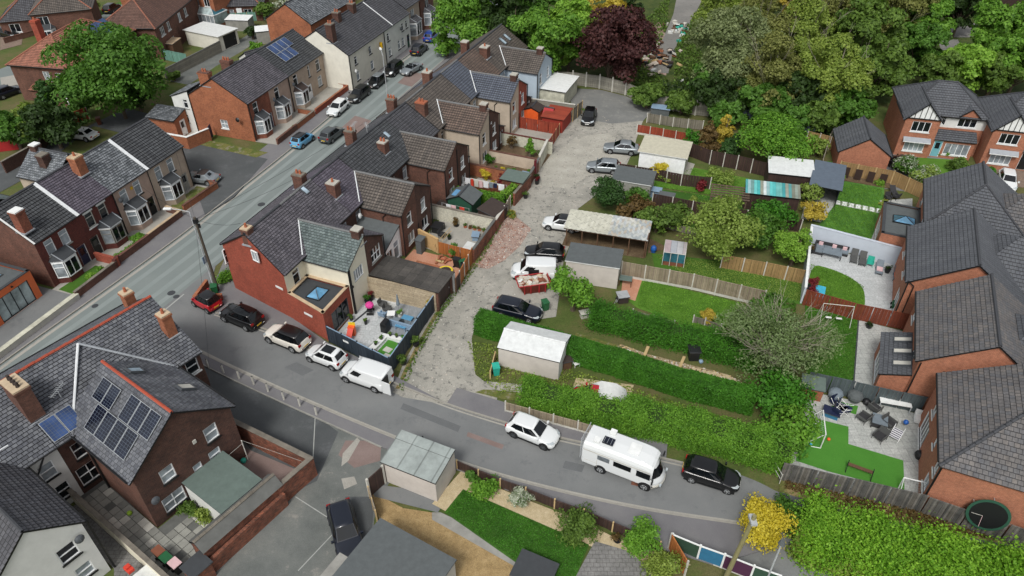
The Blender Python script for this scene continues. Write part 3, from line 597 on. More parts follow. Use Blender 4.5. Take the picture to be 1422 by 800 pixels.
def ground_cover(name,label,pts,z,n,leaf,col,hh=.25):
    g=np.random.default_rng(n); xs=[p[0] for p in pts]; ys=[p[1] for p in pts]; out=[]
    def inside(x,y):
        c=False; j=len(pts)-1
        for i in range(len(pts)):
            if (pts[i][1] > y) != (pts[j][1] > y) and x < (pts[j][0]-pts[i][0])*(y-pts[i][1])/(pts[j][1]-pts[i][1])+pts[i][0]: c=not c
            j=i
        return c
    while len(out) < n:
        x,y=g.uniform(min(xs),max(xs)),g.uniform(min(ys),max(ys))
        if inside(x,y): out.append((x,y,z+g.uniform(0,hh)))
    p=np.array(out); nr=g.normal(size=(n,3))*.6+np.array([0,0,.7]); o=link(name,leaf_mesh(name,p,nr,leaf,'leaf_'+col,n)); return tag(o,label,None,None,'stuff')

# ---------------------------------------------------------------- fences and walls
def fence(label,pts,h=1.8,mat='fence_grey',post='conc_pale',panel=1.85,ph=None,name='garden_fence',thick=.04,base=0,gravel=None,z=0,top=None,cat='fence',jit=.02,every=1,ptw=.1):
    root=thing(name,label,cat,pts[0],0,None,z); o=Vector((*pts[0],0)); first=True
    for a,b in zip(pts,pts[1:]):
        A=Vector((*a,0))-o; B=Vector((*b,0))-o; L=(B-A).length; d=(B-A).normalized(); n=max(1,round(L/panel)); pl=L/n; ang=math.atan2(d.y,d.x)
        pm=cached(('pan',round(pl,2),h,mat,thick,gravel,top,base),lambda: _panel(round(pl,2),h,mat,thick,gravel,top,base))
        for i in range(n):
            p=A+d*(i*pl); link('fence_panel',pm[rnd.randrange(2)],root,(p.x,p.y,base+rnd.uniform(-jit,jit)),ang,rot=(rnd.uniform(-jit,jit),0,ang))
        if post:
            me=cached(('post',h,post,ptw),lambda: MB().box(-ptw/2,-ptw/2,-.1,ptw/2,ptw/2,(ph or h+.08),post).mesh('fence_post'))
            for i in range(0 if first else 1,n+1): p=A+d*(i*pl); link('fence_post',me,root,(p.x,p.y,0),ang)
        first=False
    return root
def _panel(pl,h,mat,thick,gravel,top,base):
    out=[]
    for v in range(2):
        b=MB(); n=max(3,int(pl/.3)); g=gravel and .25 or 0
        if gravel: b.box(.05,-.03,0,pl-.05,.03,.25,gravel)
        for i in range(n):
            x0=.03+(pl-.06)*i/n; x1=.03+(pl-.06)*(i+.94)/n; b.box(x0,-thick/2+(i % 2)*.012,g+.03,x1,thick/2+(i % 2)*.012,h-.03-((i*7+v*3) % 5)*.008,mat)
        b.box(0.02,-thick/2-.02,h-.05,pl-.02,thick/2+.02,h,top or mat); out.append(b.mesh('fence_panel'))
    return out
def wall(label,pts,h=1.0,w=.23,mat='brick_mid',cap='coping',name='garden_wall',cw=.04,z=0,closed=False,capseg=.6):
    root=thing(name,label,'wall',pts[0],0,None,z); o=Vector((*pts[0],0)); b=MB(); c=MB(); PP=list(zip(pts,pts[1:]))
    for a,e in PP:
        A=Vector((*a,0))-o; B=Vector((*e,0))-o; d=(B-A).normalized(); s=Vector((-d.y,d.x,0))*w/2; A2=A-d*w/2.02; B2=B+d*w/2.03
        b.prism([(q.x,q.y) for q in (A2-s,B2-s,B2+s,A2+s)],0,h,mat)
        if cap:
            L=(B2-A2).length; n=max(1,int(L/capseg)); s2=s*(1+cw*2/w)
            for i in range(n):
                u=A2+d*(L*i/n); v=A2+d*(L*(i+.985)/n); j=rnd.uniform(0,.012); c.prism([(q.x,q.y) for q in (u-s2,v-s2,v+s2,u+s2)],h,h+.06+j,cap)
    b.build('brickwork' if 'brick' in mat else 'wall_body',root)
    if cap: c.build('coping',root)
    return root

# ---------------------------------------------------------------- vehicles
CARS=dict(
 hatch=dict(L=4.05,W=1.76,H=1.47,hood=.78,deck=.98,belt=.92,wf=.92,wr=-1.93,rf=.25,rr=-1.50,wb=2.5,wr_=.31),
 mini=dict(L=3.57,W=1.63,H=1.49,hood=.80,deck=.95,belt=.93,wf=.88,wr=-1.68,rf=.30,rr=-1.30,wb=2.3,wr_=.29),
 smart=dict(L=2.7,W=1.6,H=1.55,hood=.85,deck=1.0,belt=.95,wf=.85,wr=-1.28,rf=.25,rr=-1.05,wb=1.85,wr_=.28),
 suv=dict(L=4.25,W=1.80,H=1.60,hood=.92,deck=1.05,belt=1.02,wf=.95,wr=-2.0,rf=.30,rr=-1.60,wb=2.6,wr_=.34),
 estate=dict(L=4.5,W=1.80,H=1.48,hood=.78,deck=.98,belt=.92,wf=.95,wr=-2.15,rf=.20,rr=-1.75,wb=2.65,wr_=.32),
 saloon=dict(L=4.45,W=1.78,H=1.44,hood=.76,deck=.96,belt=.90,wf=.95,wr=-1.75,rf=.15,rr=-1.10,wb=2.6,wr_=.32),
 coupe=dict(L=4.1,W=1.78,H=1.35,hood=.74,deck=.88,belt=.86,wf=.75,wr=-1.45,rf=.05,rr=-.85,wb=2.45,wr_=.33),
 van=dict(L=4.4,W=1.84,H=1.82,hood=.98,deck=1.1,belt=1.05,wf=1.28,wr=-2.17,rf=.70,rr=-2.10,wb=2.75,wr_=.32))
def car(kind,color,xy,toward,label,group=None,roof=None,cat='car',cabin=None,name='parked_car',openroof=False,vanopen=None,rim='steel',yellow=True,cut_glass=False,z=0.025,softtop=None,pano=False,rails=False,stripe=False):
    c=CARS[kind]; L,W,H=c['L'],c['W'],c['H']; dx,dy=toward[0]-xy[0],toward[1]-xy[1]; rz=math.atan2(dy,dx); root=thing(name,label,cat,xy,rz,group,z); pt='paint_'+color; hw=W/2; F=L/2
    hood,deck,belt=c['hood'],c['deck'],c['belt']; wf,wr=c['wf'],c['wr']
    st=[(F,.62,.32,.50,.52),(F-.05,.80,.22,.60,.64),(F-.22,.93,.18,.66,hood-.06),(F-.5,.985,.17,.70,hood),(wf+.25,1,.17,belt-.08,hood+.05),(wf-.02,1,.17,belt,belt+.02),((wf+wr)/2,1,.17,belt,belt+.02),(wr+.3,1,.17,belt+.02,belt+.04),(max(wr,-F+.16),.985,.18,belt+.02,deck),(-F+.12,.95,.20,deck-.12,deck-.02),(-F+.03,.88,.26,.62,.70),(-F,.74,.34,.5,.55)]
    rows=[]
    for x,kw,zb,zbelt,zt in st:
        y=hw*kw; rows.append([(x,0,zb),(x,-y*.82,zb),(x,-y*.97,zb+.10),(x,-y,(zb+zbelt)*.55),(x,-y*.965,zbelt-.03),(x,-y*.86,zt-.005),(x,-y*.45,zt+.02),(x,0,zt+.03),(x,y*.45,zt+.02),(x,y*.86,zt-.005),(x,y*.965,zbelt-.03),(x,y,(zb+zbelt)*.55),(x,y*.97,zb+.10),(x,y*.82,zb)])
    b=MB(); b.grid(rows,pt,True); n=len(rows[0]); i0=0
    b.f.append(tuple(range(n))); b.m.append(0); b.f.append(tuple(range((len(rows)-1)*n,len(rows)*n))[::-1]); b.m.append(0)
    body=b.build('body',root,smooth=True); md=body.modifiers.new('s','SUBSURF'); md.levels=md.render_levels=1
    lo=MB(); lo.box(-F+.25,-hw+.03,.14,F-.25,hw-.03,.26,'black_plastic'); lo.box(F-.04,-hw*.5,.30,F+.015,hw*.5,.46,'black_plastic'); lo.box(-F-.012,-hw*.6,.24,-F+.05,hw*.6,.36,'black_plastic'); lo.build('lower_trim',root)
    # cabin: four-sided frustum with rounded roof
    rf,rr=c['rf'],c['rr']; bw=hw*(.90 if kind != 'van' else .97); tw=hw*(.70 if kind != 'van' else .86); zb=belt; zt=H-.05; cpt='paint_'+(cabin or color); rfm=roof or ('paint_'+color)
    A=lambda x,y,z: Vector((x,y,z)); g=.12
    low={'fl': A(wf,bw*.86,zb),'fr': A(wf,-bw*.86,zb),'rl': A(wr,bw*.9,zb),'rr': A(wr,-bw*.9,zb)}; top={'fl': A(rf,tw*.92,zt),'fr': A(rf,-tw*.92,zt),'rl': A(rr,tw*.92,zt),'rr': A(rr,-tw*.92,zt)}
    mf=(wf*.55+wr*.45); mt=(rf+rr)/2
    if not openroof:
        cb=MB(); N=7
        def ring(z_,fl,fr,rl,rr_,wm,xm):
            return [fl,A(xm[0],wm,z_),A(xm[1],wm,z_),rl,rr_,A(xm[1],-wm,z_),A(xm[0],-wm,z_),fr]
        r0=ring(zb-.02,low['fl'],low['fr'],low['rl'],low['rr'],bw,(wf*.5,wr*.6)); r1=ring(zt,top['fl'],top['fr'],top['rl'],top['rr'],tw,(rf*.7+rr*.3,rr*.7+rf*.3))
        for i in range(8): j=(i+1) % 8; cb.face([r0[i],r0[j],r1[j],r1[i]][::-1],cpt)
        cb.build('cabin',root)
        rm=MB(); rws=[]
        cx=(rf+rr)/2
        for sx,zz in ((1.03,zt-.01),(1.0,zt+.025),(.8,H-.008),(0,H)):
            rws.append([A(cx+(p.x-cx)*sx,p.y*(1.02 if sx > 1 else sx),zz) for p in r1])
        rm.grid(rws,softtop or rfm,True); rm.build('roof',root,smooth=True)
        def quad(a,b_,c_,d_,nm,mat='glass_car',off=.012,m=(.06,.94,.1,.92)):
            q=[];
            for u,v in ((m[0],m[2]),(m[1],m[2]),(m[1],m[3]),(m[0],m[3])): q.append((a.lerp(b_,u)).lerp(d_.lerp(c_,u),v))
            nn=(q[1]-q[0]).cross(q[3]-q[0]).normalized(); ctr=sum(q,Vector())/4
            if nn.dot(ctr-A((wf+wr)/2,0,zb)) < 0: nn=-nn
            q=[p+nn*(off+.012) for p in q]; mb=MB(); mb.face(q,mat); mb.face([p-nn*.01 for p in q][::-1],'black_trim')
            for i in range(4): mb.face([q[i],q[(i+1) % 4],q[(i+1) % 4]-nn*.01,q[i]-nn*.01],'black_trim')
            return mb.build(nm,root)
        quad(low['fr'],low['fl'],top['fl'],top['fr'],'windscreen',m=(.04,.96,.06,.96))
        if kind != 'van': quad(low['rl'],low['rr'],top['rr'],top['rl'],'rear_window',m=(.1,.9,.2,.92) if not softtop else (.3,.7,.3,.8))
        elif not vanopen: quad(low['rl'],low['rr'],top['rr'],top['rl'],'rear_window',m=(.12,.44,.3,.85)); quad(low['rl'],low['rr'],top['rr'],top['rl'],'rear_window',m=(.56,.88,.3,.85))
        for k in (1,-1):
            f0=low['fl' if k > 0 else 'fr']; R0=low['rl' if k > 0 else 'rr']; f1=top['fl' if k > 0 else 'fr']; R1=top['rl' if k > 0 else 'rr']; w0=A(wf*.5,bw*k,zb); w1=A(rf*.7+rr*.3,tw*k,zt); x0=A(wr*.6,bw*k,zb); x1=A(rr*.7+rf*.3,tw*k,zt)
            if kind == 'van':
                quad(f0,w0,w1,f1,'side_window',m=(.35,1,.16,.8)); quad(w0,x0,x1,w1,'side_window',m=(0,.22,.16,.75))
            elif softtop: quad(f0,w0,w1,f1,'side_window',m=(.3,1,.1,.85)); quad(w0,x0,x1,w1,'side_window',m=(0,.6,.08,.85))
            else:
                quad(f0,w0,w1,f1,'side_window',m=(.34,1,.08,.9)); quad(w0,x0,x1,w1,'side_window',m=(0,.46,.08,.9)); quad(w0,x0,x1,w1,'side_window',m=(.52,1,.08,.9)); quad(x0,R0,R1,x1,'side_window',m=(0,.5,.14,.85))
        if pano: MB().box(rr*.3+rf*.7-.75,-tw*.72,H-.02,rf-.18,tw*.72,H+.008,'glass_car').build('sunroof',root)
        if rails:
            for k in (1,-1): MB().tube((rr+.15,k*tw*.86,H+.04),(rf-.15,k*tw*.86,H+.04),.022,'steel',n=5).build('roof_rail',root)
    else:
        it=MB(); it.box(wr+.2,-bw*.8,belt-.02,wf-.15,bw*.8,belt+.045,'black_plastic'); it.build('cockpit',root)
        for k in (1,-1): MB().box(-.55,k*.38-.24,belt,-.35,k*.38+.24,belt+.28,'black_plastic').box(-.35,k*.38-.24,belt-.02,.1,k*.38+.24,belt+.08,'black_plastic').build('seat',root)
        q=[low['fr'],low['fl'],top['fl']+Vector((.1,0,-.12)),top['fr']+Vector((.1,0,-.12))]; ws=MB(); ws.face(q,'glass_car'); ws.face(q[::-1],'glass_car')
        for i in range(4): ws.tube(q[i],q[(i+1) % 4],.022,pt,n=5)
        ws.build('windscreen',root)
    # wheels
    R0=c['wr_']; wbx=c['wb']/2; wm=cached(('whl',R0),lambda: _wheel(R0)); rmh=cached(('rim',R0,rim),lambda: _rim(R0,rim))
    am=cached(('arch',R0),lambda: MB().tube((0,.12,0),(0,0,0),R0+.075,'black_plastic',n=20).mesh('wheel_arch'))
    for sx in (1,-1):
        for sy in (1,-1):
            x=sx*wbx+.03; link('wheel_arch',am,root,(x,sy*(hw+.004),R0+.02),R(0 if sy < 0 else 180))
            o=link('wheel',wm,root,(x,sy*(hw-.10),R0),R(0 if sy < 0 else 180)); link('rim',rmh,o)
    for k in (1,-1):
        mm=MB(); mm.box(wf-.18,k*(hw-.04),belt+.02,wf-.05,k*(hw+.15),belt+.17,pt); mm.build('door_mirror',root)
        hl=MB(); hl.grid([[(F-.06,k*hw*.50,.62),(F-.15,k*hw*.80,.64),(F-.42,k*hw*.955,.70)],[(F-.2,k*hw*.48,hood-.035),(F-.34,k*hw*.76,hood-.03),(F-.6,k*hw*.90,hood-.02)]],'headlamp'); h_=hl.build('headlight',root)
        h_.location.z=.03; h_.location.x=.03
        hi=deck-.05 if kind in ('hatch','mini','estate','suv') else deck-.1
        tl=MB(); tl.box(-F+.035,k*hw*.58,hi-(.2 if kind != 'van' else .3),-F+.2,k*(hw*.885),hi,'tail_red'); tl.build('tail_light',root)
    MB().box(F-.02,-.26,.36,F+.02,.26,.47,'plate_white').build('number_plate',root); MB().box(-F-.02,-.26,.48,-F+.03,.26,.59,'plate_yellow').build('number_plate',root)
    return root
def _wheel(r):
    b=MB(); b.tube((0,0,0),(0,-.11,0),r,'rubber',n=20,cap=True); b.tube((0,-.11,0),(0,-.135,0),r,'rubber',r*.9,20); return b.mesh('wheel')
def _rim(r,mat):
    b=MB(); b.tube((0,-.12,0),(0,-.142,0),r*.68,mat,r*.66,16)
    for i in range(5):
        a=i*2*math.pi/5+.3; x,z=math.cos(a),math.sin(a); p,q=-z*.05,x*.05; b.face([(x*r*.25+p,-.145,z*r*.25+q),(x*r*.6+p*1.3,-.145,z*r*.6+q*1.3),(x*r*.6-p*1.3,-.145,z*r*.6-q*1.3),(x*r*.25-p,-.145,z*r*.25-q)],'black_plastic')
    return b.mesh('rim')
def motorhome(xy,toward,label):
    rz=math.atan2(toward[1]-xy[1],toward[0]-xy[0]); root=thing('motorhome',label,'motorhome',xy,rz,z=.025); L,W,H=5.9,2.15,2.6; F=L/2; w=W/2; st=[]
    # x,half width,zbottom,ztop
    for x,kw,zb,zt in ((-F,.95,.55,2.4),(-F+.08,1,.45,2.55),(-1,1,.42,H),(1.2,1,.42,H),(1.7,.99,.42,2.56),(2.05,.96,.42,2.46),(2.25,.90,.42,2.3)):
        y=w*kw; st.append([(x,0,zb),(x,-y*.95,zb),(x,-y,zb+.12),(x,-y,1.3),(x,-y*.98,zt-.42),(x,-y*.9,zt-.15),(x,-y*.76,zt-.02),(x,0,zt+.03),(x,y*.76,zt-.02),(x,y*.9,zt-.15),(x,y*.98,zt-.42),(x,y,1.3),(x,y,zb+.12),(x,y*.95,zb)])
    b=MB(); b.grid(st,'paint_white',True); n=14; b.f.append(tuple(range(n))); b.m.append(0); b.build('body',root,smooth=False)
    f=MB(); rows=[]
    for t in range(7):
        u=t/6; rows.append([])
    prof=[(2.25,.45,1),(2.85,.48,.8),(F,.7,.74),(2.93,.95,.74),(2.75,1.15,.78),(2.72,1.25,.8),(2.35,2.05,.9),(2.25,2.28,.93)]
    for x,z,k in prof: rows_=[(x-.55*(abs(v) ** 2.5),v*w*max(.93,k)*1.0,z) for v in (-1,-.8,-.4,0,.4,.8,1)]; rows.append(rows_)
    rows=[r for r in rows if r]; f.grid(rows,'paint_white'); f.build('front_cowl',root,smooth=True)
    ws=MB(); r5=[Vector(p)+Vector((.02,0,.02)) for p in rows[5]]; r6=[Vector(p)+Vector((.02,0,.0)) for p in rows[6]]; ws.grid([r5[0:7],[a.lerp(b_,.92) for a,b_ in zip(r5,r6)][0:7]],'glass_car'); ws.build('windscreen',root,smooth=True)
    bm_=MB(); bm_.grid([[(x_-.55*abs(v) ** 2.5,v*w*.96,z_) for v in (-1,-.8,-.4,0,.4,.8,1)] for x_,z_ in ((F-.15,.38),(F+.03,.42),(F+.05,.66),(F-.08,.7))],'conc_pale'); bm_.build('bumper',root,smooth=True)
    for k in (1,-1):
        y=w*k
        for x0,x1,z0,z1,g in ((1.15,2.15,1.25,1.85,'glass_dark'),(-.55,.75,1.35,1.85,'glass_car'),(-1.75,-.85,1.4,1.85,'glass_net')): MB().box(x0,y-.02,z0,x1,y+k*.02,z1,g).build('side_window',root)
        MB().box(-2.85,y,1.93,2.1,y+k*.015,2.0,'conc_pale').build('side_stripe',root)
        MB().box(-2.7,y,.9,-1.75,y+k*.012,.93,'conc_pale').box(-1.78,y,.5,-1.75,y+k*.012,1.3,'conc_pale').build('locker_seam',root)
        MB().tube((2.2,y,1.5),(2.45,y+k*.3,1.6),.02,'black_trim').box(2.36,y+k*.2,1.42,2.44,y+k*.42,1.78,'black_trim').build('door_mirror',root)
        for x in (1.85,-1.45):
            o=link('wheel',cached(('whl',.35),lambda: _wheel(.35)),root,(x,y-k*.1,.35),R(0 if k < 0 else 180)); link('rim',cached(('rim',.35,'steel'),lambda: _rim(.35,'steel')),o); MB().tube((x,y-k*.1,.37),(x,y+k*.005,.37),.45,'black_plastic',n=20).build('wheel_arch',root)
        MB().box(F-.14,y*.62,.72,F-.0,y*.8,.86,'headlamp').build('headlight',root)
    MB().box(-1.7,-.55,H+.05,-.9,.1,H+.13,'solar_cell').build('solar_panel',root)
    for i in range(3): MB().box(-1.62+i*.26,-.5,H+.125,-1.6+i*.26,.05,H+.135,'steel').build('panel_seam',root)
    MB().box(-2.3,-.7,H+.03,-1.85,-.2,H+.12,'white_paint').build('roof_vent',root); MB().box(-1.5,.5,H+.03,-1.05,.9,H+.2,'white_paint').build('roof_box',root); MB().box(.2,-.5,H+.03,1.0,.5,H+.07,'white_paint').build('roof_hatch',root)
    ld=MB(); x=-F-.14
    for y in (-.95,-.55): ld.tube((x,y,.7),(x,y,2.85),.025,'galv',n=6)
    for i in range(8): ld.tube((x,-.95,.8+i*.27),(x,-.55,.8+i*.27),.02,'galv',n=5)
    ld.build('rear_ladder',root); bk=MB()
    for y in (-.3,.1,.5,.9): bk.tube((x-.12,y,.9),(x,y,2.6),.02,'galv',n=5)
    bk.tube((x-.1,-.3,1),(x-.1,.9,1),.03,'galv',n=5).tube((x,-.3,2.6),(x,.9,2.6),.03,'galv',n=5); bk.build('cycle_rack',root); return root

# ---------------------------------------------------------------- street furniture and garden things
def wheelie(xy,color,label,rz=0,lid=None,z=0.02,group=None):
    o=thing('wheelie_bin',label,'wheelie bin',xy,rz,group,z); b=MB(); b.grid([[(-.22,-.24,.05),(.22,-.24,.05),(.22,.26,.05),(-.22,.26,.05)],[(-.28,-.32,.95),(.28,-.32,.95),(.28,.34,.95),(-.28,.34,.95)]],color,True); b.build('body',o)
    MB().box(-.3,-.36,.95,.3,.38,1.0,lid or color).tube((-.25,.4,.97),(.25,.4,.97),.025,lid or color).build('lid',o); MB().tube((-.3,.26,.1),(.3,.26,.1),.1,'rubber',n=10).build('wheels',o); return o
def pot(xy,label,r=.22,h=.35,color='terracotta',plant='mid',ph=.5,z=.03,name='potted_plant',n=160,group=None,leaf=.07):
    o=thing(name,label,'potted plant',xy,0,group,z); MB().tube((0,0,0),(0,0,h),r*.75,color,r,10).build('pot',o); g=np.random.default_rng(int(abs(xy[0])*100)); cl=crown_clumps(h+ph,r*1.5,h*.8,g,5,'round',.6); p,nr=clump_points(cl,n,3,(.3,1.05)); link('foliage',leaf_mesh('foliage',p,nr,leaf,'leaf_'+plant,3),o); return o
def lamp_post(xy,h,toward,label,arm=1.6):
    rz=math.atan2(toward[1]-xy[1],toward[0]-xy[0]); o=thing('street_lamp',label,'street lamp',xy,rz); MB().tube((0,0,0),(0,0,1.4),.09,'galv',n=10).tube((0,0,1.4),(0,0,h),.06,'galv',.045,10).build('column',o)
    MB().tube((0,0,h),(arm*.5,0,h+.25),.035,'galv',n=6).tube((arm*.5,0,h+.25),(arm,0,h+.3),.035,'galv',n=6).build('bracket_arm',o); MB().box(arm-.05,-.13,h+.25,arm+.65,.13,h+.37,'white_paint').build('lantern',o); return o
def shed(label,F,x0,x1,y0,y1,ez,rz,roof,wall,tiles,cat='shed',name='garden_shed',z=0,**kw):
    t=thing(name,label,cat,F(x0,y0),F.a,z=z); b=Block(t,0,x1-x0,0,y1-y0,ez,rz,roof,wall,tiles,gutter=False,wname='walls',**kw); return t,b
def box_shed(label,xy,rz,w,d,h,wallm,roofm,cat='shed',name='garden_shed',tilt=.15,ov=.1,panels=None):
    t=thing(name,label,cat,xy,rz); b=MB(); p=[(-w/2,-d/2),(w/2,-d/2),(w/2,d/2),(-w/2,d/2)]; zs=[h,h,h+tilt,h+tilt]
    for i in range(4): a,c=p[i],p[(i+1) % 4]; b.face([(*a,0),(*c,0),(*c,zs[(i+1) % 4]),(*a,zs[i])],wallm)
    b.build('walls',t); r=MB(); q=[(-w/2-ov,-d/2-ov,h),(w/2+ov,-d/2-ov,h),(w/2+ov,d/2+ov,h+tilt),(-w/2-ov,d/2+ov,h+tilt)]; r.face([(a,b_,c+.08) for a,b_,c in q],roofm)
    r.face(q[::-1],'black_trim')
    for i in range(4): a,c=q[i],q[(i+1) % 4]; r.face([a,c,(c[0],c[1],c[2]+.08),(a[0],a[1],a[2]+.08)],'grey_trim')
    r.build('roof',t); return t
def rows_of(words): return words.split('|')
ORD='first|second|third|fourth|fifth|sixth|seventh|eighth|ninth|tenth|eleventh|twelfth|thirteenth|fourteenth|fifteenth|sixteenth|seventeenth|eighteenth|nineteenth|twentieth'.split('|')
def chair(xy,rz,label,mat='wicker',name='garden_chair',z=.03,cat='chair',arms=True,seat=None,group=None,w=.6):
    o=thing(name,label,cat,xy,rz,group,z); MB().box(-w/2,-w/2,.34,w/2,w/2,.42,seat or mat).build('seat',o); T=Matrix.Translation((0,w/2,.4)) @ Matrix.Rotation(R(-12),4,'X'); MB().box(-w/2,-.04,0,w/2,.04,.5,mat,T=T).build('backrest',o)
    for sx in (-1,1):
        for sy in (-1,1): MB().box(sx*w/2-.03*sx,sy*w/2-.03*sy,0,sx*w/2,sy*w/2,.35,mat).build('leg',o)
        if arms: MB().box(sx*w/2-.06*sx,-w/2,.4,sx*w/2+.02*sx,w/2,.6,mat).build('armrest',o)
    return o
def table(xy,rz,label,w=1.2,d=.8,h=.72,top='wicker',leg='wicker_dark',name='garden_table',z=.03,cat='table',solid=False):
    o=thing(name,label,cat,xy,rz,None,z); MB().box(-w/2,-d/2,h-.05,w/2,d/2,h,top).build('tabletop',o)
    for sx in (-1,1):
        for sy in (-1,1): MB().box(sx*w/2-.07*sx,sy*d/2-.07*sy,0,sx*w/2,sy*d/2,h-.05,leg).build('leg',o)
    if solid: MB().box(-w/2+.1,-d/2+.1,.05,w/2-.1,d/2-.1,h-.1,leg).build('base',o)
    return o
def lounger(xy,rz,label,mat='wicker',cush=None,z=.03,group=None):
    o=thing('sun_lounger',label,'sun lounger',xy,rz,group,z); MB().box(-.32,-.95,.28,.32,.3,.34,mat).build('seat',o); T=Matrix.Translation((0,.3,.31)) @ Matrix.Rotation(R(35),4,'X'); MB().box(-.32,0,-.03,.32,.72,.03,mat,T=T).build('backrest',o)
    for sx in (-1,1):
        for y in (-.85,.25): MB().box(sx*.3-.03,y,0,sx*.3+.03,y+.06,.28,mat).build('leg',o)
    if cush: MB().box(-.27,-.6,.34,.27,.1,.42,cush).build('cushion',o)
    return o
def sofa(xy,rz,label,L=2.2,L2=1.6,mat='wicker_dark',cush='cushion_grey',side=1,z=.03,pillows=()):
    """L-shaped corner sofa; back along +y, return along side*x"""
    o=thing('corner_sofa',label,'sofa',xy,rz,None,z); d=.75; MB().box(0,0,.05,L,-d,.3,mat).box(0 if side < 0 else L-d,-d-.003,.05,d if side < 0 else L,-L2,.3,mat).build('base',o)
    MB().box(0,0,.3,L,.14,.72,mat).box(-.14 if side < 0 else L+.001,-L2,.05,-.001 if side < 0 else L+.14,.14,.72,mat).build('backrest',o); n=int(L/.7)
    for i in range(n): MB().box(L*i/n+.02,-.04,.3,L*(i+1)/n-.02,-d+.02,.43,cush).build('cushion',o)
    MB().box((0 if side < 0 else L-d)+.02,-d-.02,.3,(d if side < 0 else L)-.02,-L2+.02,.43,cush).build('cushion',o)
    for x,m in pillows: MB().box(x-.2,-.22,.42,x+.2,-.06,.75,m).build('pillow',o)
    return o
def goal(xy,rz,label,w=2.4,h=1.5,d=.9,net=True,z=.03):
    o=thing('football_goal',label,'goal',xy,rz,None,z); b=MB(); r=.045
    for sx in (-1,1): b.tube((sx*w/2,0,0),(sx*w/2,0,h),r,'white_paint'); b.tube((sx*w/2,0,h),(sx*w/2,d,0),r*.6,'white_paint'); b.tube((sx*w/2,0,.03),(sx*w/2,d,.03),r*.7,'white_paint')
    b.tube((-w/2,0,h),(w/2,0,h),r,'white_paint'); b.tube((-w/2,d,.03),(w/2,d,.03),r*.7,'white_paint'); b.build('goal_frame',o)
    if net:
        m=MB(); n=int(w/.18); k=8
        for i in range(n+1): x=-w/2+w*i/n; m.tube((x,0,h),(x,d,.03),.006,'net',n=3,cap=False)
        for j in range(k): t=j/k; m.tube((-w/2,d*t,h*(1-t)),(w/2,d*t,h*(1-t)),.006,'net',n=3,cap=False)
        m.build('net',o)
    return o
def zone(name,pts,z,mat,th=.0):
    b=MB(); (b.prism(pts,z-th,z,mat,bottom=False) if th else b.flat(pts,z,mat)); o=b.build(name); return tag(o,kind='structure')
def poly_off(pts,d):
    """offset an open polyline to its left by d"""
    out=[]
    for i,p in enumerate(pts):
        a=Vector(pts[max(0,i-1)]); b=Vector(pts[min(len(pts)-1,i+1)]); t=(b-a).normalized(); out.append((p[0]-t.y*d,p[1]+t.x*d))
    return out
def strip(name,pts,w,z,mat,th=0,smooth=3):
    for _ in range(smooth if len(pts) > 2 else 0):
        q=[pts[0]]
        for a,b in zip(pts,pts[1:]): q += [(a[0]*.75+b[0]*.25,a[1]*.75+b[1]*.25),(a[0]*.25+b[0]*.75,a[1]*.25+b[1]*.75)]
        pts=q+[pts[-1]]
    l=poly_off(pts,w/2); r=poly_off(pts,-w/2); b=MB()
    for i in range(len(pts)-1):
        q=[r[i],r[i+1],l[i+1],l[i]]
        b.face([(*p,z) for p in q],mat)
        if th: b.face([(*r[i],z-th),(*r[i+1],z-th),(*r[i+1],z),(*r[i],z)],mat); b.face([(*l[i+1],z-th),(*l[i],z-th),(*l[i],z),(*l[i+1],z)],mat)
    return tag(b.build(name),kind='structure')
def chaikin(pts,k=2):
    for _ in range(k):
        q=[pts[0]]
        for a,b in zip(pts,pts[1:]): q += [(a[0]*.75+b[0]*.25,a[1]*.75+b[1]*.25),(a[0]*.25+b[0]*.75,a[1]*.25+b[1]*.75)]
        pts=q+[pts[-1]]
    return pts

# ================================================================ ground,roads,pavements
T2=Fr((-19.6,49.59),68); T1=Fr((-43.54,54.14),70.5); T3=Fr((-32.82,84.11),71.4); T4=Fr((-23.09,99.95),70.4)
B1=Fr((-30.66,29.98),54.5); RF=Fr((34.26,48.96),66)
def t2(L): return [T2(s,-t) for s,t in L]
zone('ground',[(-1500,-300),(1500,-300),(1500,2500),(-1500,2500)],-.03,'g_rough')
ML=[(-70,-20),(-14,-19.7),(-5,-19.3),(6,-19),(15,-19.4),(27.6,-19.8),(46.8,-21.2),(58.4,-21.4),(70.7,-21.5),(90,-23),(130,-26)]
MR=[(-70,-12.6),(-3,-12.0),(8,-12.2),(20,-13.2),(30,-13.8),(45,-14.6),(57,-15.0),(70,-15.6),(90,-17),(130,-20)]
zone('main_road',t2(ML)+t2(MR[::-1]),.0,'g_road')
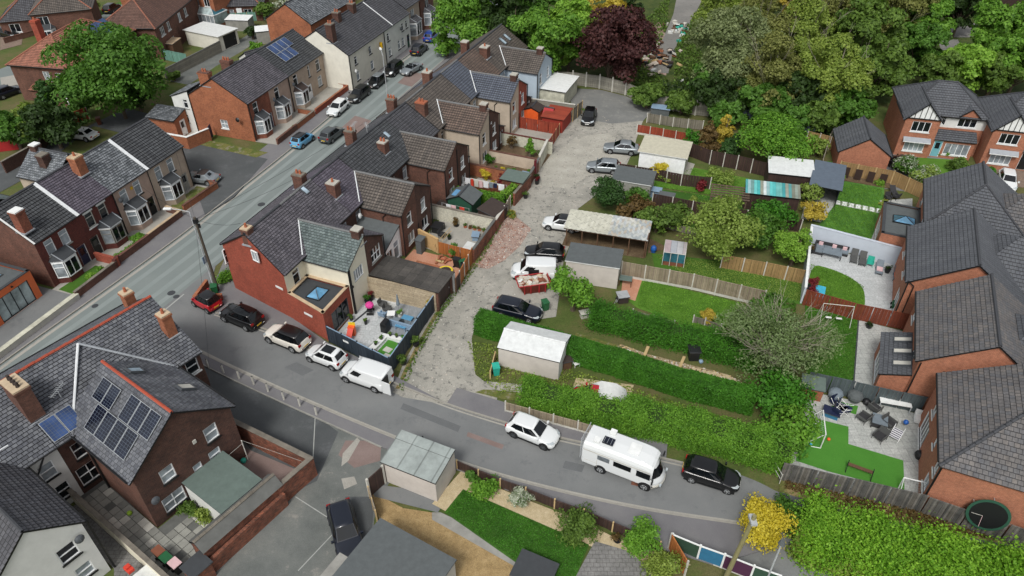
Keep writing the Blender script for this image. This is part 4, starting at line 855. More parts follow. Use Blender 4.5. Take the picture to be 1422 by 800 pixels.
# side road and its two kerb lines
NK=[(-28.42,51.38),(-27.09,50.35),(-22.68,48.47),(-17.74,45.93),(-9.74,41.54),(-5.2,39.17),(-1.74,37.75),(3.6,35.68),(11.35,33.86),(15.52,32.38),(17.65,30.67),(18.62,28.81)]
SK=[(-31.93,48.37),(-27.14,45.3),(-22.83,42.86),(-15.45,38.95),(-9.29,35.89),(-4.11,33.47),(-0.57,32.13),(3.95,30.72),(9.46,29.32),(15.12,28.36),(17.61,27.87)]
zone('side_road',[T2(4,12.3),T2(-16,12.3)]+SK[1:]+[(18.92,26.63),(21.68,25.1),(24.55,23.17),(16.72,20.92),(14.04,22.25),(16.83,25.1),(15.53,26.37)]+[(19.34,27.98),(18.75,29.26)]+NK[::-1][1:],.004,'g_asphalt')
zone('lane_surface',[(14.55,32.7),(17.4,31.63),(18.93,30.9),(18.13,27.81),(19.28,26.27),(21.75,24.41),(24.31,22.61),(17.12,22.25),(13.59,26.11)],.0065,'g_asphalt'); strip('side_road_bend',[(14.53,30.31),(16.34,29.49),(17.88,27.98),(19.62,25.86),(21.52,22.25)],5.4,.008,'g_asphalt')
# pavements (raised behind a kerb)
zone('pavement_corner',NK[:6]+[T2(-3.0,-11.6),T2(-1.7,-4.45),T2(-.2,0),T2(1.5,7.9),T2(5.4,8.1),T2(5.4,12.2)],.11,'g_pave',.11); strip('pavement_north',poly_off(NK[5:9],.95),1.9,.106,'g_pave',.11,smooth=2)
zone('pavement_south',SK[1:]+[(17.4,26.63),(12.95,25.35),(9.66,26.53),(6.74,27.98),(2.94,29.78),(-0.56,31.15),(-3.7,32.7),(-9.74,34.86),(-15.7,37.97),(-23.07,41.87),(-27.55,44.5)],.11,'g_pave',.11)
strip('pavement_terrace',t2([(a,b+1.15) for a,b in MR[2:]]),2.3,.10,'g_pave',.10)
strip('pavement_corner_west',t2([(-70,-11.4),(-24,-11.2),(-18,-10.9)]),2.4,.10,'g_pave',.1)
strip('pavement_west',t2([(a,b-1.7) for a,b in ML]),3.4,.10,'g_pave',.10)
strip('kerb_west',t2([(a,b+.02) for a,b in ML]),.14,.125,'kerb',.12); strip('kerb_terrace',t2([(a,b) for a,b in MR[2:]]),.14,.125,'kerb',.12)
strip('kerb_north',NK[1:-2],.14,.125,'kerb',.12); strip('kerb_south',SK,.14,.125,'kerb',.12)
strip('gutter_line_west',t2([(a,b+.45) for a,b in ML]),.35,.006,'g_conc'); strip('gutter_line_south',poly_off(SK,.22),.18,.01,'g_conc'); strip('gutter_line_north',poly_off(NK[1:-2],-.25),.14,.01,'g_conc')
strip('pavement_edging_south',[(-27.55,44.5),(-23.07,41.87),(-15.7,37.97),(-9.74,34.86)],.1,.118,'conc_grey',.1)
for a_ in (1.6,3.3,4.9,6.2): strip('tyre_track',t2([(a,b+a_) for a,b in ML]),.55,.0035,'g_road_track')
zone('trench_patch',[(-8.65,39.33),(-3.94,36.95),(-4.13,36.38),(-8.81,38.72)],.013,'g_asphalt_new'); zone('trench_patch',[(-19.11,43.37),(-18.22,43.98),(-16.56,43.03),(-17.37,42.36)],.013,'g_asphalt_new'); zone('trench_patch',[(3.91,33.66),(5.31,33.27),(5.05,32.63),(3.67,33.02)],.013,'g_asphalt_new'); zone('trench_patch',[(-3.36,36.38),(-0.59,35.13),(-0.75,34.72),(-3.45,35.96)],.013,'g_redtarmac')
strip('give_way_line',[T2(-1,11.9),T2(-12.5,11.9)],.15,.012,'road_white')
strip('parking_line',[(-40.19,79.37),(-33.31,76.52),(-30.68,79.56)],.1,.012,'road_white')
zone('red_road_patch',t2([(33,-14.2),(38,-14.6),(38.5,-17.5),(34,-17.2)]),.004,'g_redtarmac'); zone('red_road_patch',t2([(50,-15),(55,-15.2),(55,-18),(50.5,-17.6)]),.004,'g_redtarmac')
for p,r in ((-28.01,69.06),.42),((-38.63,51.38),.3),((-32.26,53.29),.38),((-31.59,52.75),.3):
    zone('manhole_cover',[(p[0]+r*math.cos(a),p[1]+r*math.sin(a)) for a in [i*.5236 for i in range(12)]],.014,'felt_dark')
zone('drain_cover',[(8.64,32.13),(9.28,31.94),(9.1,31.39),(8.46,31.57)],.014,'brick_yard')
# parking apron between the western terraces,and the lane behind
zone('west_apron',[(-42.48,84.54),(-34.28,81.23),(-30.01,79.37),(-31.48,70.44),(-33.5,66.69),(-40.83,80.67)] ,.115,'g_asphalt_dark',.1)
zone('west_back_lane',[(-42.42,82.57),(-55.65,88.68),(-57.28,75.31),(-60.64,66.69),(-67.01,74.47),(-59.26,82.57),(-53.68,94.28),(-43.23,89.33)],.006,'g_asphalt_dark')
zone('grass_verge',[(-40.49,84.94),(-30.45,81.04),(-31.53,79.74),(-40.66,83.55)],.13,'g_mossy',.1)
zone('upper_west_road',[(-80.81,103.84),(-78.02,110.65),(-78.85,121.19),(-77.4,131.02),(-73.78,139.15),(-72.25,147.18),(-70.13,147.18),(-70.35,134.18),(-71.34,124.69),(-72.22,116.21),(-72.46,108.59),(-73.21,97.89),(-75.21,94.28)],.01,'g_road'); zone('west_drive',[(-85.7,127.24),(-84.78,133.38),(-79.26,134.99),(-77.66,131.02),(-81.79,129.49),(-82.49,124.69)],.014,'g_conc'); zone('grass_verge',[(-80.34,122.92),(-77.68,130.25),(-74.7,141.31),(-73.33,141.31),(-75.63,127.24),(-77.42,118.82)],.016,'g_lawn'); zone('block_drive',[(-87.67,123.98),(-83.16,122.92),(-81.23,118.82),(-83.36,116.21)],.016,'g_block'); zone('block_drive',[(-77.11,104.93),(-75.32,106.04),(-71.87,101.19),(-72.59,97.89)],.016,'g_conc')
zone('west_gardens',[(-57.54,114.62),(-56.71,123.62),(-48.84,130.25),(-41.82,138.3),(-38.73,142.63),(-36.02,130.25),(-41.16,104.38),(-48.31,101.71),(-51.74,104.38)],.004,'g_rough'); zone('west_back_track',[(-51.54,103.84),(-50.28,109.47),(-47.68,114.62),(-44.71,124.69),(-41.7,123.62),(-43.9,115.57),(-46.03,109.47),(-47.75,102.24)],.01,'g_yard')
# back lane behind the long terrace
zone('back_alley',[(-9.67,40.5),(-9.18,43.8),(-6.91,51.9),(-5.0,56.09),(-3.51,59.7),(-1.64,65.98),(0.75,72.5),(2.96,77.57),(5.43,83.94),(8.26,91.98),(9.86,96.18),(13.0,97.15),(19.43,94.28),(17.65,90.2),(16.09,85.14),(15.31,81.99),(13.38,76.52),(10.73,72.5),(7.08,67.86),(6.82,64.16),(6.04,61.49),(5.21,58.71),(4.61,54.06),(4.0,49.85),(1.89,49.35),(-3.04,50.66),(-3.54,46.95),(-3.05,42.53),(-1.11,40.5),(-1.41,38.05),(-5.2,39.17),(-8.73,39.95)],.012,'g_alley')
zone('alley_head',[(8.68,90.86),(7.92,101.19),(13.01,100.41),(16.4,98.14),(19.66,93.81),(17.65,90.2)],.0125,'g_alley_dark'); zone('alley_pale_surface',[(4.34,79.37),(8.31,85.55),(12.62,86.57),(15.26,81.61),(13.16,77.57),(8.88,75.31),(6.57,72.5),(2.85,73.15)],.016,'g_alley_pale'); zone('alley_dark_tarmac',[(9.82,95.7),(13.0,97.15),(19.43,94.28),(17.65,90.2),(13.38,89.33),(9.83,90.64)],.016,'g_alley_dark')
zone('alley_rubble',[(-3.01,64.85),(-0.48,67.86),(2.07,64.16),(0.82,60.97),(-0.79,58.47),(-2.35,57.03),(-4.52,57.74)],.02,'g_rubble'); zone('alley_pale_surface',[(-0.76,54.61),(0.99,56.33),(2.32,53.51),(0.6,51.38),(-1.4,51.38)],.016,'g_conc'); zone('alley_pale_surface',[(-6.07,46.95),(-3.9,47.89),(-3.42,44.24),(-3.61,41.7),(-6.57,41.7),(-7.36,43.8)],.016,'g_alley')
strip('alley_weeds',[(-9.31,40.89),(-8.41,45.12),(-6.6,51.38),(-4.63,55.75),(-3.15,59.7),(-1.25,65.98),(1.16,72.5),(3.22,77.57)],.35,.022,'g_strip')
# yard in front of the low garages,bottom left
zone('bottom_yard',[*[(-26.87,44.5),(-21.7,41.87),(-15.32,38.34),(-9.22,35.34),(-7.99,33.66),(-8.97,31.15),(-9.38,28.81),(-8.93,20.08),(-19.5,20.08),(-19.49,26.63)]],.012,'g_yard')
zone('dark_tarmac',[(-26.87,44.5),(-21.7,41.87),(-15.45,38.12),(-13.26,36.38),(-13.96,31.88),(-15.95,30.55),(-20.96,36.38),(-24.64,40.89)],.016,'g_asphalt_dark'); zone('dark_tarmac',[(-11.66,30.55),(-9.64,30.55),(-9.29,26.63),(-11.63,27.7)],.02,'g_asphalt_dark')
zone('pink_concrete',[(-12.56,35.54),(-9.84,35.54),(-9.68,33.66),(-11.47,33.02),(-12.85,34.19)],.018,'g_redtarmac'); zone('pale_patch',[(-12.55,34.32),(-11.74,35.82),(-11.47,35.54),(-12.01,33.66),(-12.44,33.14)],.022,'g_conc'); zone('pale_patch',[(-12.24,32.07),(-11.35,32.26),(-11.03,31.63),(-11.87,31.15)],.022,'g_conc')
for j,(a,b_) in enumerate((((-15.45,38.42),(-14.51,33.02)),((-15.19,30.55),(-12.31,28.7)),((-11.84,27.81),(-13.69,24.95)))): strip('bay_line',[a,b_],.07,.024+j*.002,'road_white')
# right-hand lane verge
zone('embankment',[(19.21,31.88),(33.95,27.06),(44.23,23.17),(37.51,14.45),(24.39,22.8),(21.78,24.51),(19.31,26.37),(17.98,27.98)],.05,'g_scrub',.05)
zone('dirt_path',[(19.22,32.26),(23.67,30.55),(29.06,29.09),(34.54,27.43),(34.04,26.53),(28.42,27.7),(23.2,29.26),(18.83,30.9)],.07,'g_strip',.03); zone('tarmac_path',[(18.83,30.9),(23.2,29.26),(28.42,27.7),(34.04,26.53),(33.66,25.86),(28.13,27.06),(23.0,28.7),(18.95,29.96)],.074,'g_asphalt_dark',.03)
# far lane with fly-tipping,woodland floor
zone('woodland_floor',[(-18.09,119.49),(-1.38,126.5),(5.45,108.59),(19.79,96.66),(42.69,82.57),(50.48,94.28),(66.87,104.38),(73.35,96.66),(94.53,119.49),(128.02,173.96),(-18.01,173.96)],-.01,'g_scrub')
zone('rubble_track',[(21.38,107.16),(24.8,119.49),(29.4,134.18),(34.88,157.02),(40.84,157.02),(36.39,142.63),(30.57,126.5),(26.26,116.21),(23.82,106.6)],.01,'g_track'); zone('rubble_spread',[(21.08,121.19),(26.15,130.25),(26.24,119.49),(23.35,105.76),(20.48,108.59)],.006,'g_rubble')
zone('far_car_park',[(71.58,121.19),(74.98,121.19),(72.03,111.55),(69.05,113.69)],.012,'g_track'); zone('far_track',[(75.9,128.35),(82.81,129.49),(77.91,122.22),(73.77,122.22)],.012,'g_track')
# new-build estate surfaces
zone('estate_road',[(52.52,78.29),(55.7,81.23),(55.59,78.29),(54.13,74.47),(50.74,74.47)],.01,'g_asphalt'); zone('estate_drive',[(58.01,77.04),(63.72,77.93),(60.63,72.5),(56.4,73.15)],.012,'g_block')
zone('front_lawn',[(49.1,80.11),(54.36,79.37),(52.86,74.47),(47.74,72.5),(47.41,76.17)],.012,'g_lawn_bright'); zone('gravel_bed',[(50.15,82.57),(55.25,81.23),(54.62,79.92),(49.85,81.23)],.016,'g_gravel_pale')
R_=lambda L: [RF(s,-t) for s,t in L]
zone('striped_lawn',R_([(10.4,-8.2),(14.5,-7.6),(19,-6.5),(25,-5.9),(25.2,-1.6),(19,-1.5),(10.2,-2.6)]),.02,'g_lawn_stripes'); zone('paving',R_([(10,-2.9),(19,-1.7),(21.0,-1.6),(22,-2.0),(24,1.4),(10,1.4)]),.026,'g_slabs'); zone('stepping_path',R_([(19.1,-6.6),(20.1,-6.6),(20.1,-1.5),(19.1,-1.5)]),.03,'conc_grey'); zone('garage_apron',R_([(14.6,-9.6),(24,-9.6),(24,-6.4),(18.6,-6.6),(14.6,-7.6)]),.024,'g_slabs'); zone('flower_bed',R_([(25,-6.2),(26.2,-6.4),(26.4,-1),(25.2,-1)]),.12,'g_soil',.1); zone('estate_paving',[(40.28,74.81),(47.0,80.86),(50.32,82.96),(55.43,80.67),(55.41,77.93),(53.15,72.5),(47.58,71.22),(42.75,72.5)],.008,'g_asphalt')
for i in range(7): zone('paving_slab',R_([(19.15,-6.5+i*.72),(20.05,-6.5+i*.72),(20.05,-6.0+i*.72),(19.15,-6.0+i*.72)]),.06,'white_paint',.03)
zone('pale_patio',R_([(-.3,-7.7),(9.9,-8.1),(9.5,1.1),(-.6,1.2)]),.02,'g_slabs_pale')
zone('curved_lawn',chaikin(R_([(.1,-7.5),(6.3,-7.7),(6.4,-6.2),(5.9,-4.4),(4.6,-2.7),(2.2,-2.4),(.0,-2.5)]),3),.028,'g_lawn_bright')
zone('shaded_lawn',R_([(-11.2,-6.2),(-.6,-7.5),(-.8,-2.9),(-11.0,-2.7)]),.02,'g_lawn'); zone('slab_path',R_([(-11.2,-2.6),(-.8,-2.8),(-.8,1.0),(-11.0,1.6)]),.024,'g_slabs'); zone('lawn_edging',R_([(-11.2,-2.72),(-.8,-2.9),(-.8,-2.78),(-11.2,-2.6)]),.05,'felt_dark',.03)
zone('grey_patio',R_([(-21.3,-6.5),(-11.8,-5.9),(-10.8,2.2),(-20.3,2.4)]),.02,'g_slabs'); zone('artificial_turf',[(23.22,37.24),(24.1,37.53),(25.88,36.88),(25.26,35.2),(28.73,33.66),(27.71,31.03),(22.89,32.7),(20.84,33.66),(21.63,35.34)],.045,'g_turf',.02); zone('turf_corner',R_([(-12.0,-4.0),(-11.9,-2.2),(-12.9,-2.3),(-12.9,-4.1)]),.04,'g_turf')
zone('red_drive',R_([(-24,2.4),(-17.5,2.4),(-17.5,14),(-24,14)]),.02,'g_block')

# ================================================================ houses
def hs(name,label,F,x,y,cat='house',group=None): return thing(name,label,cat,F(x,y),F.a,group)
# ---------- the long terrace (rear faces the back alley=local -y)
X=[0,5.6,10.5,15.2,20,24.7,29.4,33.7,38.4,43.2,48,53,58]
roofs=['slate_purple','slate_purple','slate_violet','tile_charcoal','tile_charcoal','tile_dark','tile_brown','tile_brown','tile_blue','tile_brownred','tile_brown','tile_brown']
oroof=['slate_green','slate_purple','tile_brown','tile_brown','tile_brown','tile_brown','tile_brownred','tile_brownred','tile_blue','tile_blue','tile_brown','tile_brown']
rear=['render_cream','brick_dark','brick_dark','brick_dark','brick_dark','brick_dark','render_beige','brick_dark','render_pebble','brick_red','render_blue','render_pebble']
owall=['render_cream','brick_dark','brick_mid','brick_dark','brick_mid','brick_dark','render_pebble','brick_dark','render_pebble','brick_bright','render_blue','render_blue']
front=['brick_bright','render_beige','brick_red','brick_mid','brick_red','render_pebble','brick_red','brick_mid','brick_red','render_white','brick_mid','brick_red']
tl=['red-brick end-of-terrace house at the junction, its back wall rendered cream','slate-roofed terraced house sharing the cream outrigger of the corner house','third terraced house from the junction, slate roof and brown brick outrigger with conservatory',
      'fourth terraced house from the junction, charcoal concrete tiles and dark brick outrigger gable','fifth terraced house from the junction, charcoal tiles with a skylight','sixth terraced house from the junction, beside the green shed yard','seventh terraced house from the junction, pebble-dashed outrigger under red-brown tiles',
      'eighth terraced house from the junction, brown tiles and dark brick outrigger half','ninth terraced house from the junction, newest blue-grey roof','tenth terraced house from the junction with bright red brick outrigger half','pale blue rendered terraced house second from the far end','last house of the long terrace, two skylights in its brown roof']
TH=[]
for i in range(12):
    x0,x1=X[i],X[i+1]; L=x1-x0; h=hs('terraced_house',tl[i],T2,x0,0,group='long terrace along the main road'); TH.append(h); dz=[0,.0,.02,.06,.06,.03,.1,.1,.12,.08,.06,.05][i]
    skip=''
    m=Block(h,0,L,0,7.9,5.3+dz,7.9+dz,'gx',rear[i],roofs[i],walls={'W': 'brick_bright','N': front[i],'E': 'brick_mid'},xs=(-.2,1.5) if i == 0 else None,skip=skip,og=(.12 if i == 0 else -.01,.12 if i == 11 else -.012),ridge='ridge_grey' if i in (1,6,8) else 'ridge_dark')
    left=i % 2 == 0       # outrigger on the +x half of even houses,-x half of odd ones
    ow=2.95
    for u in ((1.3,) if True else ()):
        uu=u if left else L-u; m.win('S',uu+(.25 if i == 0 else 0),3.1,.95,1.55,'t',sill='white_paint' if i % 3 else 'coping'); m.win('S',uu+(.25 if i == 0 else 0),.9 if i else 3.1,1.1,1.3,'t') if i else None
    m.win('N',L*.3,3.2,1.0,1.5,'s'); m.win('N',L*.7,3.2,1.0,1.5,'s'); m.door('N',L*(.25 if left else .75),mat=['door_blue','white_pvc','door_red'][i % 3])
    bay(h,L*(.35 if left and i else .65),7.9,180,2.2,.8,2.6,wall=front[i])
    ox0,ox1=(L-ow,L) if left else (0,ow); rt='lean+x' if left else 'lean-x'
    o=Block(h,ox0,ox1,-4.6,2.25,5.0,6.75,rt,owall[i],oroof[i],skip='N'+('E' if left else 'W'),ov=.18,og=(.1,0),wname='outrigger_wall',rname='outrigger_roof',ridge='ridge_grey')
    st=['4','t','t','t','t','s','t','t','t','t','t','t'][i]
    if i == 0: o.win('S',1.5,3.0,1.5,1.25,'4',glass='glass_net',sill=None)
    elif i == 1: o.win('S',1.6,3.0,1.6,1.5,'g'); 
    else: o.win('S',1.45,2.95,.95,1.45,st,sill='white_paint'); o.win('S',1.5,.8,1.3,1.2,'v',sill='white_paint')
    if i in (7,9): o.win('S',.7,4.55,.5,.35,'t',sill=None)
    pipe(h,[(ox0-.08 if left else ox1+.08,-4.66,0),(ox0-.08 if left else ox1+.08,-4.66,4.9)],.06)
    if i % 2: pipe(h,[(0,-4.68,0),(0,-4.68,5.9 if i in (7,5) else 2.2)],.05)
    if i in (2,4,8): pipe(h,[(ox0-.06,-2.5,2.2),(ox0-.06,-2.5,4.2),(ox0-.06,-2.9,4.6)],.04)
    if i not in (0,): MB().box(L-.03,-.2,0,L+.03,0,.02,'mortar_white')
    if i in (2,6,8,10,0): # pale mortar fillet down the valley beside the outrigger
        MB().tube((ox0+.02,.0,5.33+dz),(L-.02,2.15,6.8+dz),.06,'mortar_white',n=5).build('valley_mortar',h)
# party chimneys: (house,x,y,base z,top z,size)
for i,x,y,z0,z1,wd,cap,pots in ((0,1.0,4.0,6.6,9.1,(.75,.75),'pot_buff',1),(1,4.6,5.0,6.8,9.3,(.8,1.1),'coping',2),(2,-1.3,1.9,6.2,8.6,(.9,1.0),'white_paint',1),(3,4.6,5.3,6.8,9.4,(.8,1.0),'coping',2),(4,-2.2,1.9,6.2,8.4,(.9,.9),'white_paint',2),(5,4.2,5.5,6.6,9.2,(.8,1.0),'coping',3),(6,-.9,2.2,6.2,8.9,(.9,1.2),'terracotta',2),(7,3.6,5.2,6.6,9.3,(.9,1.0),'white_paint',1),
                                (10,-1.4,5.3,6.6,9.3,(.9,.9),'white_paint',0),(10,-1.5,2.4,6.6,9.0,(1.1,1.1),'white_paint',1)):
    chimney(TH[i],x if x > 0 else .55,y,z0,z1-.75,wd[0],wd[1],'brick_mid','chimney_cap' if cap == 'white_paint' else cap,pots)
for i,y in ((0,-4.1),(6,-4.0),(8,-4.0),(10,-3.9)): chimney(TH[i],X[i+1]-X[i]-.06,y,5.8,7.45,.8,.8,'brick_dark','chimney_cap',0)
for i,x,y in ((0,1.6,2.2),(4,2.5,2.4),(1,3.0,3.2)):
    k=2.6/3.95; rooflight(TH[i],(x,y,5.33+y*k),(1,0,0),(0,1,k),.6,.9,'mirror') if i != 0 else None
for x in (1.2,2.8): rooflight(TH[11],(x,1.8,5.38+1.8*.66),(1,0,0),(0,1,.66),.7,1.3,'mirror')
aerial(TH[4],.9,3.9,7.8,1.2,40); aerial(TH[3],4.5,4.6,8.6,.9,10); dish(TH[2],1.0,-.1,4.2,0,'white_paint')
# attic window and street sign plates on the red gable
g=TH[0]; gd=Vector((1.7,7.9,0)); ga=math.degrees(math.atan2(-7.9,-1.7))
window(g,(.18,3.0,5.5),ga,.8,1.1,'v',sill=None)
MB().box(-.45,-.03,0,.45,.02,.2,'white_paint').build('sign_plate',g,(-.02,1.0,3.2),R(ga))
# flat-roofed brick extension of the corner house
e=Block(g,.2,2.62,-4.45,-.02,2.95,.05,'flat','brick_bright','felt_dark',walls={'S': 'brick_bright'},xs=(-1.45,-.25),parapet=.22,ridge='stone_buff',skip='N',wname='extension_wall',rname='extension_roof',gutter=False)
e.win('S',2.3,.15,2.6,2.15,'3',frame='grey_trim',sill=None,glass='glass_dark',name='patio_door'); lantern(g,.9,-2.3,2.99,1.6,1.3,.65,'black_trim')
MB().box(-.5,-.03,0,.5,.02,.2,'white_paint').build('sign_plate',g,(-.95,-2.4,1.9),R(ga)); pipe(g,[(2.65,-4.75,0),(2.65,-4.75,5)],.07)
MB().box(2.5,-4.78,2.9,2.9,-4.65,3.1,'black_trim').build('hopper',g)
# dark brick lean-to of the second house,conservatory of the third
h=TH[1]; 
c=thing('conservatory','grey-roofed lean-to conservatory between the cream and brown outriggers','conservatory',T2(9.3,-4.2),T2.a); Block(c,0,3.0,0,4.3,2.5,3.7,'lean+x','white_pvc','felt_grey',skip='EN',step=9,gutter=False,wname='frame',rname='roof').wins('W',(.9,.9,1.2,1.2,'v'),(2.4,.9,1.2,1.2,'v')).wins('S',(.8,.9,1.1,1.1,'v'),(2.1,.2,1.0,2.1,'t'))
for i,col_ in ((5,'white_pvc'),(7,'brick_mid'),(9,'brick_dark')):
    c=thing('rear_extension','slate-grey lean-to extension behind '+{5: 'the brown outrigger beside the clothes line',7: 'the pebble-dashed outrigger',9: 'the red brick outrigger half'}[i],'extension',T2(X[i]+3.0,-4.4 if i != 5 else -3.6),T2.a)
    Block(c,0,2.2,0,4.3 if i != 5 else 3.5,2.3,3.3,'lean-x',col_,'tile_dark',skip='WN',gutter=False,wname='wall',rname='roof').win('S',1.1,.4,1.2,1.7,'v',sill=None)
# low red sheds past the end house
b_,_=shed('white flat-roofed lean-to shed past the far end of the long terrace',T2,51.2,57.0,-8.2,-3.2,2.4,.08,'flat','render_dirty','white_paint'); 

# ---------- left terrace (front faces the road=local -y)
L1=[(-.1,4.9,'tile_charcoal','brick_deep','white_pvc'),(4.9,9.4,'slate_violet','brick_deep','conc_pale'),(9.4,14.4,'slate_grey','render_pinkish','white_pvc'),(14.4,20.0,'tile_charcoal','render_beige','white_pvc')]
ll=['dark-tiled end house of the left terrace with deep red brick front and grassed bay garden','violet slate house of the left terrace with dark-framed windows in deep red brick','grey slate house of the left terrace with pink-beige render and a yellow alarm box','dark-tiled beige rendered end house of the left terrace beside the parking apron']
LH=[]
for i,(x0,x1,rf_,wl,fr_) in enumerate(L1):
    h=hs('terraced_house',ll[i],T1,x0,0,group='left terrace across the main road'); LH.append(h); L=x1-x0
    m=Block(h,0,L,0,7.6,5.3,7.9,'gx',wl,rf_,walls={'W': 'brick_mid','N': 'brick_mid','E': 'render_beige'},og=(.1 if i == 0 else -.01,.1 if i == 3 else -.012))
    gl='glass_dark' if i == 1 else 'glass_net'; fm='conc_pale' if i == 1 else 'white_pvc'; sl='white_paint' if i == 1 else 'black_trim'
    for u in ((1.3,3.0),(1.2,2.9),(1.3,3.2),(1.4,3.3))[i]:
        m.win('S',u,3.15,.95,1.6,'t',fm,sl if i != 0 else 'conc_grey',gl)
        if i == 1: MB().box(u-.6,-.04,4.78,u+.6,.02,5.0,'white_paint').build('lintel',h)
    bx=(1.9,2.7,2.0,2.3)[i] if i != 1 else 2.9; bay(h,bx,0,0,2.6,.95,2.7,wall=wl,roofm='felt_dark',frame='white_pvc' if i != 1 else 'conc_grey'); 
    m.door('S',(4.1,.75,4.2,4.6)[i],mat=('door_blue','black_trim','black_trim','conc_grey')[i],frame='white_pvc' if i == 0 else 'conc_pale')
    if i >= 2:
        mb=MB()
        for k in range(int(L/.33)): mb.box(.1+k*.33,-.14,5.02,.24+k*.33,-.0,5.2,'black_trim')
        mb.build('eaves_corbels',h)
    if i in (1,3): sp=MB(); sp.box(-.17,0,0,.17,4.9,.07,'mortar_white'); q=sp.build('party_strip',h,(0,-.25,5.2)); q.rotation_euler=(math.atan2(2.6,3.8),0,0)
pipe(LH[1],[(4.48,-.1,0),(4.48,-.1,5.1)],.06); pipe(LH[3],[(5.5,-.1,0),(5.5,-.1,5.1)],.06); pipe(LH[2],[(4.95,-.1,0),(4.95,-.1,5.1)],.05); MB().box(2.3,-.1,4.2,2.55,0,4.5,'sign_yellow').build('alarm_box',LH[2])
chimney(LH[0],.5,1.0,6.0,8.3,.9,.9,'brick_red','white_paint',0); chimney(LH[1],4.2,2.6,6.9,9.0,1.0,.95,'brick_orange','stone_buff',1); dish(LH[2],.5,-.05,4.0,0)
sp=MB(); sp.box(-.05,0,0,.1,4.9,.06,'white_paint'); q=sp.build('verge_strip',LH[0],(-.1,-.25,5.22)); q.rotation_euler=(math.atan2(2.6,3.8),0,0)
# rear wings of the left terrace
Block(LH[2],-.2,5.2,7.3,12.2,5.0,6.9,'gy','render_pebble','slate_grey',walls={'W': 'render_pebble','N': 'brick_mid'},skip='S',wname='outrigger_wall',rname='outrigger_roof'); chimney(LH[2],2.5,11.6,5.8,7.4,.8,.8,'brick_dark','white_paint',0); chimney(LH[2],1.3,9.4,5.5,7.2,.9,.9,'brick_dark','coping',0)
Block(LH[0],.8,5.6,7.3,12.2,5.0,6.6,'gy','brick_mid','slate_green',skip='S',wname='outrigger_wall',rname='outrigger_roof')
h=hs('terraced_house','brown slate-roofed house cut by the left edge of the photo behind the left terrace',T1,-9.6,3.5); Block(h,0,4.6,3.5,11,4.4,6.4,'gx','brick_dark','tile_brown')
# orange extension with glass doors,at the left edge
h=hs('restaurant_annexe','orange rendered flat-roofed annexe with tall frosted glass doors at the left edge',T1,-5.1,0.1,'building'); o=Block(h,-6,3.6,0,6.0,2.9,.05,'flat','render_orange','felt_grey',parapet=.2,ridge='felt_dark',gutter=False)
o.win('S',9.6-2.4,.15,3.6,2.3,'4','black_trim',None,'glass_frost','folding_door'); o.win('S',9.6-6.9,.15,3.6,2.3,'4','black_trim',None,'glass_frost','folding_door'); lantern(h,.6,3.0,3.0,3.6,2.0,.7,'felt_grey','glass_sky')
for x in (.2,-4.3): MB().box(x+1.2,-.14,2.72,x+1.35,0,2.84,'black_trim').build('wall_lamp',h)

# ---------- north-west block (front faces the road=local -y)
L3=[(0,4.6,'slate_purple','brick_red'),(4.6,9.2,'slate_purple','render_pinkish'),(9.2,18.4,'tile_charcoal','render_beige')]; NH=[]
nl=['red-brick end house beyond the parking apron with plain brick gable','grey rendered middle house with white canted bay, next to the red-brick gable house','wide beige rendered house with solar panels on a dark tiled roof']
for i,(x0,x1,rf_,wl) in enumerate(L3):
    h=hs('terraced_house',nl[i],T3,x0,0,group='terrace beyond the parking apron'); NH.append(h); L=x1-x0
    m=Block(h,0,L,0,8.6,5.3,7.9,'gx',wl,rf_,walls={'W': 'brick_orange','N': 'brick_mid','E': wl},og=(.1 if i == 0 else -.01,.1 if i == 2 else -.012))
    for u in ((1.5,),(1.7,),(1.6,5.0,7.4))[i]: m.win('S',u,3.15,1.0 if not (i == 2 and u == 5.0) else .55,1.6,'s' if i == 0 else 't',sill='black_trim',glass='glass_dark' if u == 5.0 else None)
    if i < 2: bay(h,1.9,0,0,2.5,.95,2.7,wall=wl,roofm='felt_dark'); m.door('S',3.9,mat='door_blue' if i == 0 else 'white_pvc')
    else: bay(h,2.0,0,0,2.6,.95,2.7,wall=wl,roofm='felt_brown'); m.door('S',4.6); m.win('S',7.3,.9,1.1,1.5,'t',sill='black_trim')
    if i == 0: m.win('W',4.4,1.2,1.1,1.2,'c',sill='white_paint')
chimney(NH[0],.5,5.6,6.6,8.4,.8,1.5,'brick_orange','brick_mid',2); chimney(NH[0],4.4,5.2,6.6,8.5,.8,1.4,'brick_mid','brick_mid',3); dish(NH[0],-.3,1.5,3.0,-90,'black_trim'); dish(NH[1],.4,-.1,3.6,0); dish(NH[2],.5,-.1,3.8,0)
for p in ((4.55,-.1),): pipe(NH[1],[(*p,0),(*p,5.1)],.07)
pipe(NH[0],[(.1,-.12,0),(.1,-.12,5.1)],.06)
k=2.6/4.3; solar(NH[2],2,4,(2.0,1.3,5.35+1.3*k),(1,0,0),(0,1,k),1.05,1.55,'solar_blue',skipf=lambda r,c: r == 0 and c == 3)
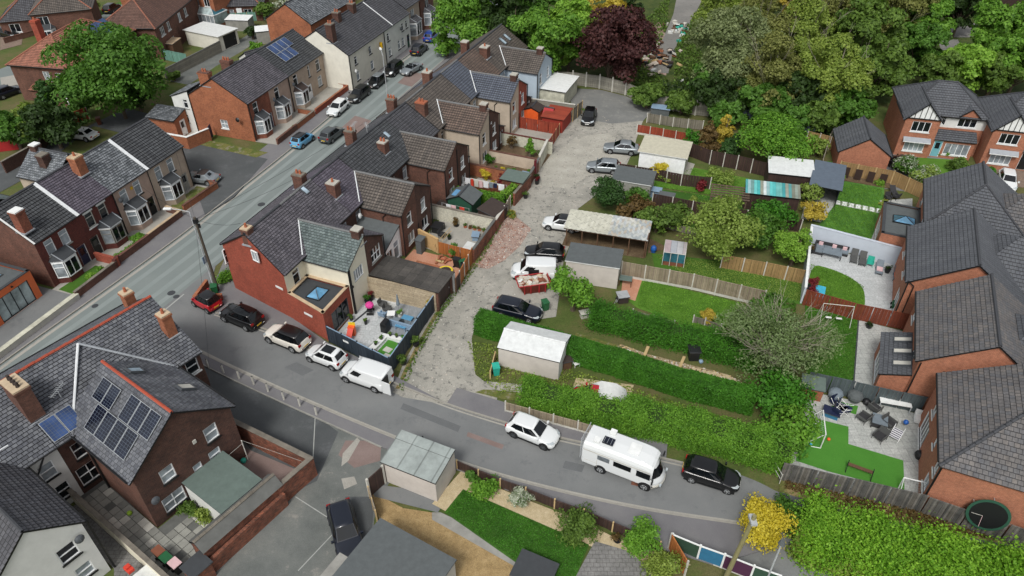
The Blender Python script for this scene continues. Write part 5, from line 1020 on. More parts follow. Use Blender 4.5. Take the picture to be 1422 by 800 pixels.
# its white rear wing,yard and blue gate
Block(NH[0],-.2,3.4,8.55,11.2,4.8,5.8,'lean-y','render_white','slate_grey',skip='S',wname='outrigger_wall',rname='outrigger_roof').wins('W',(1.3,1.3,.9,1.1,'t'),(1.9,3.3,.7,1.2,'t'))
Block(NH[0],-2.6,-.25,9.6,13.8,2.7,3.3,'lean+x','brick_orange','slate_grey',skip='E',wname='annexe_wall',rname='annexe_roof').door('S',1.3)
zone('white_yard',[T3(-4.4,5.6),T3(-.2,6.6),T3(-.2,9.6),T3(-3.5,12),T3(-5,11)],.03,'conc_pale')
wall('white-capped red brick yard wall behind the blue gate',[T3(-4.4,12),T3(-4.4,6.6),T3(-1.6,5.6)],1.7,.23,'brick_orange','white_paint'); t=thing('yard_gate','dark blue boarded gate in the yard wall beside the red-brick gable','gate',T3(-1.5,5.7),T3.a+R(20)); MB().box(0,-.03,.05,1.1,.03,1.8,'door_blue').build('gate_board',t)
t=thing('water_tank','blue tarpaulin-covered tank in the corner of the white yard','tank',T3(-4.9,12.4),T3.a,z=.03); MB().box(-.9,-.9,0,.9,.9,1.5,'tarp_blue').build('tarpaulin',t); MB().box(-.95,-.95,1.35,.95,.95,1.55,'tarp_blue').build('lid',t)

# ---------- cream and white cottages beyond
L4=[(0,10.7,'tile_dark','render_yellowish'),(10.7,19.4,'tile_dark','render_white')]; CH=[]
cl_=['cream rendered cottage row with three chimneys and a yellow sign','white painted brick cottages at the far end of the cream row']
for i,(x0,x1,rf_,wl) in enumerate(L4):
    h=hs('terraced_house',cl_[i],T4,x0,0); CH.append(h); L=x1-x0; m=Block(h,0,L,0,9.2,5.4,8.3,'gx',wl,rf_,walls={'N': 'render_white','E': 'brick_mid'},skip='E' if i == 0 else 'W',og=(.06 if i == 0 else -.01,-.01 if i == 0 else .06))
    for u in ((1.9,6.2),(1.3,6.2,7.6))[i]: m.win('S',u,3.3,.8,1.2,'t','white_pvc','black_trim','glass_dark')
    for u in ((2.0,6.3),(1.4,4.6,6.0))[i]: m.win('S',u,.9,.9,1.4,'t','white_pvc','black_trim','glass_net')
    if i: m.door('S',7.9,mat='shed_green')
pipe(CH[0],[(.08,-.1,0),(.08,-.1,5.2)],.06); pipe(CH[0],[(10.6,-.1,0),(10.6,-.1,5.2)],.07)
for x,y,w_ in ((.6,2.6,1.0),(5.3,4.3,.9),(9.6,4.3,.9)): chimney(CH[0],x,y,6.6 if y < 3 else 7.6,9.3,w_,1.0,'brick_dark','coping',2)
MB().box(9.0,-.5,3.3,9.15,-.05,4.1,'sign_yellow').box(9.02,-.52,3.45,9.17,-.03,3.95,'black_trim').build('hanging_sign',CH[0]); dish(CH[0],5.4,-.1,4.2); dish(CH[0],1.0,-.1,2.6,0,'white_paint'); dish(CH[1],4.9,-.1,4.0)
sp=MB(); sp.box(-.08,0,0,.08,5.6,.06,'mortar_white'); q=sp.build('party_strip',CH[1],(2.6,-.25,5.32)); q.rotation_euler=(math.atan2(2.9,4.6),0,0)
h=hs('semi_detached_house','brick and pebble-dash house with white bay, past the white cottages',T4,20.6,1.2); m=Block(h,0,5,0,8,5.6,8.0,'gx','render_beige','tile_dark',walls={'S': 'render_beige','W': 'brick_red'}); m.win('S',2.4,3.3,1.4,1.4,'v'); bay(h,2.4,0,0,3.0,1.1,3.0,'render_beige','tile_dark')
h2=hs('semi_detached_house','dark brick house with white bay, half hidden by the bright street tree',T4,26.2,1.2); m=Block(h2,0,5,0,8,5.6,8.0,'gx','brick_mid','tile_dark'); m.win('S',2.4,3.3,1.4,1.4,'v'); bay(h2,2.4,0,0,3.0,1.1,3.0,'brick_mid','tile_dark')
h3=hs('terraced_house','tall red brick house gable behind the cream cottages',T4,9.5,12); Block(h3,0,14,0,8,5.4,8,'gx','brick_orange','slate_grey'); Block(h3,-3.0,0,0.5,5,2.6,.1,'flat','render_white','felt_dark',wname='annexe_wall',rname='annexe_roof',skip='E').win('S',1.4,1.0,.6,.8)
# corrugated workshop pair behind the solar-panelled house
for k,(x,y,tl_,lbl) in enumerate(((13.5,10.5,'tile_charcoal','dark-roofed low outbuilding behind the solar-panelled house'),(17.2,11.4,'tile_dark','second low dark-roofed outbuilding, nearer the cream cottages'))):
    t=thing('outbuilding',lbl,'outbuilding',T3(x,y),T3.a-R(25)); Block(t,0,5.6,0,4.2,2.4,3.6,'gx','brick_orange' if k == 0 else 'render_white',tl_,gutter=False).win('S',4.6,.3,.8,1.8,'t',sill=None)
t=thing('flat_roof_shed','white flat-roofed shed between the solar house and the dark outbuildings','shed',T3(8.5,10.2),T3.a); Block(t,0,4.4,0,3.2,2.5,.08,'flat','render_white','white_paint',gutter=False)
# ---------- hipped semis,top left
def semi(label,xy,deg,w,d,ez,rz,wallm,tiles,**kw):
    t=thing('semi_detached_house',label,'house',xy,R(deg)); b=Block(t,0,w,0,d,ez,rz,'hip',wallm,tiles,ridge='ridge_clay',**kw); return t,b
s1,b=semi('brick semi with salmon clay hipped roof behind the big tree',(-69.2,97.01),-10,8.8,15.5,5.3,8.0,'brick_mid','tile_clay',ov=.35); b.win('S',5.2,3.2,1.0,1.3,'v',sill='white_paint').win('S',7.3,3.2,1.3,1.2,'v',sill='white_paint'); chimney(s1,.9,6.3,6.0,9.2,.9,1.0,'brick_bright','ridge_red',1)
t=thing('porch_extension','clay-tiled lean-to porch with white frame in front of the salmon-roofed semi','porch',(-66.86,95.54),R(-10)); Block(t,0,5.2,0,2.4,2.2,3.1,'lean+y','brick_mid','tile_clay',gutter=False,skip='N'); t2_=MB().box(5.3,-.1,0,5.45,.05,2.3,'white_pvc').box(6.6,-.1,0,6.75,.05,2.3,'white_pvc').box(5.2,-.2,2.3,6.9,2.2,2.42,'white_pvc').build('canopy',t)
k=(8.0-5.3)/4.4; solar(s1,2,4,(8.3,9.6,5.5),(0,1,0),(-1,0,k),1.05,1.6,'solar_blue',frame='felt_dark')
s2,b=semi('dark brick semi with purple-brown hipped roof, top left behind the big tree',(-63.48,111.88),-2,8.6,17,5.3,8.2,'brick_mid','tile_claydark',ov=.35)
for u,z,wd in ((5.0,3.4,.7),): b.win('S',u,z,wd,1.0)
for u in (2.2,4.6,9.0,11.5): b.win('E',u,3.3,1.5 if u == 2.2 else 1.1,1.3,'3' if u == 2.2 else 'v',sill='white_paint')
for u in (3.0,4.8): b.win('E',u,.9,1.1,1.3,'v',sill='white_paint')
s3,b=semi('brick semi with white conservatory, top left beside the purple-brown roof',(-59.49,130.69),-22,9,12,5.3,8.2,'brick_orange','tile_claydark'); b.wins('S',(1.6,3.3,.9,1.4,'t'),(5.2,3.3,1.2,1.3,'v'),(7.5,3.3,1.2,1.3,'v'),sill='white_paint')
cv=thing('conservatory','white framed conservatory with glazed hipped roof on the top-left semi','conservatory',(-56.0,127.98),R(-22)); cb=MB(); cb.box(0,0,0,5.2,3.4,.6,'brick_orange')
for i in range(7): cb.box(i*.85,-.05,.6,i*.85+.1,.05,2.3,'white_pvc')
cb.box(0,-.06,2.2,5.2,.06,2.35,'white_pvc').box(0,0,.6,.08,3.4,2.3,'glass_frost').box(5.12,0,.6,5.2,3.4,2.3,'glass_frost').box(.05,0.01,.6,5.15,.03,2.2,'glass_net'); cb.build('frame',cv); lantern(cv,2.6,1.7,2.4,5.3,3.5,1.0,'white_pvc','glass_frost','glazed_roof')
s4,b=semi('low brick bungalow with dark roof at the top-left corner',(-85.45,121.77),18,9,8,2.8,5.6,'brick_mid','tile_dark'); b.win('S',5.5,.8,1.6,1.5,'v',sill='white_paint').win('S',2.0,.8,1.6,1.4,'v',sill='white_paint')
s5,b=semi('brick house with white bay at the top edge behind the first lane',(-78.2,119.29),20,9,8,4.8,7.4,'brick_mid','tile_brown'); b.win('S',1.6,2.6,1.6,1.6,'v',sill='white_paint'); bay(s5,1.6,0,0,2.6,.9,2.4,'render_white')
s6,b=semi('brick house with pale bay windows at the top edge, left of the white conservatory lawn',(-71.04,135.17),12,12,8,5,7.8,'brick_orange','tile_claydark'); b.wins('S',(2,3,1.2,1.3,'v'),(6,3,1.2,1.3,'v'))
s7,b=semi('low white-fronted house at the top edge above the teal fence',(-51.29,130.09),5,7,7,2.8,5,'brick_mid','tile_dark'); b.wins('S',(1.6,.9,1.2,1.2,'v'),(4.6,.9,1.4,1.2,'v')); MB().box(2.7,-.1,.05,3.6,0,2.3,'white_pvc').build('porch_door',s7)
s8,b=semi('brick house with slate roof at the top edge, left of the cream cottages',(-39.77,136.5),10,9,8,5,7.4,'brick_mid','tile_dark'); b.wins('S',(2,3,1.2,1.3,'v'),(6,3,1.2,1.3,'v'))

# ---------- big slate house at the junction (bottom left)
SM=[]
h=hs('corner_house','large slate-roofed brick house with a red ridge at the junction, bottom left',B1,0,0); SM.append(h)
m=Block(h,1.0,12.0,0,9.4,5.4,8.3,'gx','brick_dark','slate_big',walls={'E': 'brick_deep'},ridge='ridge_red',og=(-.01,.15),skip='W',ov=.3); m.win('S',1.25,3.0,1.2,1.45,'s',sill='black_trim',glass='glass_dark').win('S',.95,.6,1.5,1.7,'c',sill='black_trim',glass='glass_dark').win('S',10.2,3.6,1.0,1.4,'s',glass='glass_dark',sill='white_paint')
m.win('N',4,3.2,1.2,1.6,'s').win('N',8,3.2,1.2,1.6,'s'); m.win('E',3,3.1,1,1.5,'s')
chimney(h,11.4,2.0,6.3,8.5,.75,.75,'brick_orange','pot_buff',1); chimney(h,11.3,6.7,6.3,8.4,.75,.75,'brick_orange','pot_buff',1); chimney(h,1.3,2.6,6.3,9.3,1.0,1.8,'brick_mid','pot_buff',4,'felt_brown')
k=2.9/4.7; solar(h,1,2,(1.05,.05,5.42),(1,0,0),(0,1,k),1.04,1.65,'solar_blue'); aerial(h,3.1,2.0,6.8,.7,30)
o=Block(h,2.4,9.8,-6.6,1.2,5.4,8.2,'gy','brick_dark','slate_big',walls={'W': 'brick_mid','S': 'brick_dark'},skip='N',ridge='ridge_red',wname='outrigger_wall',rname='outrigger_roof',ov=.35,og=(.15,0))
o.wins('S',(2.0,3.0,1.0,1.3,'s'),(5.6,3.6,1.0,1.4,'s'),(5.3,1.6,.9,1.2,'s'),(3.9,1.5,.65,1.2,'s'),(1.7,.5,1.6,1.4,'c'),sill='black_trim',glass='glass_net'); MB().box(6.6,-6.68,4.5,6.85,-6.6,4.8,'conc_pale').build('vent',h); dish(h,2.95,-6.65,2.6,0)
b=MB(); b.tube((2.15,-6.7,8.2-.9+-.2),(2.15,-6.7,7.2),.01,'lead',n=3)
k2=(8.2-5.4)/3.7; U=(0,1,0); V=(1,0,k2); O=Vector((2.2,-6.4,5.45-.12))
def S4(r,c): return (r == 0 and c > 3) or (r == 1 and c in (2,5))
Q=lambda x,y: (x,y,5.42+(x-2.4)*k2); solar(h,1,4,Q(2.85,-5.4),U,V,1.13,1.78,'solar_cell'); solar(h,1,3,Q(4.32,-6.3),U,V,1.08,1.72,'solar_cell'); solar(h,1,2,Q(4.34,-1.98),U,V,1.04,1.5,'solar_cell')
rooflight(h,(9.2,-4.0,5.45+.6*k2+.1),(0,1,0),(-1,0,k2),.8,1.2,'conc_pale'); rooflight(h,(7.6,-1.0,5.45+2.2*k2+.1),(0,1,0),(-1,0,k2),.7,1.1,'mirror'); MB().box(2.05,1.0,0,2.2,1.2,.01,'lead')
v=MB(); v.tube((2.15,-.05,5.3),(6.1,4.2,8.28),.09,'mortar_white',n=6).tube((10.05,-.05,5.3),(6.1,4.2,8.28),.09,'lead',n=6); v.build('valley_flashing',h)
pipe(h,[(2.3,-1.0,0),(2.3,-1.0,4.5),(2.25,-.3,5.0)],.07)
# neighbour: slate roof and white rendered rear
h=hs('terraced_house','white rendered house with blue-black slate roof, left of the solar-panelled gable',B1,0,0); SM.append(h)
m=Block(h,-6,.98,0,9.4,5.4,8.25,'gx','render_white','slate_big',skip='E',og=(0,-.01),ridge='ridge_red',ov=.3); m.win('S',5.9,3.0,1.0,1.4,'s',sill='black_trim').win('S',6.1,.7,.9,1.4,'s',sill='black_trim')
ow=Block(h,-6.2,-1.15,-6.9,.6,5.3,7.5,'gy','render_white','tile_dark',skip='N',wname='outrigger_wall',rname='outrigger_roof',walls={'W': 'brick_dark'}); ow.win('E',3.3,3.0,.01,.01) if 0 else None
ow.win('S',3.7,3.1,1.1,1.3,'s',sill='black_trim').win('S',3.9,.9,1.0,1.2,'s',sill='black_trim'); pipe(h,[(-.9,-6.95,0),(-.9,-6.95,5.1),(-1.0,-6.6,5.2)],.07); dish(h,-1.7,-6.95,4.4,0); pipe(h,[(-.85,-.3,4.0),(.3,.1,5.1)],.06)
MB().tube((-1.1,.1,7.3),(-5.9,.1,7.5),.05,'mortar_white',n=4).build('flashing',h)

# ---------- new-build houses on the right
def est(label,s0,t0,w,d): return thing('detached_house',label,'house',RF(s0,-t0),RF.a,'new brick houses down the right side')
# local frame of RF: x along 66 degrees (up the picture),y to the left (towards the gardens)
h=est('new brick house with grey L-shaped roof behind the pale patio',0,0,9,9); m=Block(h,-.2,9.0,-8.4,.35-.2,5.0,8.0,'gx','brick_new','tile_new',ov=.3,og=(.2,-.01)); m.wins('N',(2.2,3.0,1.2,1.2,'v'),(5.6,3.0,1.2,1.2,'v'),(7.0,.1,2.0,2.1,'3'),sill='white_paint'); Block(h,2.2,9.6,-18,-4.0,4.99,7.95,'gyS','brick_new','tile_new',ov=.3,wname='wing_wall',rname='wing_roof',skip='N'); pipe(h,[(-.25,.2,0),(-.25,.2,4.9)],.06)
pipe(h,[(-.35,-.3,0),(-.35,-.3,4.6),(-.35,.3,5)],.05)
h=est('new brick house behind the blue lantern extension, roof against the top-right road',10.4,1.5,9,9); m=Block(h,0,9.0,-8.2,.2,5.0,7.8,'gxE','brick_new','tile_new',ov=.3); m.wins('N',(2.0,3.0,1.2,1.2,'v'),(6.4,3.0,1.2,1.2,'v')); Block(h,0.5,7.6,-17,-4.0,4.99,7.75,'gyS','brick_new','tile_newb',ov=.3,wname='wing_wall',rname='wing_roof',skip='N')
e=thing('orangery','flat grey-roofed brick extension with blue glass lantern','extension',RF(10.0,2.2),RF.a); eb=Block(e,0,6.4,-3.6,0,2.9,.06,'flat','brick_new','felt_grey',parapet=.12,ridge='felt_dark',gutter=False); eb.win('N',2.6,.1,3.4,2.1,'4','white_pvc',None,name='patio_door'); lantern(e,3.4,-2.0,3.0,1.3,2.0,.5,'black_trim','glass_sky'); e['label']='flat grey-roofed brick extension with blue glass lantern beside the striped lawn'
h=est('new brick house with weathered patch of pale tiles, third from the bottom right',-10.4,.9,9,9); m=Block(h,0,8.9,-8.2,.2,5.0,8.0,'gx','brick_new','tile_newb',ov=.3,og=(.15,.15)); m.wins('N',(1.5,3.0,1.2,1.2,'v'),(6.5,3.0,1.2,1.2,'v'),sill='white_paint'); m.win('W',6.0,4.4,.7,.9,'t',sill='white_paint'); Block(h,1.2,8.4,-17,-4.0,4.99,7.95,'gyS','brick_new','tile_new',ov=.3,wname='wing_wall',rname='wing_roof',skip='N')
pipe(h,[(-.1,-1.6,3),(-.1,-1.6,4.5)],.06); pipe(h,[(-.1,-7,3.4),(-.1,-7,5.1)],.06); pipe(h,[(-.25,.1,0),(-.25,.1,4.9)],.06)
e=thing('garden_room','lean-to brick garden room with three rooflights in a dark tiled roof','extension',RF(-10.2,1.3),RF.a); eb=Block(e,0,5.2,-2.6,0,2.5,3.4,'lean-y','brick_new','tile_new',skip='S',ov=.2,gutter=False); eb.win('N',2.6,.1,3.4,2.2,'4','white_pvc',None,name='patio_door')
kk=.9/2.6
for i in range(3): rooflight(e,(.9+i*1.5,-.7,2.5+.7*kk+.06),(1,0,0),(0,-1,kk),.62,1.35,'conc_pale')
h=est('new brick house with hipped grey roof at the bottom right',-20.2,2.2,9,9); m=Block(h,0,8.8,-9.5,.0,5.0,7.9,'gxE','brick_new','tile_newb',ov=.32,og=(0,.15))
m.wins('N',(2.3,2.9,1.0,1.0,'v'),(5.5,2.9,.6,1.0,'t'),(7.9,2.9,.9,1.0,'v'),(2.2,.1,2.4,2.1,'4'),(7.6,.9,1.2,1.2,'v'),sill='white_paint'); Block(h,1.0,8.3,-19,-6.0,4.99,7.85,'gyS','brick_new','tile_newb',ov=.3,wname='wing_wall',rname='wing_roof',skip='N'); pipe(h,[(-.1,.05,0),(-.1,.05,4.8)],.07)
# two detached houses facing us with mock-Tudor gables
def tudor(label,F,extra):
    h=thing('detached_house',label,'house',F(0,0),F.a); m=Block(h,0,9.4,0,7.2,5.0,7.7,'hip','brick_new','tile_new',walls={'S': 'render_white'},ov=.3)
    g=Block(h,-.1,3.8,-1.9,3.0,5.0,7.0,'gy','brick_new','tile_new',skip='N',ov=.3,og=(.25,0),wname='gable_wall',rname='gable_roof'); g.win('S',1.95,3.3,2.1,1.3,'3',sill='white_paint').win('S',1.95,.7,2.3,1.4,'4',sill='white_paint')
    q=MB(); q.face([(-.05,-1.98,5.0),(3.75,-1.98,5.0),(1.85,-1.98,6.85)],'white_paint'); q.build('gable_panel',h); tb=MB()
    for i in range(7):
        x=.15+i*.56; zt=5.0+(1.9-abs(x-1.85))*.95; tb.box(x,-2.03,5.0,x+.07,-1.985,max(5.02,zt),'black_trim')
    tb.box(-.1,-2.04,4.93,3.8,-1.98,5.05,'black_trim'); tb.build('timbers',h)
    m.win('S',4.7,3.7,.5,1.0,'t',sill=None).win('S',7.3,3.6,2.1,1.1,'3',sill='white_paint')
    MB().box(3.9,-.12,0,9.35,-.02,3.4,'brick_new').build('lower_wall',h); p=Block(h,3.9,8.6,-1.4,0,2.5,3.2,'lean+y','brick_new','tile_new',skip='N',gutter=False,wname='porch_wall',rname='porch_roof'); p.win('S',2.9,.5,2.8,1.5,'4',sill='white_paint'); p.door('S',.7,mat='door_teal' if extra else 'black_trim')
    lq=MB(); lq.face([(.3,-2.0,2.6),(.3,-2.5,2.2),(3.4,-2.5,2.2),(3.4,-2.0,2.6)],'lead').box(.3,-2.5,2.1,3.4,-2.42,2.2,'white_paint'); lq.build('bay_canopy',h)
    return h,m
FA=Fr((47.97,82.57),-14); hA,mA=tudor('brick house with mock-Tudor gable and teal front door at the top right',FA,True)
q=MB(); q.face([(6.2,-.13,5.0),(8.4,-.13,5.0),(7.3,-.13,5.9)],'brick_new'); q.tube((6.1,-.25,4.95),(7.3,-.25,6.0),.06,'black_trim',n=4).tube((8.5,-.25,4.95),(7.3,-.25,6.0),.06,'black_trim',n=4); q.face([(6.1,-.25,4.97),(7.3,-.25,6.0),(7.3,2.0,6.0)],'tile_new').face([(8.5,-.25,4.97),(7.3,-.25,6.0),(7.3,2.0,6.0)],'tile_new'); q.build('dormer_gable',hA)
FB=Fr((56.93,79.37),-16); hB,mB=tudor('brick house with white-barged mock-Tudor gable at the right edge',FB,False)
# double garage with pyramid-gabled roof beside them
FG=Fr((38.95,77.57),-14); t=thing('brick_garage','brick double garage with grey tiled roof below the mock-Tudor house','garage',FG(0,0),FG.a); Block(t,0,5.6,-.6,5.4,2.5,4.4,'gy','brick_new','tile_new',ov=.25,og=(.1,.1))
# ---------- things fixed to walls and roofs seen bottom left are children above

# ================================================================ yards behind the long terrace
def PXF(u,v,z=0):
    a,b=u-711,v-400; k=(CAM_H-z)/(1004*math.sin(R(38.5))+b*math.cos(R(38.5))); return (a*k,(1004*math.cos(R(38.5))-b*math.sin(R(38.5)))*k)
def Y(s,t): return T2(s,-t)
# corner house yard
fence('navy painted board fence round the corner patio',[Y(-1.55,4.6),Y(-2.95,11.5),Y(5.7,11.2)],1.9,'fence_navy','fence_navy',top='steel_blue',panel=1.75)
MB().box(-.4,-.03,0,.4,.03,.2,'white_paint').build('sign_plate',bpy.data.objects['garden_fence'],(2.2*math.cos(R(-31)),2.2*math.sin(R(-31))-.1,1.1),R(-31))
zone('corner_patio',[Y(-1.5,4.6),Y(-2.8,11.4),Y(5.5,11.1),Y(5.4,4.4)],.03,'g_slabs_pale'); zone('patio_deck',[Y(.9,8.6),Y(1.2,11.2),Y(5.5,11),Y(5.5,7.6),Y(3.2,7.4)],.05,'deck'); zone('small_turf',[Y(-1.9,9.0),Y(-2.7,11.3),Y(.4,11.3),Y(.7,9.2)],.06,'g_turf',.02)
for i in range(3): zone('paving_slab',[Y(-.2-i*.75,9.5+i*.35),Y(-.75-i*.75,9.4+i*.35),Y(-.85-i*.75,10.1+i*.35),Y(-.3-i*.75,10.2+i*.35)],.1,'conc_pale',.04)
for a,b in (((-2.3,7.9),(1.0,8.5)),((1.0,8.5),(1.3,11.1)),((1.2,5.1),(3.4,5.5)),((3.4,5.5),(4.9,5.0))): strip('raised_bed_edge',[Y(*a),Y(*b)],.12,.12,'felt_dark',.1)
zone('white_planter_edge',[Y(-2.3,8.1),Y(-2.4,8.8),Y(.6,9.1),Y(.75,11.1),Y(1.2,11.1),Y(.95,8.6)],.34,'white_paint',.3)
for i,(s,t,cc) in enumerate(((.2,8.8,'mid'),(-.6,8.7,'mid'),(.9,9.3,'moss'),(.95,9.9,'moss'),(1.0,10.5,'hedge'),(-1.6,8.6,'moss'))): pot(Y(s,t),f'{ORD[i]} small pot on the white planter edge of the corner patio',.14,.2,'bin_black',cc,.25,z=.34,n=60)
wall('pale sleeper-patterned wall between the corner patio and the flat garage',[Y(5.3,4.4),Y(5.75,11.3)],2.3,.2,'timber_sleeper',None)
g,gb=shed('felt-roofed concrete garage with dark door behind the corner patio',T2,5.75,8.7,-11.6,-4.6,2.35,.07,'flat','brick_mid','felt_slabs','garage','garage'); gb.door('S',1.5,.05,2.3,2.0,'fence_brown','wood_brown',False); zone('garage_gutter_wall',[Y(8.9,4.4),Y(8.9,11.7),Y(9.15,11.7),Y(9.15,4.4)],2.2,'render_white',2.2)
sofa(Y(2.6,11.0),T2.a,'grey-blue cushioned corner sofa against the navy fence',2.9,2.6,'steel_blue','cushion_grey',1); bpy.data.objects['corner_sofa'].rotation_euler.z=T2.a+math.pi; bpy.data.objects['corner_sofa'].location=(*Y(5.3,11.0),.05)
table(Y(2.9,9.6),T2.a,'blue-topped low table beside the corner sofa',1.7,1.0,.45,'cushion_blue','steel_blue'); table(Y(3.2,8.1),T2.a+.4,'small white patio table left of the corner sofa',.7,.7,.7,'white_paint','galv')
chair(Y(3.9,7.3),T2.a+.2,'grey patio chair behind the white table','wicker'); chair(Y(3.1,7.3),T2.a+1.6,'pale grey patio chair left of the white table','steel_blue'); chair(Y(4.3,6.6),T2.a,'dark grey patio chair nearest the sleeper wall','wicker')
def parasol(xy,label,col,h=2.2,r=.35): t=thing('closed_parasol',label,'parasol',xy,z=.03); MB().tube((0,0,0),(0,0,h),.03,'steel',n=6).build('pole',t); MB().tube((0,0,h*.45),(0,0,h*.97),r*.5,col,.05,10).build('canopy',t); MB().tube((0,0,0),(0,0,.12),.25,'conc_grey',n=10).build('base',t)
parasol(Y(4.2,8.3),'closed pale blue parasol against the sleeper wall','cushion_grey')
t=thing('stroller','pink-hooded pushchair by the cream outrigger wall','pushchair',Y(3.2,5.9),z=.03); MB().ball((0,0,.95),.42,'pink_cloth',sz=.7).build('hood',t); MB().box(-.25,-.3,.35,.25,.35,.6,'black_plastic').build('seat',t); MB().tube((-.3,-.3,.12),(.3,-.3,.12),.12,'rubber').tube((-.3,.4,.12),(.3,.4,.12),.12,'rubber').build('wheels',t)
t=thing('toy_slide','red, orange and lime plastic play slide by the patio doors','toy slide',Y(-.6,6.1),T2.a-R(75),z=.03); b=MB(); b.face([(-.25,-.9,.1),(.25,-.9,.1),(.25,.5,.9),(-.25,.5,.9)],'red_plastic').box(-.3,.5,0,.3,.9,.95,'orange_plastic').box(-.3,-1.1,0,.3,-.85,.25,'lime'); b.build('slide',t); MB().box(-.3,.85,.9,.3,.95,1.2,'yellow_plastic').build('rail',t)
t=thing('barbecue','black covered barbecue beside the blue-topped table','barbecue',Y(1.6,8.4),T2.a,z=.05); MB().box(-.35,-.3,0,.35,.3,.9,'black_plastic').build('cover',t); MB().tube((-.35,0,.9),(.35,0,.9),.3,'black_plastic',n=12).build('hood',t)
pot(Y(-1.9,9.3),'pink-flowering pot at the front of the corner patio',.3,.3,'bin_black','red',.5,n=260); pot(Y(4.9,5.0),'red-leaved pot at the foot of the cream outrigger',.25,.4,'bin_black','red',.7); pot(Y(4.3,4.9),'green pot at the foot of the cream outrigger',.25,.4,'bin_black','hedge',.6); pot(Y(3.8,8.6),'leafy pot between the parasol and the corner sofa',.22,.4,'white_paint','laurel',.5); pot(Y(5.5,10.9),'yellow-green plant in the back corner of the navy fence',.25,.9,'bin_black','gold',.6)
pot(Y(1.7,4.8),'black pot by the downpipe of the cream outrigger',.2,.4,'bin_black','moss',.3); pot(Y(1.7,6.3),'dark lantern pot in the middle of the corner patio',.16,.45,'bin_black','moss',.15)
for i,(s,t_,l) in enumerate(((-1.5,11.9,'nearest the van'),(.9,11.8,'half way along'),)): pot(Y(s,t_),'potted shrub outside the navy fence, '+l,.3,.35,'bin_black','moss',.8,n=340)
wheelie((-28.0,53.18),'bin_green','green wheelie bin on the pavement by the red gable',R(20)); bush('bush','low green hedge plant in front of the red gable',(-27.76,55.44),1.0,1.3,'laurel',1500,.08); wall('broken red brick garden wall below the red gable',[T2(-.4,7.9),T2(-1.5,10.0),T2(.8,10.6)],.7,.22,'brick_bright','brick_orange')
# yard 2: pink patio
zone('pink_patio',[Y(9.2,4.7),Y(9.2,11.6),Y(13.6,11.2),Y(13.6,4.8)],.03,'g_pinkpatio'); zone('terracotta_slab',[Y(9.8,6.2),Y(9.8,9),Y(12,8.6),Y(12,6)],.04,'brick_orange'); wall('tan rendered curved wall at the back of the pink patio',[Y(14.8,4.9),Y(14.0,7.4)],1.7,.18,'tan_render','tan_render')
fence('orange board fence between the pink patio and the white-walled yard',[Y(14.0,7.4),Y(13.9,11.2)],1.4,'fence_orange',None,panel=1.3); fence('orange board fence beside the alley at the pink patio',[Y(9.9,11.8),Y(13.9,11.3)],1.8,'fence_orange','conc_pale',panel=1.35); fence('dark boarded gate panel at the felt-roofed garage corner',[Y(8.8,11.9),Y(9.9,11.8)],1.7,'fence_brown','wood_brown',panel=1.1)
t=thing('trampoline','small yellow-rimmed trampoline on the pink patio','trampoline',Y(11.2,9.6),z=.04); MB().tube((0,0,.28),(0,0,.33),.75,'yellow_plastic',n=20).build('rim',t); MB().tube((0,0,.33),(0,0,.345),.55,'felt_brown',n=20).build('mat',t); [MB().tube((.6*math.cos(a),.6*math.sin(a),0),(.6*math.cos(a),.6*math.sin(a),.28),.03,'steel',n=5).build('leg',t) for a in (0,1.57,3.14,4.71)]
def ladder(xy,rz,L,label,tilt=R(78),z=.1): t=thing('ladder',label,'ladder',xy,rz,z=z); b=MB(); b.tube((-.2,0,0),(-.2,L,0),.03,'wood_pale',n=5).tube((.2,0,0),(.2,L,0),.03,'wood_pale',n=5); [b.tube((-.2,.2+i*.28,0),(.2,.2+i*.28,0),.02,'wood_pale',n=4) for i in range(int(L/.28))]; o=b.build('ladder_frame',t); o.rotation_euler=(0,R(75),0); return t
ladder(Y(13.6,7.2),T2.a-R(92),3.6,'pale wooden ladder lying along the orange fence',z=.9)
for i,(s,t_,c_,l) in enumerate(((12.6,10.2,'bin_black','left of the ladder foot'),(12.5,10.9,'bin_green','by the orange fence corner'),(12.0,11.2,'bin_black','nearest the alley'))): wheelie(Y(s,t_),c_,f'{c_[4:]} wheelie bin on the pink patio, {l}',T2.a+i)
for i,(s,t_,c_) in enumerate(((9.6,8.6,'bin_black'),(9.6,9.4,'purple'),(9.6,10.3,'moss'))): pot(Y(s,t_),ORD[i]+' dark planter along the white wall of the pink patio',.3,.3,'bin_black','purple' if i == 1 else 'moss',.3,n=120)
box_shed('grey plastic cabinet against the tan curved wall',Y(13.5,5.7),T2.a,.9,.6,1.6,'felt_grey','felt_grey','cabinet','garden_cabinet',.05)
t=thing('rubble_pile','heap of broken boards and bricks by the ladder','rubble',Y(13.0,8.6),z=.04); [MB().box(-.25,-.1,0,.25,.1,.12,rnd.choice(['brick_orange','wood_pale','terracotta']),T=Matrix.Translation((rnd.uniform(-.7,.7),rnd.uniform(-.6,.6),rnd.uniform(0,.3))) @ Matrix.Rotation(rnd.uniform(0,3),4,'Z') @ Matrix.Rotation(rnd.uniform(-.4,.4),4,'X')).build('broken_piece',t) for i in range(14)]
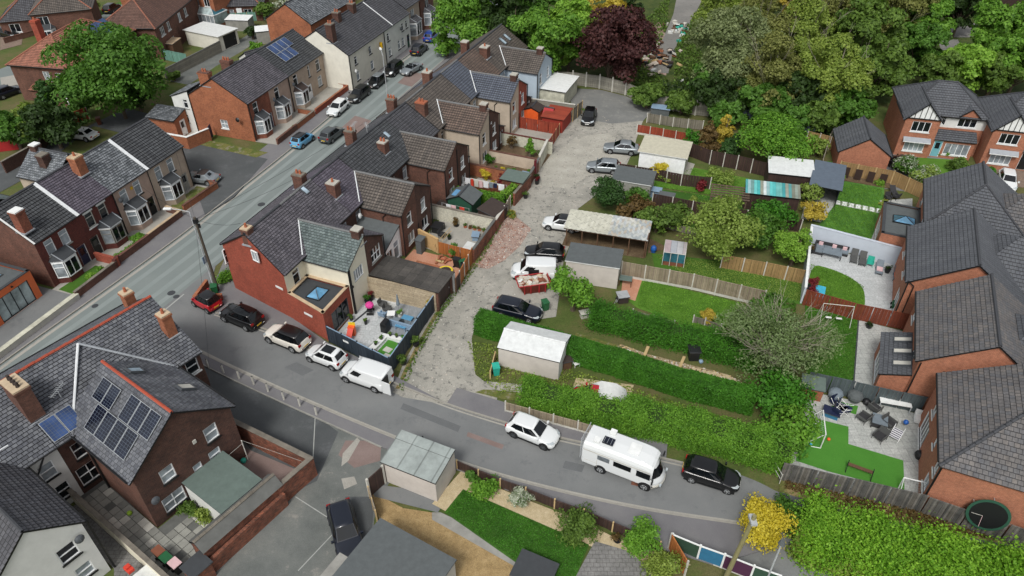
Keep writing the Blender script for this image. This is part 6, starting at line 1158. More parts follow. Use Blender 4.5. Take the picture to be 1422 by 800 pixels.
# yard 3: white walls
zone('pale_yard',[Y(14.2,5),Y(14.1,11.1),Y(19.5,11.2),Y(19.5,4.8)],.03,'g_conc'); wall('long white painted brick wall across the yards',[Y(19.6,3.4),Y(19.6,11.2)],1.7,.22,'white_brick','coping'); wall('brown brick wall along the alley at the white-walled yard',[Y(13.9,11.4),Y(19.4,11.3)],1.6,.22,'brick_yard','conc_dark')
table(Y(17.5,5.6),T2.a,'black covered garden table by the brown gable',1.3,1.1,.8,'bin_black','bin_black',solid=True); chair(Y(16.5,6.6),T2.a,'dark chair beside the black covered table','wicker_dark'); pot(Y(16.6,7.4),'round black pot beside the dark chair',.22,.4,'bin_black','deep',.25); pot(Y(19.1,7.0),'bronze climber against the white wall',.3,.1,'bin_black','brownish',1.3,n=420); box_shed('blue-grey box on the white-walled yard',Y(17.7,9.9),T2.a+.3,.9,.6,.5,'steel_blue','steel_blue','box','storage_box',.05); box_shed('low white sheeted stack on the white-walled yard',Y(15.2,10.2),T2.a,2.0,.9,.4,'white_paint','sheet_cloth','box','storage_box',.1)
for i in range(5): pot(Y(19.2,8.0+i*.55),f'{ORD[i]} low plant along the foot of the white wall',.2,.12,'terracotta',['moss','brownish'][i % 2],.35,n=90)
bush('bush','green climber spilling over the orange fence',Y(14.3,9.0),1.7,.7,'mid',600,.09)
# yard 4: green shed
zone('garden_soil',[Y(19.9,4),Y(19.9,11.1),Y(24.2,11),Y(24.2,4)],.02,'g_soil'); zone('rough_path',[Y(20.2,7.5),Y(20.4,9.4),Y(23.0,8.6),Y(22.6,7.2)],.035,'g_yard')
s_,_=shed('dark green timber shed with patched grey and blue roof',T2,20.9,23.4,-8.0,-5.2,2.0,2.7,'gx','shed_green','felt_grey',step=9); MB().box(.2,.1,2.08,1.4,1.2,2.16,'tarp_blue').build('tarpaulin',s_,(0,1.2,.35)); box_shed('low brown-roofed hen house by the alley wall',Y(21.6,10.2),T2.a-.2,2.6,2.0,1.5,'wood_dark','felt_brown','shed','garden_shed',.3)
t=thing('loose_boards','pale door panels leaning in the green shed yard','boards',Y(20.3,8.4),T2.a+.2,z=.1); [MB().box(-.42+i*.9,-.9,0,.42+i*.9,.9,.05,'pot_buff').build('board',t).__setattr__('rotation_euler',(R(28),0,0)) for i in range(2)]
t=thing('washing_line','short washing line with lilac and red cloths by the white wall','washing line',Y(20.1,4.9),T2.a-R(90)); MB().tube((0,0,0),(0,0,1.9),.03,'steel',n=5).tube((3.2,0,0),(3.2,0,1.9),.03,'steel',n=5).build('post',t); MB().tube((0,0,1.88),(3.2,0,1.88),.008,'white_paint',n=3).build('line',t); [MB().box(x,-.012,1.2,x+.55,.012,1.86,c_).build('cloth',t) for x,c_ in ((.5,'cloth_white'),(1.1,'cushion_pink'),(2.1,'red_plastic'))]
box_shed('wooden rabbit hutch against the brown outrigger',Y(20.6,4.4),T2.a,1.6,.7,1.1,'wood_brown','felt_brown','hutch','rabbit_hutch',.1); pot(Y(20.4,5.3),'green water butt pot beside the rabbit hutch',.25,.8,'bin_green','mid',.2)
for i in range(2): wheelie(Y(23.4+i*.1,4.7+i*.8),'bin_brown',('first','second')[i]+' lilac-lidded brown bin beside the conservatory of the sixth house',T2.a,'cushion_pink')
for i,(s,t_,c_,r_) in enumerate(((22.8,7.6,'moss',.8),(23.6,8.8,'mid',.6),(22.4,9.0,'olgreen',.6),(20.5,10.9,'hedge',.7),(23.8,10.2,'moss',.6),(23.7,6.4,'hedge',.7))): bush('bush',f'{ORD[i]} small shrub counted away from us in the green shed yard',Y(s,t_),.8+r_*.4,r_,c_,480,.09,k=6)
wall('red brick wall with white cap along the alley by the hen house',[Y(19.8,11.3),Y(22.4,11.2)],1.5,.22,'brick_yard','conc_pale'); fence('short run of pale concrete-post fence by the alley shrubs',[Y(22.4,11.2),Y(24.6,11.0)],1.6,'fence_grey','conc_pale',panel=1.1); bush('bush','orange-flowered weeds outside the alley fence',Y(22.9,11.7),1.0,.6,'moss',700,.08,flowers='gold')
# yard 5: washing line and brick planters
zone('yard_surface',[Y(24.6,4),Y(24.6,11),Y(29.6,11),Y(29.6,4)],.02,'g_soil'); zone('green_patio',[Y(27.3,4.5),Y(27.0,8.6),Y(29.3,8.8),Y(29.4,5)],.035,'g_conc'); wall('red brick wall with planted top between the middle yards',[Y(29.7,3.6),Y(29.7,11.2)],1.5,.22,'brick_orange','brick_mid'); t,_b=shed('grey-green flat-roofed brick outhouse beside the alley',T2,27.2,29.3,-11.3,-8.9,1.9,.06,'flat','brick_yard','felt_greenish'); wall('brick wall with arches under the outhouse terrace',[Y(26.9,5.2),Y(26.9,8.9)],1.2,.22,'brick_orange','conc_pale')
t=thing('washing_line','long washing line of pink, white and lilac clothes above the bright hedge','washing line',Y(25.6,4.9),T2.a-R(88)); MB().tube((0,0,0),(0,0,2.1),.03,'steel',n=5).tube((5.2,0,0),(5.2,0,2.1),.03,'steel',n=5).build('post',t); MB().tube((0,0,2.08),(5.2,0,2.08),.008,'white_paint',n=3).build('line',t)
for x,w_,h_,c_ in ((.2,.6,.8,'cloth_white'),(.9,.3,.9,'red_plastic'),(1.3,.5,.9,'conc_pale'),(1.9,.4,.9,'cushion_pink'),(2.4,.6,.8,'cloth_white'),(3.1,.45,.7,'cushion_grey'),(3.6,.45,.6,'door_blue'),(4.2,.7,.8,'cloth_white')): MB().box(x,-.012,2.06-h_,x+w_,.012,2.06,c_).build('cloth',t)
bush('bush','yellow-flowered bush against the planted red wall',Y(29.2,5.9),1.5,.7,'yellow',900,.08,shape='round'); bush('bush','smaller yellow bush by the grey-green outhouse',Y(28.2,7.2),1.0,.5,'gold',500,.08,shape='round'); bush('bush','dark red shrub behind the grey-green outhouse',Y(29.2,8.4),1.2,1.0,'red',900,.09)
wall('brown brick wall beside the alley below the outhouse',[Y(25.3,11.2),Y(29.6,11.4)],1.6,.22,'brick_yard','coping')
# yard 6-8
zone('buff_patio',[Y(29.9,3.6),Y(29.9,11),Y(38,11),Y(38,3.6)],.02,'g_soil'); zone('buff_patio_paving',[Y(30.2,4),Y(30.4,10.4),Y(32.4,10.6),Y(32.2,3.8)],.035,'g_pinkpatio'); wall('rendered wall with pebble panel across the eighth yard',[Y(33.6,3.8),Y(33.6,11)],1.5,.2,'render_pebble','brick_mid'); wall('long dirty-white wall across the ninth yard',[Y(38.2,3.7),Y(38.2,11.0)],1.7,.2,'render_dirty','stain' if 0 else 'brick_deep')
wall('alley wall of pinkish brick with flower trough',[Y(30.2,11.2),Y(34.0,10.9)],1.5,.22,'brick_yard','conc_dark'); wall('white capped alley wall at the raised rockery yard',[Y(34.2,10.9),Y(38.2,10.4)],1.8,.22,'render_dirty','conc_pale'); zone('rockery',[Y(34.2,5.4),Y(34.2,10.4),Y(37.6,10.2),Y(37.6,5.2)],.5,'g_soil',.5); zone('rockery_stones',[Y(34.4,5.6),Y(34.4,8.6),Y(35.2,9.6),Y(35.4,5.8)],.54,'conc_pale',.1)
T_=tree('conifer','small pointed green conifer in the raised rockery yard','conifer',Y(35.6,9.1),2.9,.75,'laurel',base=.2,n=1500,leaf=.1,shape='cone',z=.5); bush('bush','blue-green shrub right of the small pointed conifer',Y(36.4,10.1),1.0,.6,'grey',400,.09,z=.5); tree('palm_plant','brown-leaved spiky plant in a pot by the dirty-white wall','plant',Y(36.8,6.2),1.9,.7,'brownish',n=500,leaf=.12,z=.3); bush('bush','square dark green hedge plant beside the red brick outrigger',Y(33.0,4.8),1.5,.75,'hedge',900,.09,shape='round')
for i,(s,t_,c_,p_) in enumerate(((31.6,6.3,'moss','bin_black'),(31.7,7.1,'yellow','yellow_plastic'),(31.8,7.8,'moss','bin_black'),(31.9,8.5,'hedge','bin_black'),(32.4,10.2,'laurel','bin_black'),(31.0,4.6,'grey','white_paint'))): pot(Y(s,t_),f'{ORD[i]} potted plant counted from the house along the buff patio',.22,.35,p_,c_,.35,n=150)
table(Y(31.3,10.1),T2.a,'small round-looking grey table at the alley end of the buff patio',.9,.9,.7,'steel_blue','galv')
for i,(s,t_) in enumerate(((30.6,11.9),(31.4,11.7),(27.2,11.8))): pot(Y(s,t_),('black planter with red flowers outside the alley wall','dark tall planter outside the alley wall','dark planter at the foot of the outhouse wall')[i],.28,.5,'bin_black',('red','deep','moss')[i],.4,n=160)
t=thing('gate_post','dark red gate post beside the buff patio','post',Y(31.9,11.2),T2.a); MB().box(-.13,-.13,0,.13,.13,2.3,'door_red').build('post',t)
# yard 9-12
zone('far_yard',[Y(38.4,4),Y(38.4,10.4),Y(50,10.2),Y(50,4)],.02,'g_conc'); fence('long red-brown fence across the far yards',[Y(43.4,4.2),Y(43.4,10.2)],1.6,'fence_red',None,panel=1.6); fence('red-brown fence beside the alley at the far yard',[Y(38.4,10.5),Y(43.4,10.2)],1.6,'fence_red','wood_pale',panel=1.6)
shed('orange-red timber shed in the far yard',T2,45.2,47.2,-6.6,-4.6,1.9,2.3,'gx','orange_plastic','felt_brown',step=9); shed('pinkish-red boarded shed beside the black car',T2,44.0,47.6,-10.4,-7.6,1.9,.06,'flat','wood_stain_red','fence_red'); t,_=shed('red pointed playhouse between the far sheds',T2,45.4,47.0,-8.4,-7.2,1.6,2.2,'gy','wood_stain_red','skip_red',step=9)
wall('grey stained wall behind the far sheds',[Y(48.6,4.0),Y(49.0,10.4)],1.9,.2,'fence_conc','conc_pale')
fence('tall grey fence panel by the far end of the alley',[Y(47.8,10.6),Y(50.6,11.0)],1.9,'fence_greywood','wood_pale'); pot(Y(50.2,11.6),'climbing plant by the tall grey fence panel',.3,.3,'bin_black','moss',1.0,n=300)
# ================================================================ head of the alley and the right-hand gardens
fence('concrete panel wall along the head of the alley',[(8.93,102.24),(12.75,100.93),(16.26,98.64),(19.43,94.28),(22.27,93.35),(24.98,91.98),(27.49,91.3)],1.9,'fence_conc','conc_pale',panel=2.2,ph=2.2,ptw=.16); fence('green-stained panel fence left of the copper beech',[(4.38,102.77),(8.93,102.24)],1.9,'fence_conc','conc_pale',panel=2.2)
fence('blue-grey boarded fence in front of the wood',[(25.66,92.89),(30.61,90.86),(35.39,87.2),(39.11,85.55)],1.7,'fence_bluegrey',None,panel=2.4); fence('rail fence with white posts above the red panels',[(18.07,89.76),(21.32,88.47),(25.03,87.41)],1.3,'fence_greywood','conc_pale',panel=1.9)
fence('bright red-brown panel fence beside the white garage',[(16.26,86.37),(19.44,85.14),(22.47,83.94)],1.3,'fence_red','conc_pale',panel=2.0,gravel='conc_pale'); box_shed('blue-grey covered trailer at the head of the alley',(20.33,92.43),-.3,2.4,1.3,.9,'felt_grey','steel_blue','trailer','covered_trailer',.05)
g,gb=thing('white_garage','white panel garage with cream roof beside the silver cars','garage',Fr((15.2,77.22),-19)(0,0),R(-19)),None; Block(g,0,5.4,-.2,3.9,2.4,.07,'flat','white_pvc','roof_cream',walls={'E': 'conc_pale'},gutter=False,ridge='white_paint')
fence('dark brown panel fence with white posts below the yellow forsythia',[(12.59,75.66),(16.43,74.47),(19.58,73.15),(22.75,72.33)],1.5,'fence_brown','conc_pale',panel=2.2); fence('dark brown panel fence with white posts under the conifers',[(21.81,80.48),(24.03,78.29),(26.97,77.04),(29.96,75.31)],1.8,'fence_brown','conc_pale',panel=2.1,ph=2.0); fence('dark brown panel fence with white posts below the long lawns',[(15.59,68.91),(19.7,67.27),(23.35,65.98),(26.95,64.85),(30.42,63.61)],1.5,'fence_brown','conc_pale',panel=2.4,ph=1.9)
zone('narrow_lawn',[(21.69,77.57),(27.96,74.81),(29.03,72.5),(25.2,70.44),(15.82,73.15),(13.47,74.47)],.01,'g_lawn_bright'); zone('narrow_lawn',[(14.14,73.15),(22.45,70.9),(27.65,67.42),(26.86,65.98),(19.87,68.16),(13.76,70.28)],.014,'g_lawn_dark'); zone('side_path',[(20.72,79.37),(22.27,78.29),(20.67,74.47),(19.52,75.14)],.02,'g_conc')
g=thing('garage','grey flat-roofed garage with white kerb beside the rounded conifer','garage',(11.46,71.54),R(-19)); Block(g,0,4.3,-.8,2.4,2.2,.08,'flat','conc_grey','felt_grey',gutter=False,ridge='white_paint',ov=.12)
bush('bush','light green weeping shrub on the narrow lawn',(24.25,73.93),1.6,2.0,'spring',1800,.12); bush('bush','dark red shrub at the left of the narrow lawn',(21.54,72.13),1.5,.8,'red',900,.1); bush('bush','pale olive shrub between the two brown fences',(20.04,68.69),1.8,1.0,'olgreen',1300,.1)
for i,(x,y,w_,d_,c_,l) in enumerate(((908,272,1.4,.9,'steel_blue','pale blue-grey tank beside the grey garage'),(925,279,1.6,.8,'felt_grey','grey water trough right of the blue-grey tank'))): box_shed(l,PXF(x,y),-.33,w_,d_,.8,c_,c_,'tank','water_tank',.03)
zone('gravel_patch',[(15.35,67.27),(17.82,67.86),(18.14,65.27),(15.77,64.99)],.02,'g_gravel_pale'); zone('raised_bed',[(17.42,67.86),(20.76,66.69),(20.03,64.99),(17.13,66.12)],.12,'g_soil',.1); zone('grass_patch',[(17.08,65.83),(21.19,64.99),(22.55,62.54),(17.46,63.61)],.02,'g_lawn'); fence('low picket fence in the overgrown garden',[(16.41,64.16),(18.53,63.21),(20.66,62.54)],.8,'fence_greywood','wood_grey',panel=1.6,ph=.95); zone('pale_bed_edge',[(14.25,62.54),(16.18,60.59),(13.83,59.7)],.02,'g_soil')
# pergola,teal and white tin roofs
t=thing('pergola','weathered timber pergola beside the teal-roofed shed','pergola',(21.8,67.86),R(-14)); [MB().box(x-.06,y-.06,0,x+.06,y+.06,2.0,'pergola_wood').build('post',t) for x in (0,3.6) for y in (-.3,2.2)]; [MB().box(-.2,-.5+i*.52,2.0,3.9,-.4+i*.52,2.12,'pergola_wood').build('beam',t) for i in range(6)]
t=thing('timber_shed','long dark boarded shed under a teal striped corrugated roof','shed',(25.53,68.16),R(-13)); b=Block(t,0,5.6,0,2.2,2.1,2.5,'lean+y','fence_brown','corr_teal',gutter=False,step=9,ov=.12); t=thing('tin_roof_shed','pale flat metal-roofed shed behind the teal striped one','shed',(29.11,72.17),R(-13)); Block(t,0,4.9,0,3.3,2.3,2.7,'lean+y','fence_brown','roof_plain',gutter=False,step=9,ov=.12)
fence('grey timber fence behind the grey garage canopy',[(33.03,68.16),(35.92,74.47),(39.78,82.57),(41.45,85.55)],1.8,'fence_greywood','wood_grey'); fence('green-topped fence panels at the corner of the wood',[(37.36,83.55),(38.66,82.77),(39.76,81.99),(40.4,81.23)],1.8,'fence_tan','conc_pale',panel=1.9)
t=thing('garage_canopy','slate-blue garage roof on posts beside the striped lawn','garage',RF(18.0,9.5),RF.a); b=Block(t,0,5.8,-3.0,0,2.4,.1,'flat','fence_bluegrey','roof_blue',skip='W',gutter=False); t2_=thing('ride_on_mower','small pale mower parked under the slate-blue garage roof','mower',RF(17.2,8.1),RF.a+1.0,z=.04); MB().box(-.35,-.6,.15,.35,.5,.5,'conc_pale').build('body',t2_); MB().box(-.25,-.1,.5,.25,.35,.8,'steel').build('seat',t2_); [MB().tube((x,y,.18),(x+.1,y,.18),.18,'rubber').build('wheel',t2_) for x in (-.45,.35) for y in (-.45,.35)]
for i in range(4): x=3.4+i*1.25; t=thing('trellis_panel',ORD[i]+' dark trellis panel from the left behind the striped lawn','trellis',RF(25.6,6.4-i*1.35),RF.a+R(-90),'dark trellis panels'); MB().box(0,-.03,.2,.75,.03,1.5,'wood_dark').build('trellis',t)
fence('pale timber fence behind the striped lawn',R_([(26.4,-6.8),(26.4,-1.0),(24.4,2.2)]),1.7,'fence_tan','wood_pale'); bush('bush','lime plant by the trellis panels',RF(25.4,6.6),1.1,.6,'lime',700,.08); bush('bush','lime plant at the far end of the trellis panels',RF(25.5,2.2),1.0,.6,'lime',700,.08); bush('bush','white-flowered plant by the stepping path',RF(19.0,1.6),.9,.5,'spring',420,.08,flowers='white'); bush('bush','yellow-flowered plant at the corner of the paved terrace',RF(21.2,1.6),.9,.45,'spring',420,.08,flowers='gold')
chair(RF(23.0,.4),RF.a+2.5,'dark rattan chair on the paving behind the lantern extension','wicker_dark'); chair(RF(22.4,1.2),RF.a-1.2,'second dark rattan chair, nearer the lantern extension','wicker_dark'); lounger(RF(24.0,.6),RF.a-1.2,'black reclined lounger behind the two rattan chairs','wicker_dark')
# pale patio
wall('pale grey rendered wall behind the patio loungers',R_([(10.3,-8.5),(10.2,-6.6),(9.5,1.2)]),2.0,.2,'render_pale_wall','render_pale_wall'); wall('pale grey rendered side wall of the lounger patio',R_([(10.3,-8.5),(-.4,-7.9)]),1.9,.15,'render_pale_wall','white_paint')
fence('red-brown fence between the pale patio and the shaded lawn',R_([(-.6,-7.8),(-.9,-3.5),(-.6,1.0)]),1.8,'fence_chestnut',None,panel=1.8)
sofa(RF(9.7,7.6),RF.a-R(90),'dark corner sofa with pink cushions on the pale patio',3.1,1.5,'wicker_dark','cushion_grey',-1,pillows=((1.7,'cushion_pink'),(2.7,'cushion_pink'),(.4,'cushion_pink'))); table(RF(8.4,6.0),RF.a-R(90),'long grey table in front of the dark corner sofa',1.8,.9,.6,'cushion_grey','wicker_dark')
for i,(s,t_,m_,c_,l) in enumerate(((8.9,-3.9+.0,'wicker',None,'grey recliner nearest the dark corner sofa'),(8.8,-3.1,'wicker',None,'grey recliner second from the dark corner sofa'))): lounger(RF(s,-t_),RF.a-R(90),l,m_,c_)
chair(RF(8.4,2.4),RF.a-R(90),'turquoise chair between the recliners','plastic_teal'); lounger(RF(7.9,1.5),RF.a-R(90),'grey wicker lounger right of the turquoise chair','cushion_grey','cushion_pink'); lounger(RF(7.5,-.1),RF.a-R(90),'grey lounger with an orange towel','cushion_grey','orange_plastic'); pot(RF(7.9,.75),'black round table pot between the two right-hand loungers',.28,.5,'bin_black','deep',.1)
pot(RF(1.9,7.3),'dark red acer in the corner of the curved lawn',.4,.4,'bin_black','red',1.3,n=600); pot(RF(.9,7.1),'second dark red acer, by the chestnut fence',.35,.4,'bin_black','red',1.0,n=400); box_shed('bright turquoise paddling box at the edge of the curved lawn',RF(1.3,6.5),RF.a,1.7,.7,.5,'pool_blue','pool_blue','box','storage_box',.02); pot(RF(8.3,7.9),'dark pot by the corner sofa',.2,.5,'bin_black','brownish',.4)
t=thing('play_kitchen','green and yellow plastic play set against the brick wall','toy',RF(5.4,-.4),RF.a,z=.03); MB().box(-.4,-.35,0,.4,.35,.6,'bin_green').build('base',t); MB().box(-.3,-.25,.6,.3,.25,.85,'yellow_plastic').build('top',t); MB().ball((0,0,1.0),.18,'black_plastic').build('knob',t)
t=thing('ride_on_toy','green and red plastic ride-on toys by the patio wall','toy',RF(2.6,.0),RF.a,z=.03); MB().box(-.6,-.3,.1,.3,.2,.45,'bin_green').build('body',t); MB().box(-.4,-.9,.05,.3,-.5,.3,'red_plastic').build('car_body',t); [MB().tube((x,y,.12),(x,y+.1,.12),.14,'rubber').build('wheel',t) for x in (-.4,.2) for y in (-.35,.2)]
t=thing('ride_on_toy','green and white pedal toy at the corner by the chestnut fence','toy',RF(.4,-.1),RF.a,z=.03); MB().box(-.4,-.3,.1,.4,.3,.45,'bin_green').build('body',t); MB().box(-.2,-.2,.45,.2,.2,.7,'white_paint').build('seat',t)
# shaded lawn: swing,slabs
t=thing('garden_swing','thin-framed double swing with white seats on the shaded lawn','swing',(28.85,49.15),R(-10)); b=MB(); b.tube((-1.2,0,2),(1.4,0,2),.03,'rib_white',n=6); [b.tube((x,0,2),(x,y,0),.028,'rib_white',n=5) for x in (-1.2,1.4) for y in (-.7,.7)]; b.build('frame',t)
for x in (-.4,.5): MB().tube((x-.2,0,2),(x-.2,0,.5),.006,'galv',n=3).tube((x+.2,0,2),(x+.2,0,.5),.006,'galv',n=3).build('rope',t); MB().box(x-.25,-.1,.46,x+.25,.1,.5,'white_paint').build('swing_seat',t)
pot((31.86,48.37),'black square planter with a wire heart ornament',.3,.35,'bin_black','deep',.15)
# bottom-right garden
fence('grey-green board fence behind the furniture patio',R_([(-11.5,-6.3),(-10.7,2.3)]),1.8,'fence_slate',None,panel=1.8); fence('tall weathered grey fence along the bottom of the turf garden',R_([(-21.7,-7.0),(-20.6,2.3),(-20.9,9.5),(-21.5,16)]),1.9,'fence_weather',None,panel=2.3,jit=.03)
box_shed('small brick-and-grey log store at the corner under the sparse tree',(23.97,40.26),-.3,1.6,1.2,1.2,'brick_orange','felt_greenish','shed','log_store',.25)
def wing(xy,rz,label): return chair(xy,rz,label,'wicker',cat='armchair',name='rattan_armchair',w=.8,seat='wicker_dark')
wing((27.18,37.53),RF.a+2.6,'rattan armchair left of the fire table'); wing((28.45,38.49),RF.a+1.0,'rattan armchair behind the fire table'); wing((28.95,36.95),RF.a-.6,'rattan armchair right of the fire table'); wing((27.73,35.68),RF.a-2.1,'rattan armchair in front of the fire table'); table((28.23,37.1),RF.a,'square grey fire table among the rattan armchairs',1.1,1.1,.6,'cushion_grey','wicker_dark',solid=True)
def ball_cover(xy,label,r,col,cat='barbecue',name='covered_barbecue',sz=.8): t=thing(name,label,cat,xy,0,z=.03); MB().ball((0,0,r*sz),r,col,10,7,sz).build('cover',t); MB().tube((0,0,0),(0,0,r*.6),r*.7,col,n=10).build('stand',t)
ball_cover((25.81,39.87),'pale grey covered barbecue by the slate fence',.6,'cushion_grey'); ball_cover((27.28,39.63),'dark grey covered kettle barbecue by the slate fence',.62,'felt_grey'); ball_cover((28.11,39.25),'small black covered heater right of the barbecues',.32,'black_plastic'); ball_cover((30.0,33.93),'round black beanbag against the brick wall',.4,'black_plastic','beanbag','beanbag')
table((30.04,38.79),RF.a-R(80),'long white-topped folding table by the slate fence',2.3,.8,.8,'white_paint','galv')
for i,(x,y,r_) in enumerate(((1161,566,.4),(1167,572,1.3),(1163,576,2.2),(1172,570,.9))): t=thing('folding_chair',ORD[i]+' folded navy striped chair in the heap on the grey patio','chair',PXF(x,y),r_,'folded navy striped chairs',z=.05); q=MB(); q.box(-.3,-.5,.3,.3,.5,.34,'door_blue'); q.box(-.3,.5,.3,.3,.55,.9,'door_blue'); q.build('fabric',t); q=MB(); [q.tube((sx*.3,-.5,.0),(sx*.3,.5,.7),.02,'white_paint',n=5).tube((sx*.3,.5,0),(sx*.3,-.5,.6),.02,'white_paint',n=5) for sx in (-1,1)]; q.build('frame',t)
box_shed('teal storage crate beside the heap of folded chairs',(24.89,38.05),-.5,1.1,.7,.45,'board_blue','door_blue','crate','storage_crate',.02)
t=thing('deck_chair','navy and white deck chair piled with toys beside the rattan set','chair',(29.1,35.96),RF.a-1.9,z=.04); MB().box(-.35,-.6,.3,.35,.5,.35,'cloth_white').build('fabric',t); [MB().box(-.35,-.55+i*.22,.352,.35,-.47+i*.22,.36,'door_blue').build('stripe',t) for i in range(5)]; MB().tube((-.36,-.6,0),(-.36,.6,.6),.025,'white_paint').tube((.36,-.6,0),(.36,.6,.6),.025,'white_paint').build('frame',t)
t=thing('toy_ball','bright blue ball on the chair by the brick wall','ball',(30.14,36.88),z=.55); MB().ball((0,0,0),.2,'bin_blue',10,7).build('ball',t); t=thing('toy_ball','orange football on the artificial turf','ball',(23.87,35.54),z=.18); MB().ball((0,0,0),.13,'orange_plastic',10,7).build('ball',t); t=thing('toy_ball','pale blue ball inside the left goal net','ball',(22.38,35.13),z=.18); MB().ball((0,0,0),.13,'pool_blue',10,7).build('ball',t)
sofa((31.34,37.97),RF.a-R(90),'white cushioned outdoor seat against the brick wall',1.5,.9,'white_paint','white_paint',1)
goal((23.3,35.96),R(-104)+math.pi,'white football goal at the left end of the artificial turf',2.4,1.6,1.3); goal((28.47,30.9),R(-18)+math.pi,'white football goal at the foot of the brick wall',2.3,1.2,.7)
t=thing('bench','narrow timber bench on black legs on the artificial turf','bench',(25.06,32.63),R(-28),z=.045); MB().box(-.85,-.14,.42,.85,.14,.48,'wood_brown').build('seat',t); [MB().tube((sx*.85,-.5,0),(sx*.85,.1,.75),.03,'black_plastic',n=5).build('leg',t) for sx in (-1,1)]
t=thing('trampoline','large round black trampoline with green rim propped against the bottom-right house','trampoline',RF(-20.4,-5.7),RF.a,z=2.05); t.scale=(.72,.72,.72); t.rotation_euler=(0,R(-80),RF.a); MB().tube((0,0,.55),(0,0,.62),1.75,'shed_green',n=28).build('rim',t); MB().tube((0,0,.62),(0,0,.635),1.5,'black_plastic',n=28).build('mat',t); MB().tube((-1.5,.3,.66),(-.2,.4,.66),.02,'cushion_pink',n=4).tube((-.2,.4,.66),(-.2,1.3,.66),.02,'conc_pale',n=4).build('strap',t); [MB().tube((1.6*math.cos(a),1.6*math.sin(a),0),(1.6*math.cos(a),1.6*math.sin(a),.56),.03,'galv',n=5).build('leg',t) for a in [k*math.pi/3 for k in range(6)]]
t=thing('gate','thin white-railed gate at the end of the dirt path','gate',(19.04,31.63),R(100)); b=MB(); [b.tube((x,0,0),(x,0,1.1),.03,'rib_white',n=5) for x in (0,1.2)]; [b.tube((0,0,z_),(1.2,0,z_),.02,'rib_white',n=4) for z_ in (.5,1.0)]; b.build('rails',t)
# ================================================================ middle gardens
zone('long_lawn',[(12.71,55.4),(23.06,51.07),(24.36,49.35),(20.69,46.48),(16.03,48.37),(11.57,51.07),(10.44,52.75)],.01,'g_lawn_bright'); zone('upper_lawn',[(14.2,59.7),(20.88,58.47),(28.33,55.75),(27.62,51.38),(23.57,52.43),(16.82,56.09),(14.13,56.91)],.014,'g_lawn'); zone('patio_corner',[(10.8,55.75),(12.64,55.4),(11.51,52.11),(10.23,52.75)],.02,'g_pinkpatio')
fence('long grey timber fence with concrete posts beside the long lawn',[(10.6,55.86),(17.09,53.84),(23.15,51.38)],1.8,'fence_grey','conc_pale',panel=1.95,gravel='conc_pale'); fence('brown timber fence behind the upper lawn',[(20.61,57.27),(24.53,55.98),(28.18,54.61)],1.6,'fence_tan','conc_pale',panel=2.2); fence('low picket fence across the long lawn',[(10.94,49.85),(12.72,49.05),(14.4,48.27)],.75,'fence_greywood','conc_pale',panel=1.6,ph=.95); fence('short picket fence beside the golden bush',[(16.29,49.05),(17.25,48.66),(18.49,47.89)],.7,'fence_greywood','conc_pale',panel=1.4,ph=.9)
g=thing('garage','grey felt-roofed concrete garage beside the white van','garage',(5.16,55.29),R(-14)); Block(g,0,5.0,-.2,2.75,2.45,.1,'flat','panel_pebble','felt_grey',walls={'E': 'conc_pale'},gutter=False,ridge='white_paint',ov=.1)
cp=thing('carport','long open carport with cream and silver corrugated sheets','carport',(5.58,61.23),R(-16)); b=MB(); P0=[(-.3,0),(8.2,0)]; n=17
for i in range(n):
    x0=-.3+i*.5; m_='corr_cream' if i < 9 else 'corr_white'; b=MB(); b.face([(x0,-.2,2.15),(x0+.25,-.2,2.19),(x0+.25,3.0,2.54),(x0,3.0,2.5)],m_).face([(x0+.25,-.2,2.19),(x0+.5,-.2,2.15),(x0+.5,3.0,2.5),(x0+.25,3.0,2.54)],m_).face([(x0,-.2,2.13),(x0,3,2.48),(x0+.5,3,2.48),(x0+.5,-.2,2.13)],'conc_dark'); b.build('roof_sheet',cp)
for i in range(6): MB().box(i*1.6-.05,-.1,0,i*1.6+.05,0,2.13,'wood_brown').build('post',cp); MB().box(-.3,-.14,2.02,8.2,-.04,2.13,'wood_brown').build('beam',cp) if i == 0 else None
MB().box(-.3,2.9,0,8.2,3.0,2.45,'wood_dark').box(8.1,0,0,8.2,3,2.3,'wood_brown').build('back_wall',cp); zone('carport_floor',[Fr((5.58,61.23),-16)(x,y) for x,y in ((-.4,-.2),(8.1,-.2),(8.1,3),(-.4,3))],.02,'g_soil')
ball_cover((14.39,59.95),'blue plastic barrel at the end of the carport',.32,'bin_blue','barrel','barrel',1.2)
t=thing('greenhouse','patched glass greenhouse with mauve polycarbonate roof','greenhouse',(14.91,57.74),R(-14)); b=MB()
for p,q in (((0,0,0),(0,0,1.6)),((2.1,0,0),(2.1,0,1.6)),((0,1.7,0),(0,1.7,1.9)),((2.1,1.7,0),(2.1,1.7,1.9)),((0,0,1.6),(2.1,0,1.6)),((0,1.7,1.9),(2.1,1.7,1.9)),((0,0,1.6),(0,1.7,1.9)),((2.1,0,1.6),(2.1,1.7,1.9)),((1.4,0,0),(1.4,0,1.6)),((.7,0,0),(.7,0,1.6))): b.tube(p,q,.035,'rib_white',n=4)
b.build('frame',t); MB().face([(0,-.02,1.62),(2.1,-.02,1.62),(2.1,1.7,1.93),(0,1.7,1.93)],'poly_sheet').build('roof',t); MB().box(0,.02,.5,2.1,.03,1.55,'glass_teal').build('pane',t); MB().box(0.02,0,0,.03,1.7,1.5,'glass_frost').build('pane',t); MB().box(.1,.06,0,2.0,.5,.5,'skip_rust').build('staging',t)
